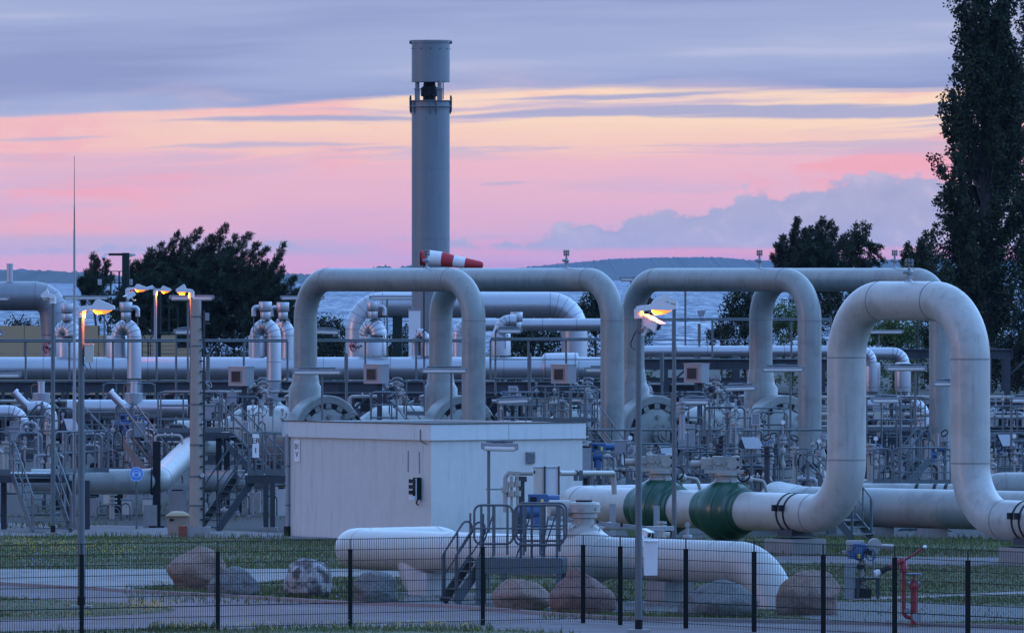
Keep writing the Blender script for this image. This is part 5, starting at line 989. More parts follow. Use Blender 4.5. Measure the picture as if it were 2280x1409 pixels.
# ================================================================ platform at the front pipe
s = 109.6; zf = zat(1243, s); A = GS(1062, s); dX = V((1, -.10, 0)).normalized(); dY = V((.10, 1, 0)).normalized(); pw, pd = 1.72, 1.0
pt = thing('valve_platform', 'small steel platform with rails in front of the domed valve', 'platform', A)
c_ = A+dX*pw/2+dY*pd/2
for a, b_ in ((A, A+dX*pw), (A+dY*pd, A+dX*pw+dY*pd), (A, A+dY*pd), (A+dX*pw, A+dX*pw+dY*pd)): MB().beam(a+Z*(zf-.15), b_+Z*(zf-.15), .06, .30).build('frame_beam', 'galvanised', pt)
for i in range(8): MB().beam(A+dX*(pw*(i+.5)/8)+Z*zf, A+dX*(pw*(i+.5)/8)+dY*pd+Z*zf, pw/8-.02, .03).build('grating', 'galv_dark', pt)
for q in ((.03, .03), (.55, .05), (pw-.05, .05), (.03, pd-.03), (pw-.05, pd-.05)): p = A+dX*q[0]+dY*q[1]; MB().box(p+Z*(zf-.24)/2, (.11, .11, zf-.24), (dX, dY, Z)).build('leg', 'galvanised', pt)
def gate(px0, px1, y0, y1, label, dd=0.0):
    a, b_ = P(px0, y1, s)-Y*.06+Y*dd, P(px1, y1, s)-Y*.06+Y*dd; h = (y1-y0)/s; t = thing('guard_rail', label, 'railing', a)
    lp_ = [a+X*.0, b_, b_+Z*h, a+Z*h]; mid = (a+b_)/2
    MB().tube(fillet([mid, b_, b_+Z*h, a+Z*h, a, mid], .14, 5), .024, 8).build('loop', 'galv_dark', t); MB().tube([a+Z*h*.4, b_+Z*h*.4], .018, 8).build('mid_rail', 'galv_dark', t)
    for f_ in (.18, .52, .86): p = a.lerp(b_, f_); MB().box(p+Z*(h*.5-.12), (.05, .03, h+.2)).build('post', 'galvanised', t)
for px in (1072, 1098, 1160, 1184, 1212, 1240): MB().box(P(px, 1190, s)+Y*(.02 if px % 3 else .92), (.045, .03, 1.15)).build('stanchion', 'galv_dark', pt)
for px in (1066, 1150, 1206): MB().beam(P(px, 1240, s)+Y*.3, P(px+34, 1140, s)+Y*.3, .03).build('brace', 'galv_dark', pt)
gate(1056, 1142, 1124, 1210, 'left looped guard rail on the small platform'); gate(1146, 1256, 1124, 1212, 'right looped guard rail on the small platform')
gate(1150, 1262, 1122, 1206, 'rear guard rail of the small platform', .95)
stairs('stairs', 'short steel stairs on the left of the small platform', A+dY*pd*.5+Z*zf-dX*.02, -dX*.75+dY*-.45, zf-.05, .66, .62, 'galv_dark')
t = thing('vertical_cabinet', 'grey control cabinet on two posts behind the small platform', 'cabinet', GS(1215, 104)); q = P(1216, 1076, 104)
hb = MB().box(q, (.56, .32, .70)).build('housing', 'white_plastic', t); MB().box(q+V((-.14, -.165, 0)), (.24, .02, .66)).build('door', 'beige_plastic', hb); MB().box(q+Z*.35, (.56, .36, .02)).build('lid', 'galv_light', hb)
for x_ in (-.03, .27): MB().box(q+V((x_, -.20, -.55)), (.04, .04, 1.85)).build('post', 'steel_beam', t)
for x_ in (-.2, .1): MB().beam(q+V((x_, -.22, -.42)), q+V((x_-.16, -.22, -1.25)), .04).build('brace', 'galvanised', t)
for z_ in (-.25, .25): MB().box(q+V((-.25, -.18, z_)), (.03, .03, .06)).build('hinge', 'steel_dark', hb)
def actuator(label, p, sc_=1.0, flip=1, wheel=True):
    p = V(p); t = thing('electric_actuator', label, 'actuator', p, 'blue electric actuators'); k_ = sc_
    MB().cyl(p+V((-.24*flip, 0, 0))*k_, p+V((.14*flip, 0, 0))*k_, .14*k_, n=20).build('gear_case', 'paint_blue', t); MB().ball(p+V((-.24*flip, 0, 0))*k_, .135*k_, 14).build('end_cover', 'paint_blue', t)
    MB().box(p+V((.02, 0, .22))*k_, (.36*k_, .24*k_, .20*k_)).build('control_head', 'paint_blue', t); MB().cyl(p+V((.12*flip, 0, .22))*k_, p+V((.42*flip, 0, .22))*k_, .085*k_, n=16).build('motor', 'paint_blue', t)
    MB().cyl(p-Z*.3*k_, p+Z*.05*k_, .10*k_, n=16).build('column', 'paint_blue', t); MB().box(p+V((-.06, -.13, .22))*k_, (.12*k_, .02*k_, .10*k_)).build('display', 'steel_dark', t); MB().box(p+V((.10, -.125, .18))*k_, (.05*k_, .012*k_, .10*k_)).build('label_plate', 'sign_yellow', t)
    if wheel:
        MB().lathe([(.15*k_, -.012), (.175*k_, -.012), (.175*k_, .012), (.15*k_, .012)], p+V((.30*flip, -.1, -.02))*k_, (V((.8, -.6, 0))), 20, True).build('handwheel', 'paint_blue', t)
        MB().box(p+V((.30*flip, -.1, -.02))*k_, (.02, .30*k_, .02)).build('spoke', 'paint_blue', t)
    return t
actuator('blue actuator beside the cabinet on the small platform', P(1195, 1138, 105), 1.15, 1, False)
t = thing('instrument_manifold', 'cream instrument manifold with valves left of the cabinet', 'valves', GS(1128, 101)); a = P(1125, 1140, 101)
MB().tube(fillet([a, P(1125, 1053, 101), P(1188, 1053, 101)], .12, 4), .05, 12).build('pipe', 'pipe_cream', t)
for px in (1139, 1152): MB().cyl(P(px, 1140, 101), P(px, 1060, 101), .03, n=10).build('branch', 'pipe_cream', t)
for px, y, r_ in ((1125, 1090, .085), (1139, 1078, .08), (1152, 1076, .07), (1139, 1100, .09), (1152, 1098, .08)): MB().cyl(P(px, y+6, 101), P(px, y-6, 101), r_, n=14).build('valve_body', 'pipe_cream', t)
for px, y in ((1137, 1052), (1151, 1053)): MB().cyl(P(px, y+6, 101), P(px, y-4, 101), .07, n=12).build('flange', 'pipe_cream', t)
MB().cyl(P(1082, 1089, 101), P(1122, 1089, 101), .014, n=6).build('thin_tube', 'galvanised', t)
t = thing('steel_stanchion', 'dark steel stanchion behind the manifold', 'support', GS(1160, 100)); q = GS(1160, 100); MB().ibeam(q, q+Z*zat(1062, 100), .16, .16, .02).build('column', 'steel_beam', t); MB().box(q+Z*zat(1066, 100), (.26, .2, .12)).build('head', 'steel_beam', t)
t = pipeline('small_pipe', 'thin cream pipe running right from the cabinet to the second arch', [P(1244, 1053, 98), P(1366, 1053, 96), P(1368, 1100, 96)], .062, .1, 'pipe_cream', weld=False, n=16)
for px in (1282, 1293): MB().box(P(px, 1058, 97.4), (.10, .16, .24)).build('clamp', 'galvanised', t)
t = thing('cable_tray', 'thin cables clipped to a rail above the front pipe', 'cables', P(1225, 1150, 106))
for k_ in range(4): MB().tube([P(1222, 1150+k_*2.2, 106), P(1440, 1172+k_*2.8, 106), P(1500, 1172+k_*2.5, 105)], .011, 6).build('cable', 'galv_light', t)
for px in (1280, 1330, 1384): MB().box(P(px, 1157+(px-1280)*.1, 106), (.05, .06, .09)).build('clip', 'steel_dark', t)
t = thing('gauge_line', 'thin tube with a round gauge standing above the front pipe', 'gauge', GS(1531, 100)); a = P(1531, 1205, 100); MB().cyl(a, P(1531, 1175, 100), .03, n=10).build('stem', 'galv_light', t); MB().cyl(P(1531, 1168, 100)-Y*.04, P(1531, 1168, 100)+Y*.03, .06, n=20).build('dial', 'galv_light', t); MB().lathe([(.09, 0), (.1, .02), (.1, .08), (.09, .1)], P(1531, 1200, 100), Z, 14).build('flange', 'galv_light', t)
t = thing('gauge_line', 'cream valve stub with a handle beside the lamp post', 'valve', GS(1473, 99)); MB().cyl(P(1473, 1200, 99), P(1473, 1160, 99), .06, n=12).build('stem', 'pipe_cream', t); [MB().cyl(P(1473, y, 99), P(1473, y-4, 99), .11, n=16).build('flange', 'pipe_cream', t) for y in (1165, 1172, 1198)]; MB().tube([P(1478, 1185, 99), P(1484, 1176, 99), P(1483, 1160, 99)], .012, 6).build('handle', 'galv_light', t); MB().cyl(P(1472, 1192, 98), P(1492, 1192, 98), .085, n=16).build('end_cap', 'pipe_cream', t)
for px, yt, lb in ((1364, 1121, 'left steel stanchion in front of the first valve pipe'), (1462, 1126, 'right steel stanchion in front of the left green valve')):
    q = GS(px, 98); t = thing('steel_stanchion', lb, 'support', q); MB().ibeam(q, q+Z*zat(yt, 98), .14, .14, .02).build('column', 'galv_light', t); MB().box(q+Z*.02, (.26, .26, .03)).build('base_plate', 'galvanised', t)
t = thing('sheet_cover', 'tilted white cover plate behind the front pipe', 'cover', P(1405, 1190, 101)); MB().prism([P(1390, 1168, 101), P(1428, 1168, 101), P(1428, 1196, 100.5), P(1400, 1196, 100.5)], V((0, .04, 0))).build('plate', 'white_plastic', t); MB().beam(P(1405, 1196, 101)+Y*.1, P(1405, 1215, 101)+Y*.1, .05).build('leg', 'galvanised', t)
t = pipeline('small_pipe', 'cream drain line behind the domed valve', [P(1320, 1178, 100), P(1350, 1174, 100), P(1415, 1175, 100)], .05, .1, 'pipe_cream', weld=False, n=14); MB().ball(P(1356, 1171, 100), .10).build('valve', 'pipe_cream', t)

# ================================================================ blue actuated valve and hydrant at the lower right
s = 107.5; q = GS(1893, s); t = thing('actuated_valve', 'buried valve stand with a bright blue actuator and cream gearbox', 'valve', q)
MB().box(q+V((.0, 0, zat(1252, s)/2)), (.22, .2, zat(1252, s))).build('column', 'galv_light', t); MB().cyl(q+V((.24, .02, .05)), q+V((.24, .02, zat(1245, s))), .075, n=16).build('spindle_pipe', 'pipe_cream', t)
g_ = P(1910, 1214, s); MB().box(g_+V((-.05, .12, .0)), (.36, .25, .20)).build('gearbox', 'pipe_cream', t); MB().cyl(g_+V((.36, .05, .0)), g_+V((.36, .3, .0)), .145, n=22).build('gear_drum', 'pipe_cream', t); MB().cyl(g_+V((.40, .1, -.02)), g_+V((.74, .1, -.04)), .062, n=14).build('spring_can', 'pipe_cream', t); MB().box(g_+V((.05, .1, -.14)), (.75, .25, .06)).build('gear_plate', 'pipe_cream', t)
ba = P(1912, 1230, s)-Y*.12; MB().lathe([(.06, -.15), (.115, -.11), (.13, 0), (.12, .1), (.07, .14)], ba, Z, 20).build('actuator_body', 'paint_blue', t); MB().cyl(ba+V((-.12, 0, .13)), ba+V((.16, 0, .10)), .085, n=16).build('motor', 'paint_blue', t); MB().box(ba+V((-.16, -.04, -.04)), (.13, .15, .16)).build('terminal_box', 'paint_blue', t); MB().box(ba+V((0, -.128, -.06)), (.055, .012, .08)).build('label_plate', 'sign_yellow', t); MB().box(ba+V((.20, -.1, .02)), (.13, .12, .10), ((X-Z*.5).normalized(), Y, (Z+X*.5).normalized())).build('control_unit', 'steel_dark', t)
for k_ in range(5): MB().box(ba+V((-.08+.05*k_, 0, .115)), (.012, .19, .19)).build('cooling_fin', 'paint_blue', t)
MB().lathe([(.10, -.012), (.125, -.012), (.125, .012), (.10, .012)], ba+V((.24, -.06, -.04)), V((.5, -.85, 0)), 22, True).build('handwheel', 'paint_blue', t); MB().box(q+V((.20, -.1, zat(1261, s))), (.14, .03, .08)).build('name_plate', 'steel_dark', t)
MB().tube([ba+V((.1, 0, -.15)), ba+V((.13, -.05, -.45)), ba+V((0, -.05, -.62)), ba+V((.2, 0, -.72))], .012, 6).build('cable', 'black_rubber', t)
t2 = thing('steel_table', 'low dark steel stand beside the blue actuator', 'stand', GS(1935, s)); q = GS(1932, s); MB().box(q+Z*.42, (.5, .4, .05)).build('top', 'steel_beam', t2); [MB().box(q+V((x_, y_, .2)), (.06, .06, .4)).build('leg', 'steel_beam', t2) for x_ in (-.21, .21) for y_ in (-.15, .15)]; MB().box(q+V((-.1, 0, .12)), (.34, .3, .2)).build('black_tray', 'black_rubber', t2)
MB().cyl(q+V((.12, 0, .44)), q+V((.12, 0, .86)), .02, n=8).build('rod', 'galv_light', t2); MB().box(q+V((.05, 0, .7)), (.22, .05, .02)).build('arm', 'galv_light', t2); MB().ball(q+V((.10, 0, .92)), .045).build('clamp_head', 'grey_plastic', t2)
h0 = GS(2035, 117.0); s = 117; t = thing('fire_hydrant', 'red fire hydrant monitor behind the fence at the lower right', 'hydrant', h0)
MB().cyl(h0, h0+Z*zat(1306, s), .066, n=22).build('standpipe', 'paint_red', t); MB().lathe([(.11, 0), (.11, .05), (.07, .06)], h0, Z, 20).build('base_flange', 'rust', t); MB().lathe([(.066, 0), (.09, .03), (.095, .09), (.06, .16), (.03, .19)], h0+Z*zat(1312, s), Z, 20).build('valve_bonnet', 'paint_red', t)
MB().cyl(h0+Z*zat(1292, s), h0+Z*zat(1278, s), .022, n=10).build('stem', 'paint_red', t); MB().lathe([(.02, 0), (.14, .015), (.155, .02), (.155, .035), (.13, .035), (.02, .02)], h0+Z*zat(1280, s), Z, 24, True).build('handwheel', 'paint_blue', t)
MB().tube(fillet([h0+V((0, 0, zat(1375, s))), h0+V((-.195, 0, zat(1372, s))), h0+V((-.195, 0, zat(1272, s)))], .12, 6), .042, 16).build('riser', 'paint_red', t); MB().cyl(h0+V((.03, -.07, zat(1373, s))), h0+V((.05, -.15, zat(1373, s))), .085, n=20).build('hose_cap', 'galv_light', t); MB().cyl(h0+V((-.12, -.07, zat(1359, s))), h0+V((-.13, -.12, zat(1359, s))), .06, n=16).build('hose_cap', 'grey_plastic', t)
for q in (-.1, .1): MB().cyl(h0+V((q*.6, -.03, zat(1297, s))), h0+V((q*1.15, -.03, zat(1297, s))), .045, n=12).build('outlet', 'galv_light', t)
m0 = h0+V((-.195, 0, zat(1262, s))); MB().lathe([(.06, -.1), (.085, -.08), (.085, 0), (.06, .06), (.05, .1)], m0, Z, 18).build('swivel', 'paint_red', t); MB().tube(fillet([m0+Z*.08, m0+V((.0, 0, .16)), m0+V((-.16, -.05, .06)), m0+V((-.3, -.1, -.02))], .08, 5), .055, 14).build('monitor_elbow', 'paint_red', t); MB().tube([m0+V((-.28, -.1, .0)), m0+V((-.46, -.16, -.08))], [.05, .062], 16).build('nozzle', 'steel_dark', t); MB().tube([m0+V((-.45, -.155, -.075)), m0+V((-.56, -.19, -.125))], [.055, .065], 16).build('nozzle_tip', 'white_plastic', t)
MB().tube([m0+V((.03, 0, .14)), m0+V((.40, 0, .38))], .022, 10).build('tiller', 'paint_red', t); MB().ball(m0+V((.40, 0, .38)), .04).build('tiller_knob', 'white_plastic', t)

# ================================================================ stairs and decks at the left
s = 85.0; zf = zat(1058, s)
e0 = GS(548, s); dk = thing('deck', 'steel deck beside the building with the sign ER 1', 'platform', e0)
for i in range(6): a = e0+X*(.02+.17*i); MB().beam(a+Z*zf, a+Z*zf+Y*1.6, .155, .03).build('grating', 'galvanised', dk)
for y_ in (0, 1.6): MB().beam(e0+V((0, y_, zf-.12)), e0+V((1.0, y_, zf-.12)), .06, .18).build('edge_beam', 'steel_beam', dk)
for px in (592, 607): q = GS(px, s); MB().box(V((q.x, q.y+.03, (zf-.21)/2)), (.13, .13, zf-.21)).build('column', 'steel_beam', dk)
MB().box(V((GS(600, s).x, GS(600, s).y, .05)), (.42, .4, .1)).build('footing', 'concrete', dk)
r_ = railing('railing', 'rail with rounded ends carrying the ER 1 plate', [e0+V((.06, 0, zf)), e0+V((.44, 0, zf))], 1.1, 1, .2); railing('railing', 'rail with rounded ends right of the ER 1 plate', [e0+V((.52, 0, zf)), e0+V((1.0, 0, zf))], 1.1, 1, .2); railing('railing', 'rear rail of the deck beside the building', [e0+V((.06, 1.6, zf)), e0+V((1.0, 1.6, zf))], 1.1, 2, .3)
t = thing('sign_board', 'white board reading ER 1 on the rail', 'sign', P(570, 1019, s)); q = P(569.5, 992, s)-Y*.06; MB().box(q, (.175, .012, .62)).build('board', 'sign_white', t); text('lettering', 'ER\n1', 'sign_black', t, q-Y*.009, .20, (pi/2, 0, 0), 1.25)
stairs('stairs', 'dark steel stairs left of the building going down to the left', e0+V((.0, .6, zf)), V((-1, -.75, 0)), zf-.02, 1.25, .95, 'steel_beam', sd=V((.55, -.83, 0)))
s = 85.5; zf = zat(1057, s); q0 = GS(66, s)
dk = thing('deck', 'steel deck at the left edge above the left stairs', 'platform', GS(-40, s))
for i in range(14): a = GS(-40, s)+X*(.02+.17*i)+Y*.9; MB().beam(a+Z*zf, a+Z*zf+Y*2.2, .155, .03).build('grating', 'galvanised', dk)
MB().beam(GS(-40, s)+V((0, .9, zf-.12)), GS(150, s)+V((0, .9, zf-.12)), .06, .2).build('edge_beam', 'steel_beam', dk)
for px in (4, 150, 190): q = GS(px, s-.6); MB().box(V((q.x, q.y+1, zf/2-.1)), (.15, .15, zf-.2)).build('column', 'steel_beam', dk)
stairs('stairs', 'galvanised stairs at the far left leading up from the yard', q0+V((0, .8, zf)), V((.42, -.9, 0)), zf-.03, 1.45, 1.02, sd=V((.97, .25, 0)))
railing('railing', 'rail at the left edge above the left stairs', [GS(-40, s)+V((0, .9, zf)), GS(18, s)+V((0, .9, zf))], 1.1, 1, .5)
railing('railing', 'rail behind the left stairs towards the mast', [GS(118, s)+V((0, 1.0, zf)), GS(200, s)+V((0, 3.0, zf)), GS(230, s)+V((0, 3.0, zf))], 1.1, 1, .6)
# crossing step-over behind the left stairs
s = 78; zt = zat(960, s)
so = thing('deck', 'raised steel step-over between the left insulated pipes', 'platform', P(130, 960, s)); [MB().beam(P(100+i*12, 965, s), P(100+i*12, 965, s)+Y*1.0, .14, .03).build('grating', 'galvanised', so) for i in range(6)]; MB().beam(P(95, 970, s), P(165, 970, s), .05, .15).build('edge_beam', 'steel_beam', so)
for px in (98, 162): MB().beam(GS(px, s), P(px, 966, s), .10).build('column', 'steel_beam', so)
railing('railing', 'rail on top of the left step-over', [P(98, 965, s), P(164, 965, s)], .72, 1, .4)
stairs('stairs', 'left flight of the step-over between insulated pipes', P(96, 965, s)+Y*.5, -X, .95, .95, .8); stairs('stairs', 'right flight of the step-over between insulated pipes', P(166, 965, s)+Y*.5, X, .95, .95, .8)
s = 80; zf = zat(1055, s)
railing('railing', 'looped rail in front of the blue actuators at the left', [P(240, 1050, s), P(275, 1050, s)], 1.1, 2, .35); stairs('stairs', 'narrow steel stairs right of the blue actuators', P(275, 965, s), V((.75, -.5, 0)), 1.25, 1.2, .7)
railing('railing', 'long rail behind the lamp post left of the sign', [P(225, 1040, s-3), P(345, 1040, s-3)], 1.1, 2, .5)
for a in (('left blue actuator behind the round sign', P(278, 944, 77), .9, 1), ('right blue actuator behind the round sign', P(310, 946, 77), .75, -1)): actuator(*a)
# dark column and deck beside the concrete pole
q = GS(349, 84); t = thing('steel_column', 'dark column in front of the pale pipe bend', 'column', q); MB().ibeam(q, q+Z*zat(982, 84), .2, .2, .03).build('shaft', 'steel_dark', t); MB().box(q+Z*.03, (.4, .4, .06)).build('base_plate', 'steel_dark', t)
s = 80; dk = thing('deck', 'upper steel deck behind the concrete pole', 'platform', P(350, 965, s))
for i in range(13): MB().beam(P(352+i*12.5, 965, s), P(352+i*12.5, 965, s)+Y*2, .14, .03).build('grating', 'galvanised', dk)
MB().beam(P(345, 972, s), P(512, 972, s), .06, .24).build('edge_beam', 'steel_beam', dk); MB().beam(P(345, 972, s)+Y*2, P(512, 972, s)+Y*2, .06, .24).build('edge_beam', 'steel_beam', dk)
for px in (487, 505): q = GS(px, s); MB().ibeam(V((q.x, q.y+.05, 0)), P(px, 975, s)+Y*.05, .16, .16, .02).build('column', 'steel_dark', dk)
railing('railing', 'railing of the upper deck behind the concrete pole', [P(352, 965, s), P(408, 965, s), P(490, 965, s)], 1.15, 2, .55)
railing('railing', 'back railing of the upper deck behind the concrete pole', [P(352, 965, s)+Y*2, P(490, 965, s)+Y*2], 1.15, 2, .7)
stairs('stairs', 'long steel stairs falling right from the upper deck towards the building', P(495, 965, s)+Y*.5, V((.8, -.45, 0)), 1.5, 1.75, .8)
# stairs and little decks between the pressure doors
for i, (px, pxs, lb) in enumerate(((822, 880, 'first and second'), (1120, 1222, 'second arch leg and'), (1235, 1305, 'drum and third'), (1500, 1575, 'third and fourth'))):
    s = 74.5; a = P(px, 962, s)+Y*3; b_ = P(pxs, 962, s)+Y*3
    dk = thing('deck', 'small deck between the %s round doors' % lb, 'platform', a); n = max(3, int((b_-a).length/.2)); [MB().beam(a.lerp(b_, (k_+.5)/n), a.lerp(b_, (k_+.5)/n)+Y*1.2, (b_-a).length/n-.02, .03).build('grating', 'galvanised', dk) for k_ in range(n)]
    MB().beam(a-Z*.1, b_-Z*.1, .05, .16).build('edge_beam', 'steel_beam', dk)
    for q in (a, b_): MB().beam(V((q.x, q.y+.1, 0)), q+Y*.1-Z*.05, .12).build('column', 'steel_beam', dk)
    railing('railing', 'railing of the small deck between the %s round doors' % lb, [a, b_], 1.15, 2, .55); railing('railing', 'back railing of the small deck between the %s round doors' % lb, [a+Y*1.2, b_+Y*1.2], 1.15, 2, .55)
    stairs('stairs', 'steep stairs from the small deck between the %s round doors' % lb, b_+Y*.6, V((.75, -.6, 0)), 1.5, 1.5, .7)
# long walkway railings
s = 66.0
def long_rail(label, x0, x1, ytop, ybot, s, step=1.55, mids=0, top2=True):
    a, b_ = P(x0, ybot, s), P(x1, ybot, s); h = (ybot-ytop)/s; t = thing('walkway_railing', label, 'railing', a)
    MB().tube([a+Z*h, b_+Z*h], .030, 10).build('handrail', 'galvanised', t)
    if top2: MB().tube([a+Z*h*1.04+Y*.5, b_+Z*h*1.04+Y*.5], .026, 8).build('rear_handrail', 'galvanised', t)
    MB().tube([a, b_], .022, 8).build('lower_rail', 'galvanised', t)
    for q in range(mids): MB().tube([a+Z*h*(q+1)/(mids+1), b_+Z*h*(q+1)/(mids+1)], .018, 8).build('mid_rail', 'galvanised', t)
    me = cyl_mesh('post', .036, h, 'galvanised', 8); n = int((b_-a).length/step)
    for q in range(n+1): inst('post', me, t, a.lerp(b_, q/n)+Y*.04)
    return t
long_rail('long walkway railing in front of the insulated main at the left', -40, 640, 760, 848, 66, 1.3); long_rail('walkway railing between the first and second arches', 700, 1040, 760, 848, 66, 1.4); long_rail('walkway railing right of the second arch', 1092, 1345, 757, 843, 66, 1.05, 1)
long_rail('upper right railing in front of the water', 1410, 1850, 713, 800, 60, 1.42, 1); long_rail('low handrail across the round doors', 1300, 1850, 957, 1040, 78, 1.15, 1, False); long_rail('handrail at the upper right corner between loop legs', 1820, 1850, 712, 770, 58, .3, 1)
# rack beams
def rack(label, x0, x1, y, s, h=.34, legs=(), mt='steel_beam', ldep=0):
    a, b_ = P(x0, y, s), P(x1, y, s); t = thing('pipe_rack', label, 'pipe rack', V((a.x, a.y, 0))); MB().ibeam(a, b_, .24, h, .03).build('beam', mt, t); MB().ibeam(a+Y*2.2, b_+Y*2.2, .24, h, .03).build('beam', mt, t)
    n = int((b_-a).length/1.6)
    for q in range(n+1): p = a.lerp(b_, q/n); MB().box(p-Y*.07, (.03, .1, h-.07)).build('stiffener', mt, t)
    for px in legs: q = P(px, y, s); MB().ibeam(V((q.x, q.y, 0)), q-Z*h*.51, .24, .24, .03).build('column', mt, t); MB().ibeam(V((q.x, q.y+2.2, 0)), q+Y*2.2-Z*h*.51, .24, .24, .03).build('column', mt, t); MB().beam(q+V((0, 0, -.9)), q+V((.8, 0, -h*.5)), .08).build('brace', mt, t)
    return t
rack('dark rack beam under the insulated main', -60, 1380, 862, 62, .38, (60, 250, 470, 560, 780, 930, 1180, 1330)); rk = rack('steel rack beam under the right insulated pipe', 1400, 1900, 811, 59, .40, (1480, 1640, 1830))
for px in (1465, 1551, 1637, 1723, 1815): MB().box(P(px, 793, 58), (.26, .3, .14)).build('pipe_shoe', 'galvanised', rk)
rack('steel frame at the right edge beyond the tall loop', 1850, 2255, 788, 56, .38, (2085, 2243)); rack('lower dark rack beam at the right', 1840, 2340, 978, 70, .34, (1925, 2190)); rack('second low beam behind the ground pipes at right', 1930, 2340, 956, 72, .16, (2020,))
rack('low rack beam behind the round doors', 620, 1900, 880, 63, .16, (860, 1060, 1290, 1590))
# thin pipes across the right
for y, s, r_, x0, x1, lb in ((885, 66, .072, 1815, 2340, 'upper thin pipe crossing behind the tall loop'), (923, 68, .075, 1815, 2340, 'lower thin pipe crossing behind the tall loop'), (880, 63, .06, 1425, 1830, 'thin pipe behind the third and fourth doors'), (905, 64, .13, 1420, 1640, 'thicker grey pipe behind the third door'), (868, 62, .05, 1300, 1420, 'thin pipe left of the third arch foot'), (1020, 80, .05, 1540, 1640, 'thin cream pipe between the green valves'), (1045, 84, .045, 1340, 1420, 'thin cream pipe left of the left green valve'), (1012, 79, .05, 2200, 2340, 'thin cream pipe right of the tall loop'), (928, 74, .05, 2190, 2340, 'thin pipe at the right edge under the bright lamp')):
    t = pipeline('small_pipe', lb, [P(x0, y, s), P(x1, y, s)], r_, .1, 'pipe_cream', weld=False, n=14, group='thin process pipes')
    for k_ in range(3): q = P(x0, y, s).lerp(P(x1, y, s), (k_+.5)/3); MB().lathe([(r_, -.03), (r_+.025, -.03), (r_+.025, .03), (r_, .03)], q, X, 14, True).build('clamp', 'galvanised', t); MB().box(q-Z*(r_+.12), (.05, .08, .22)).build('hanger', 'galvanised', t)
clad('insulated_pipe', 'insulated bend under the thin pipes inside the tall loop', [P(1925, 900, 63), P(2055, 900, 63), P(2055, 960, 63)], .23, .4, n=24)
# window boxes on posts
for px, y, lb in ((537, 838, 'window box right of the concrete pole'), (838, 833, 'window box inside the first arch'), (1255, 833, 'window box before the flange cover of the insulated main'), (1551, 831, 'window box inside the third arch')):
    s = 71.5; q = P(px, y, s); t = thing('camera_box', 'weathered galvanised ' + lb, 'box', GS(px, s), 'galvanised boxes with a dark window'); d1 = V((.85, -.53, 0)).normalized(); d2 = V((.53, .85, 0)).normalized()
    hb = MB().box(q, (.62, .50, .58), (d1, d2, Z)).build('housing', 'galv_light', t); MB().box(q-d2*.255-d1*.02, (.40, .02, .40), (d1, d2, Z)).build('window_frame', 'grey_plastic', hb); MB().box(q-d2*.27-d1*.02, (.32, .012, .32), (d1, d2, Z)).build('pane', 'glass_dark', hb); MB().box(q+Z*.30, (.66, .54, .03), (d1, d2, Z)).build('roof_sheet', 'galv_light', hb)
    MB().box(V((q.x+.1, q.y, (q.z-.29)/2)), (.16, .16, q.z-.29)).build('post', 'steel_beam', t)
# cabinets, covers, gauges between loops
q = GS(1529, 80.5); t = thing('warning_cabinet', 'galvanised cabinet with a yellow warning triangle', 'cabinet', q); c_ = P(1529, 972, 80.5); MB().box(c_, (.46, .35, .68)).build('housing', 'galv_light', t); MB().prism([c_+V((-.04, -.18, .17)), c_+V((.06, -.18, .17)), c_+V((.01, -.18, .25))], V((0, .006, 0))).build('warning_triangle', 'sign_yellow', t); MB().prism([c_+V((-.015, -.183, .185)), c_+V((.035, -.183, .185)), c_+V((.01, -.183, .225))], V((0, .004, 0))).build('warning_mark', 'sign_black', t); MB().box(c_+V((.01, -.18, .12)), (.12, .01, .03)).build('text_strip', 'sign_white', t); [MB().cyl(q+X*k_, q+X*k_+Z*(c_.z-.34), .03, n=8).build('leg', 'galvanised', t) for k_ in (-.15, .15)]
for x0, x1, y, s, lb in ((1650, 1696, 986, 82, 'tilted pale rain cover before the fourth door'), (1466, 1500, 1002, 86, 'tilted pale rain cover left of the thin lamp post'), (2222, 2255, 980, 80, 'tilted pale rain cover right of the tall loop'), (142, 175, 945, 80, 'tilted pale rain cover behind the mast')):
    t = thing('rain_cover', lb, 'cover', P((x0+x1)/2, y+15, s)); k_ = 12; MB().prism([P(x0, y-k_, s), P(x1-8, y-k_, s), P(x1+4, y+k_, s)-Y*.35, P(x0+9, y+k_, s)-Y*.35], V((0, .02, .015))).build('sheet', 'galv_light', t); MB().prism([P(x0, y-k_, s)+Y*.02, P(x0-9, y+k_+2, s)-Y*.3, P(x0+8, y+k_, s)-Y*.3], V((.01, .02, 0))).build('side_sheet', 'steel_dark', t); MB().cyl(GS((x0+x1)/2, s), P((x0+x1)/2, y, s)+Y*.03, .03, n=8).build('post', 'galvanised', t); MB().box(P((x0+x1)/2, y+8, s)-Y*.05, (.16, .14, .14)).build('transmitter', 'white_plastic', t)
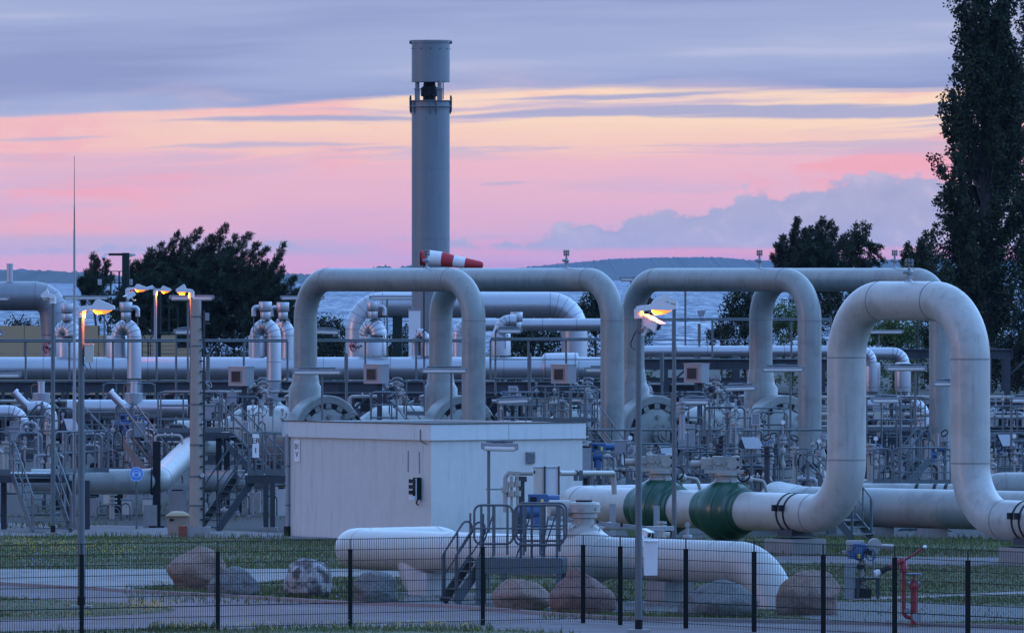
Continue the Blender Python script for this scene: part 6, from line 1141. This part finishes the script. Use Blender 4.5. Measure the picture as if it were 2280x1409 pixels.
def gauge(label, px, y0, y1, s, gd=True, lever=True):
    t = thing('gauge_valve', label, 'valve', P(px, y1, s), 'instrument valves with gauges'); h = (y1-y0)/s; b0 = P(px, y1, s)
    MB().lathe([(.035, 0), (.035, h*.3), (.075, h*.33), (.08, h*.38), (.04, h*.43), (.03, h*.5), (.07, h*.53), (.07, h*.58), (.03, h*.61), (.025, h*.66)], b0, Z, 12).build('stem', 'pipe_cream', t)
    for k_ in (.66, .71): MB().cyl(b0+Z*h*k_, b0+Z*h*(k_+.035), .105, n=16).build('flange', 'galv_light', t)
    for k_ in range(4): a = k_*pi/2+.6; MB().cyl(b0+V((cos(a)*.08, sin(a)*.08, h*.63)), b0+V((cos(a)*.08, sin(a)*.08, h*.78)), .014, n=6).build('bolt', 'grey_plastic', t)
    if gd: MB().cyl(b0+Z*h*.75, b0+Z*h*.9, .018, n=8).build('gauge_stem', 'galv_light', t); g_ = MB().cyl(b0+V((0, -.05, h*.94)), b0+V((0, .03, h*.94)), .07, n=20).build('gauge_case', 'galv_light', t); MB().cyl(b0+V((0, -.056, h*.94)), b0+V((0, -.05, h*.94)), .056, n=20).build('dial', 'sign_white', g_)
    if lever: MB().tube([b0+V((-.04, -.05, h*.36)), b0+V((-.14, -.06, h*.40)), b0+V((-.17, -.06, h*.66))], .014, 6).build('lever', 'steel_dark', t)
for a in (('gauge valve in front of the fourth door', 1743, 930, 1096, 83), ('capped valve left of the gauge before the fourth door', 1717, 940, 1060, 82, False), ('gauge valve between the second arch and the camera pole', 1403, 968, 1080, 84), ('capped valve on the left edge of the third door', 1446, 975, 1030, 84, False, False), ('gauge valve behind the left leg of the tall loop', 1833, 935, 1060, 82, False), ('gauge valve left of the tall loop, dark levers', 1824, 975, 1090, 83, True), ('gauge valve inside the tall loop at left', 1950, 970, 1075, 80), ('gauge valve right of the tall loop', 2258, 965, 1060, 80), ('thin vent valve behind the first pressure vessel', 588, 830, 895, 72, False, False), ('thin vent valve behind the second pressure vessel', 892, 838, 900, 72, False, False), ('thin vent valve behind the third pressure vessel', 1304, 845, 905, 72, False, False), ('thin vent valve behind the fourth pressure vessel', 1598, 812, 905, 72, False, False)): gauge(*a)
# cross valve stacks on the vessels
for px in (560, 865, 1278, 1575):
    t = thing('valve_cluster', {560: 'flanged valves leaning on the first pressure vessel', 865: 'flanged valves leaning on the second pressure vessel', 1278: 'flanged valves leaning on the third pressure vessel', 1575: 'flanged valves leaning on the fourth pressure vessel'}[px], 'valves', P(px, 900, 71), 'leaning valve clusters')
    for k_, (dx, dy) in enumerate(((0, -10), (22, 2), (40, 12))):
        a = P(px+dx, 885+dy, 71); d = (V((-.45, -.2, .85))).normalized(); MB().cyl(a, a+d*.55, .06, n=12).build('valve_stem', 'pipe_cream', t)
        for q in (.05, .14, .30, .39): MB().cyl(a+d*q, a+d*(q+.05), .13, n=16).build('flange', 'steel_beam' if k_ % 2 else 'grey_plastic', t)
actuator('blue actuator behind the right end of the building', P(1331, 1014, 84), 1.05, 1, False)
t = thing('led_display', 'tiny yellow display on the actuator behind the building', 'display', P(1328, 1010, 83)); MB().box(P(1328, 1009, 83.4), (.04, .03, .05)).build('screen', 'led_yellow', t); MB().box(P(1328, 1009, 83.3), (.07, .02, .08)).build('bezel', 'steel_dark', t)
actuator('blue actuator beside the cabinet inside the tall loop', P(2078, 1012, 78), .7, 1, False)
railing('railing', 'looped rail below the blue actuator behind the building', [P(1318, 1092, 86), P(1366, 1092, 86)], 1.0, 1, .25)
# platform rails behind the valve pipe
s = 83
railing('railing', 'low rail behind the right green valve', [P(1640, 1100, s), P(1768, 1100, s)], 1.02, 2, .42); railing('railing', 'low rail between the green valves', [P(1520, 1098, s)+Y*1, P(1600, 1098, s)+Y*1], 1.1, 2, .4); railing('railing', 'arched rail left of the right green valve gearbox', [P(1545, 1075, s), P(1574, 1075, s)], .95, 1, .2)
railing('railing', 'long low rail running towards the left leg of the tall loop', [P(1560, 1097, 80), P(1846, 1101, 80)], 1.1, 2, .75); stairs('stairs', 'few steps beside the left leg of the tall loop', P(1782, 1078, 84), V((.8, -.4, 0)), .7, .8, .7)
railing('railing', 'rail of narrow bars inside the tall loop', [P(1945, 1076, 81), P(1985, 1076, 81)], .95, 1, .17); railing('railing', 'long rail inside the tall loop', [P(1990, 1078, 81), P(2116, 1078, 81)], 1.0, 2, .6); railing('railing', 'rear rail inside the tall loop', [P(1930, 1010, 76), P(2030, 1010, 76)], 1.0, 1, .5)
stairs('stairs', 'small stairs behind the rails inside the tall loop', P(2062, 1020, 80), V((-.8, -.3, 0)), .75, .7, .6); railing('railing', 'rails right of the tall loop', [P(2195, 1070, 80), P(2330, 1070, 80)], 1.1, 2, .35); railing('railing', 'rear rails right of the tall loop', [P(2215, 1050, 78), P(2330, 1050, 78)], 1.1, 1, .28)
stairs('stairs', 'steps under the left bend of the tall loop', P(1880, 1150, 90), V((.5, -.4, 0)), .5, .55, .8)
t = thing('twin_cylinders', 'galvanised cabinet with two upright cylinders inside the tall loop', 'cabinet', GS(2045, 79)); q = P(2048, 1002, 79); MB().box(q+V((-.22, 0, 0)), (.17, .3, .66)).build('housing', 'galv_light', t); [MB().cyl(q+V((x_, 0, -.34)), q+V((x_, 0, .33)), .10, n=20).build('cylinder', 'galv_light', t) for x_ in (-.02, .2)]; MB().box(q+V((.08, -.02, .34)), (.5, .26, .03)).build('top_plate', 'galvanised', t); MB().tube(fillet([q+V((0, 0, .3)), q+V((0, 0, .5)), q+V((.2, 0, .5)), q+V((.2, 0, .3))], .09, 4), .025, 8).build('hose', 'steel_beam', t); MB().cyl(V((q.x, q.y, 0)), q-Z*.3, .04, n=8).build('post', 'galvanised', t)
# blue handwheel valve at the right edge
t = thing('handwheel_valve', 'cream flanged valve with a blue handwheel right of the tall loop', 'valve', P(2216, 1020, 80)); q = P(2216, 1012, 80); MB().cyl(q-X*.25, q+X*.35, .075, n=14).build('body', 'pipe_cream', t); [MB().cyl(q+X*k_, q+X*(k_+.05), .17, n=18).build('flange', 'pipe_cream', t) for k_ in (-.12, -.02)]
MB().lathe([(.16, -.015), (.19, -.015), (.19, .015), (.16, .015)], q+V((.17, -.1, .20)), V((.8, -.6, 0)), 24, True).build('handwheel', 'paint_blue', t); [MB().box(q+V((.17, -.1, .20)), (.02, .02, .34), (X, Y, (Z*cos(k_)+V((.6, .8, 0))*sin(k_)).normalized())).build('spoke', 'paint_blue', t) for k_ in (0, 2.1, 4.2)]; MB().cyl(q+V((.17, -.1, .2)), q+V((0, .05, .1)), .03, n=8).build('stem', 'galv_light', t)
for px, y, lb in ((104, 773, 'red handwheel in front of the yellow wall'), (787, 770, 'red handwheel under the first arch')):
    q = P(px, y, 62); ax = V((.85, -.5, 0)).normalized(); t = thing('red_handwheel', lb, 'handwheel', q); MB().lathe([(.19, -.02), (.22, -.02), (.22, .02), (.19, .02)], q, ax, 24, True).build('rim', 'paint_red', t); [MB().box(q, (.40, .03, .03), ((Z*cos(k_)+ax.cross(Z)*sin(k_)), ax, (ax.cross(Z)*cos(k_)-Z*sin(k_)))).build('spoke', 'paint_red', t) for k_ in (0, pi/3, 2*pi/3)]; MB().cyl(q-ax*.18, q+ax*.35, .03, n=8).build('shaft', 'steel_dark', t); MB().cyl(q+ax*.12, q+ax*.3, .08, n=12).build('gear', 'galv_light', t)
# stub posts of the walkway (sleeved tube ends)
for px, y0, y1, s, lb in ((463, 788, 930, 70, 'sleeved post right of the concrete pole'), (771, 786, 930, 70, 'sleeved post under the first arch'), (1179, 785, 930, 70, 'sleeved post right of the second arch'), (1474, 785, 930, 70, 'sleeved post inside the third arch'), (1526, 648, 770, 55, 'thin mast standing before the water'), (1557, 720, 815, 58, 'twin conduit posts at the upper right railing')):
    t = thing('sleeved_post', lb, 'post', P(px, y1, s), 'sleeved steel posts'); MB().cyl(P(px, y1, s), P(px, y0, s), .04, n=10).build('tube', 'galvanised', t); MB().cyl(P(px, (y0*.55+y1*.45), s), P(px, y0+2, s), .062 if px != 1526 else .045, n=12).build('sleeve', 'galvanised', t)
t = thing('satellite_flood', 'small blue floodlight on the upper right railing', 'floodlight', P(1560, 712, 59)); MB().prism([P(1552, 692, 59), P(1572, 691, 59), P(1566, 706, 59), P(1556, 706, 59)], V((0, .15, 0))).build('housing', 'galv_light', t); MB().box(P(1562, 710, 59), (.14, .12, .10)).build('box', 'paint_blue', t); MB().box(P(1565, 716, 59), (.18, .12, .12)).build('base', 'white_plastic', t)
# low pumps, pedestals and columns in the shade beneath the plant
k_ = 0
for px, s, h, w, mt_ in ((200, 80, .5, .5, 'concrete'), (262, 79, .9, .3, 'steel_dark'), (210, 78, 1.3, .25, 'steel_dark'), (30, 80, .6, .6, 'concrete'), (395, 80, .7, .45, 'concrete'), (445, 82, .5, .4, 'concrete'), (560, 79, .6, .5, 'concrete'), (620, 80, .75, .45, 'concrete_white'), (1545, 86, .7, .4, 'concrete'), (1905, 84, .6, .4, 'steel_dark'), (1950, 83, .5, .5, 'concrete'), (2000, 83, .6, .3, 'steel_dark'), (2150, 83, .5, .6, 'steel_dark'), (1700, 84, .5, .5, 'concrete'), (130, 78, 1.2, .3, 'steel_dark')):
    q = GS(px, s); t = thing('pedestal', ['squat', 'stout', 'slim', 'broad', 'plain', 'low', 'grey', 'short', 'shaded', 'dark', 'weathered', 'narrow', 'heavy', 'small', 'tall'][k_] + ' pedestal in the shade under the pipework, %s' % ('left of the building' if px < 700 else 'right of the building'), 'pedestal', q); k_ += 1
    MB().box(q+Z*h/2, (w, w, h)).build('block', mt_, t); MB().box(q+Z*(h+.02), (w*.7, w*.7, .04)).build('cap_plate', 'steel_dark', t)
for px, s, y, lb in ((30, 76, 968, 'flanged valve under the left insulated elbow'), (112, 76, 970, 'flanged valve under the second insulated elbow'), (340, 76, 960, 'flanged valve under the long insulated pipe'), (1832, 66, 915, 'flanged valve behind the fourth arch leg')):
    q = P(px, y, s); t = thing('flanged_valve', lb, 'valve', q, 'pale flanged valves'); MB().cyl(q-Z*.3, q+Z*.2, .12, n=16).build('neck', 'pipe_cream', t); [MB().cyl(q+Z*a, q+Z*(a+.06), .26, n=20).build('flange', 'pipe_cream', t) for a in (-.22, .02, .1)]; MB().box(q-Z*.55, (.3, .3, .5)).build('body', 'steel_dark', t); [MB().cyl(q+V((a, -.16, -.8)), q+V((a, -.16, -.3)), .03, n=8).build('tie_rod', 'white_plastic', t) for a in (-.09, 0, .09)]
# far wall of equipment that closes the view under the rack
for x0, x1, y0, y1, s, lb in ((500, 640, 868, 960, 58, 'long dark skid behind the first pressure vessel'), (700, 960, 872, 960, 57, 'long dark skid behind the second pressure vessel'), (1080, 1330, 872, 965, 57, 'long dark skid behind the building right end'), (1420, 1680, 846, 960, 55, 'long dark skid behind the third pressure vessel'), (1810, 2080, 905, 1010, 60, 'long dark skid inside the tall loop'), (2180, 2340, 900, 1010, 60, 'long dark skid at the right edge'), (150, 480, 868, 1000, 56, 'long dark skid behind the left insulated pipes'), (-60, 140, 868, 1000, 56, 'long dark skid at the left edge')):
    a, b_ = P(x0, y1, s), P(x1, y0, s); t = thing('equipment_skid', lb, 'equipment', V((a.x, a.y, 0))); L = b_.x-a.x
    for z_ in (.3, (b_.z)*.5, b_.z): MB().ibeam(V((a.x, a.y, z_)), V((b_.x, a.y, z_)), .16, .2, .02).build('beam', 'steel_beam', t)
    MB().box(V(((a.x+b_.x)/2, a.y+1.6, b_.z*.5-.1)), (L+.6, .8, b_.z-.2)).build('dark_backing', 'steel_dark', t)  # dark box added to deepen the shade behind the skid
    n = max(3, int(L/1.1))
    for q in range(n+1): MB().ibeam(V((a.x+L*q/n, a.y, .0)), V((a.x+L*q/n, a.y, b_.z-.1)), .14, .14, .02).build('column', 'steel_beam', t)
    for q in range(n):
        xx = a.x+L*(q+.5)/n; hh = rnd.uniform(.7, 1.5)
        MB().lathe([(.12, 0), (.3, .05), (.32, hh-.1), (.18, hh), (.08, hh+.15)], V((xx, a.y+.6, .3)), Z, 18).build('vessel', rnd.choice(('grey_plastic', 'steel_beam', 'galv_light', 'pipe_paint')), t)
        MB().tube(fillet([V((xx-.3, a.y+.2, .4)), V((xx-.3, a.y+.2, rnd.uniform(1.2, 2.2))), V((xx+.5, a.y+.2, rnd.uniform(1.2, 2.2)))], .15, 4), .05, 10).build('riser', rnd.choice(('pipe_cream', 'galvanised', 'aluminium')), t)
        MB().box(V((xx+.25, a.y-.15, rnd.uniform(.6, 1.8))), (rnd.uniform(.15, .4), .2, rnd.uniform(.2, .5))).build('terminal_box', rnd.choice(('galv_light', 'grey_plastic', 'white_plastic', 'steel_dark')), t)
# further rails and thin lines in the crowded left and centre
for x0, x1, y, s, lb in ((-20, 110, 1010, 79, 'rail behind the left stairs at the picture edge'), (185, 330, 1000, 78, 'rail between the mast and the round sign'), (230, 345, 930, 73, 'upper rail over the blue actuators'), (455, 540, 1035, 79, 'rail under the upper deck right of the pole'), (905, 945, 925, 74, 'short rail beside the second round door'), (1185, 1330, 940, 76, 'rail above the roof edge at right'), (1395, 1500, 1078, 86, 'rail left of the left green valve'), (1930, 2060, 960, 73, 'upper rail inside the tall loop'), (2200, 2330, 985, 77, 'upper rail right of the tall loop')):
    railing('railing', lb, [P(x0, y, s), P(x1, y, s)], 1.05, 2, .42)
for y, s, r_, x0, x1, lb in ((893, 74, .05, -30, 240, 'thin pale pipe above the left insulated pipes'), (985, 77, .045, 180, 420, 'thin pale pipe behind the round sign'), (1002, 78, .06, -30, 160, 'thin pale pipe behind the left stairs'), (872, 66, .05, 440, 660, 'thin pipe left of the first arch foot'), (1150, 80, .07, -30, 420, 'dark line in the shade near the ground at left'), (1165, 86, .06, 1560, 2000, 'dark line in the shade near the ground at right'), (893, 69, .06, 1095, 1340, 'thin pipe above the roof behind the drum'), (950, 72, .05, 1825, 2110, 'thin pipe above the lower beam inside the tall loop')):
    t = pipeline('small_pipe', lb, [P(x0, y, s), P(x1, y, s)], r_, .1, 'pipe_cream' if y < 1100 else 'steel_dark', weld=False, n=12, group='thin process pipes')
    for k_ in range(4): q = P(x0, y, s).lerp(P(x1, y, s), (k_+.4)/4); MB().cyl(q-X*.03, q+X*.03, r_*1.9, n=12).build('flange', 'galvanised', t); MB().box(q+V((.2, 0, -(r_+.14))), (.05, .08, .26)).build('hanger', 'galvanised', t)
# ---------------------------------------------------------------- small fittings crowded among the large pipes
def fitting(kind, label, group, px, y, s):
    b0 = P(px, y, s); t = thing({'w': 'handwheel_valve', 'b': 'terminal_box', 'p': 'drain_pipe', 't': 'tube_frame', 'v': 'needle_valve', 'h': 'hose_loop'}[kind], label, {'w': 'valve', 'b': 'box', 'p': 'pipe', 't': 'frame', 'v': 'valve', 'h': 'hose'}[kind], b0, group)
    zg = max(.15, min(b0.z-.05, rnd.uniform(.4, 1.3))); pm = rnd.choice(('pipe_cream', 'galv_light', 'galvanised', 'steel_beam'))
    if kind == 'w':
        r_ = rnd.uniform(.05, .09); MB().cyl(b0-Z*zg, b0+Z*.12, r_, n=10).build('pipe', pm, t)
        for q in (-.16, -.06, .06): MB().cyl(b0+Z*q, b0+Z*(q+.045), r_*2.1, n=14).build('flange', pm, t)
        MB().cyl(b0+Z*.1, b0+Z*.34, .02, n=6).build('spindle', 'galv_light', t); ax = V((rnd.uniform(-.6, .6), -.5, rnd.uniform(.2, 1))).normalized()
        MB().lathe([(.09, -.012), (.12, -.012), (.12, .012), (.09, .012)], b0+Z*.34, ax, 14, True).build('handwheel', rnd.choice(('steel_dark', 'steel_dark', 'steel_dark', 'galvanised', 'galvanised', 'paint_blue')), t)
    elif kind == 'b':
        w, h = rnd.uniform(.18, .38), rnd.uniform(.22, .45); MB().box(b0, (w, .16, h)).build('housing', rnd.choice(('galv_light', 'white_plastic', 'grey_plastic')), t); MB().box(b0-Y*.085, (w*.86, .01, h*.86)).build('door', rnd.choice(('galv_light', 'beige_plastic', 'grey_plastic')), t); MB().box(b0+Z*(h/2+.015), (w+.05, .2, .02)).build('hood', 'galv_light', t); MB().cyl(b0-Z*(zg+h/2), b0-Z*h/2, .03, n=8).build('post', 'galvanised', t)
    elif kind == 'p':
        L = rnd.uniform(.4, 1.1)*rnd.choice((-1, 1)); r_ = rnd.uniform(.035, .065); MB().tube(fillet([b0-Z*zg, b0, b0+X*L, b0+X*L-Z*zg*rnd.uniform(.3, 1)], .12, 4), r_, 10).build('pipe', pm, t); [MB().cyl(b0+X*(L*q), b0+X*(L*q+.04), r_*1.9, n=12).build('flange', pm, t) for q in (.35, .6)]
    elif kind == 't':
        w, h = rnd.uniform(.5, 1.2), rnd.uniform(.6, 1.2); MB().tube(fillet([b0-Z*h, b0, b0+X*w, b0+V((w, 0, -h))], .12, 4), .022, 8).build('frame', 'galvanised', t); MB().tube([b0-Z*h*.45, b0+V((w, 0, -h*.45))], .016, 6).build('cross_bar', 'galvanised', t); MB().cyl(b0+V((w/2, 0, -h)), b0+V((w/2, 0, 0)), .018, n=6).build('upright', 'galvanised', t)
    elif kind == 'v':
        MB().cyl(b0-Z*zg, b0+Z*.22, .022, n=8).build('stem', 'galv_light', t); MB().lathe([(.03, -.05), (.06, -.03), (.06, .03), (.03, .05)], b0, Z, 10).build('body', 'pipe_cream', t); MB().tube([b0, b0+V((.10, -.04, .03)), b0+V((.13, -.05, .16))], .011, 6).build('lever', 'steel_dark', t); MB().cyl(b0+V((0, -.03, .24)), b0+V((0, .02, .24)), .05, n=14).build('gauge', 'galv_light', t)
    else:
        w = rnd.uniform(.15, .35); MB().tube(fillet([b0-Z*.5, b0, b0+X*w, b0+V((w, 0, -.6))], .14, 5), .016, 6).build('hose', rnd.choice(('black_rubber', 'black_rubber', 'steel_beam', 'galvanised')), t); MB().box(b0+V((w, 0, -.62)), (.08, .08, .1)).build('connector', 'galv_light', t)
WHAT = {'w': 'handwheel valve', 'b': 'hooded terminal box', 'p': 'thin bent pipe', 't': 'tube frame', 'v': 'slim gauge valve', 'h': 'looped hose'}
ORD = ['leftmost', 'second', 'third', 'fourth', 'fifth', 'sixth', 'seventh', 'eighth', 'ninth', 'tenth', 'eleventh', 'twelfth', 'thirteenth', 'fourteenth', 'fifteenth', 'sixteenth']
rnd.seed(77)
for x0, x1, y0, y1, s0_, s1_, n, where in ((0, 170, 940, 1030, 78, 82, 26, 'around the left step-over'), (180, 420, 935, 1030, 75, 81, 44, 'between the mast and the concrete pole'), (455, 630, 880, 960, 72, 78, 22, 'before the first pressure vessel'), (450, 630, 1080, 1150, 79, 82, 12, 'under the deck by the building'), (818, 915, 872, 925, 65, 69.5, 16, 'between the first two round doors'), (1115, 1335, 865, 930, 66, 75, 34, 'between the second and third round doors'),
        (1290, 1350, 960, 1060, 78, 84, 9, 'behind the right end of the building'), (1380, 1440, 980, 1070, 83, 86, 8, 'left of the camera pole'), (1500, 1690, 900, 1060, 74, 84, 40, 'between the third and fourth round doors'), (1700, 1840, 985, 1080, 80, 84, 20, 'before the fourth round door'), (1930, 2060, 885, 960, 66, 72, 24, 'behind the rails inside the tall loop'), (1935, 2115, 975, 1065, 76, 80, 28, 'inside the tall loop'), (2205, 2285, 890, 960, 66, 72, 12, 'above the beam at the right edge'), (2205, 2285, 990, 1065, 76, 81, 14, 'below the beam at the right edge'), (1430, 1640, 860, 900, 62, 68, 16, 'under the right rack beam'), (200, 330, 1105, 1140, 80, 83, 8, 'in the shade under the pale pipe'), (1850, 2100, 1175, 1195, 85, 86, 8, 'in the shade under the ground pipe')):
    cnt = {}
    for px in sorted(rnd.uniform(x0, x1) for _ in range(n)):
        kd = rnd.choice('wwbpptvvhh'); i = cnt.get(kd, 0); cnt[kd] = i+1
        fitting(kd, (ORD[i]+(' ' if i == 0 else ' ') + WHAT[kd]+' '+where+('' if i == 0 else ', counted from the left')), WHAT[kd]+'s '+where, px, rnd.uniform(y0, y1), rnd.uniform(s0_, s1_))
# haze over the bay
bz = bpy.data.materials.new('haze_air'); bz.use_nodes = True; nt = bz.node_tree; nt.nodes.remove(nt.nodes['Principled BSDF']); pv_ = nt.nodes.new('ShaderNodeVolumePrincipled'); pv_.inputs['Color'].default_value = (.42, .62, 1.0, 1); pv_.inputs['Density'].default_value = 1.7e-5; pv_.inputs['Anisotropy'].default_value = 0.0
nt.links.new(pv_.outputs[0], nt.nodes['Material Output'].inputs['Volume']); M['haze_air'] = bz
hz = MB().box(V((0, 9940, 15.5)), (24000, 20120, 55)).build('haze', 'haze_air'); tag(hz, 'thin blue evening haze over the bay', 'haze', kind='stuff')
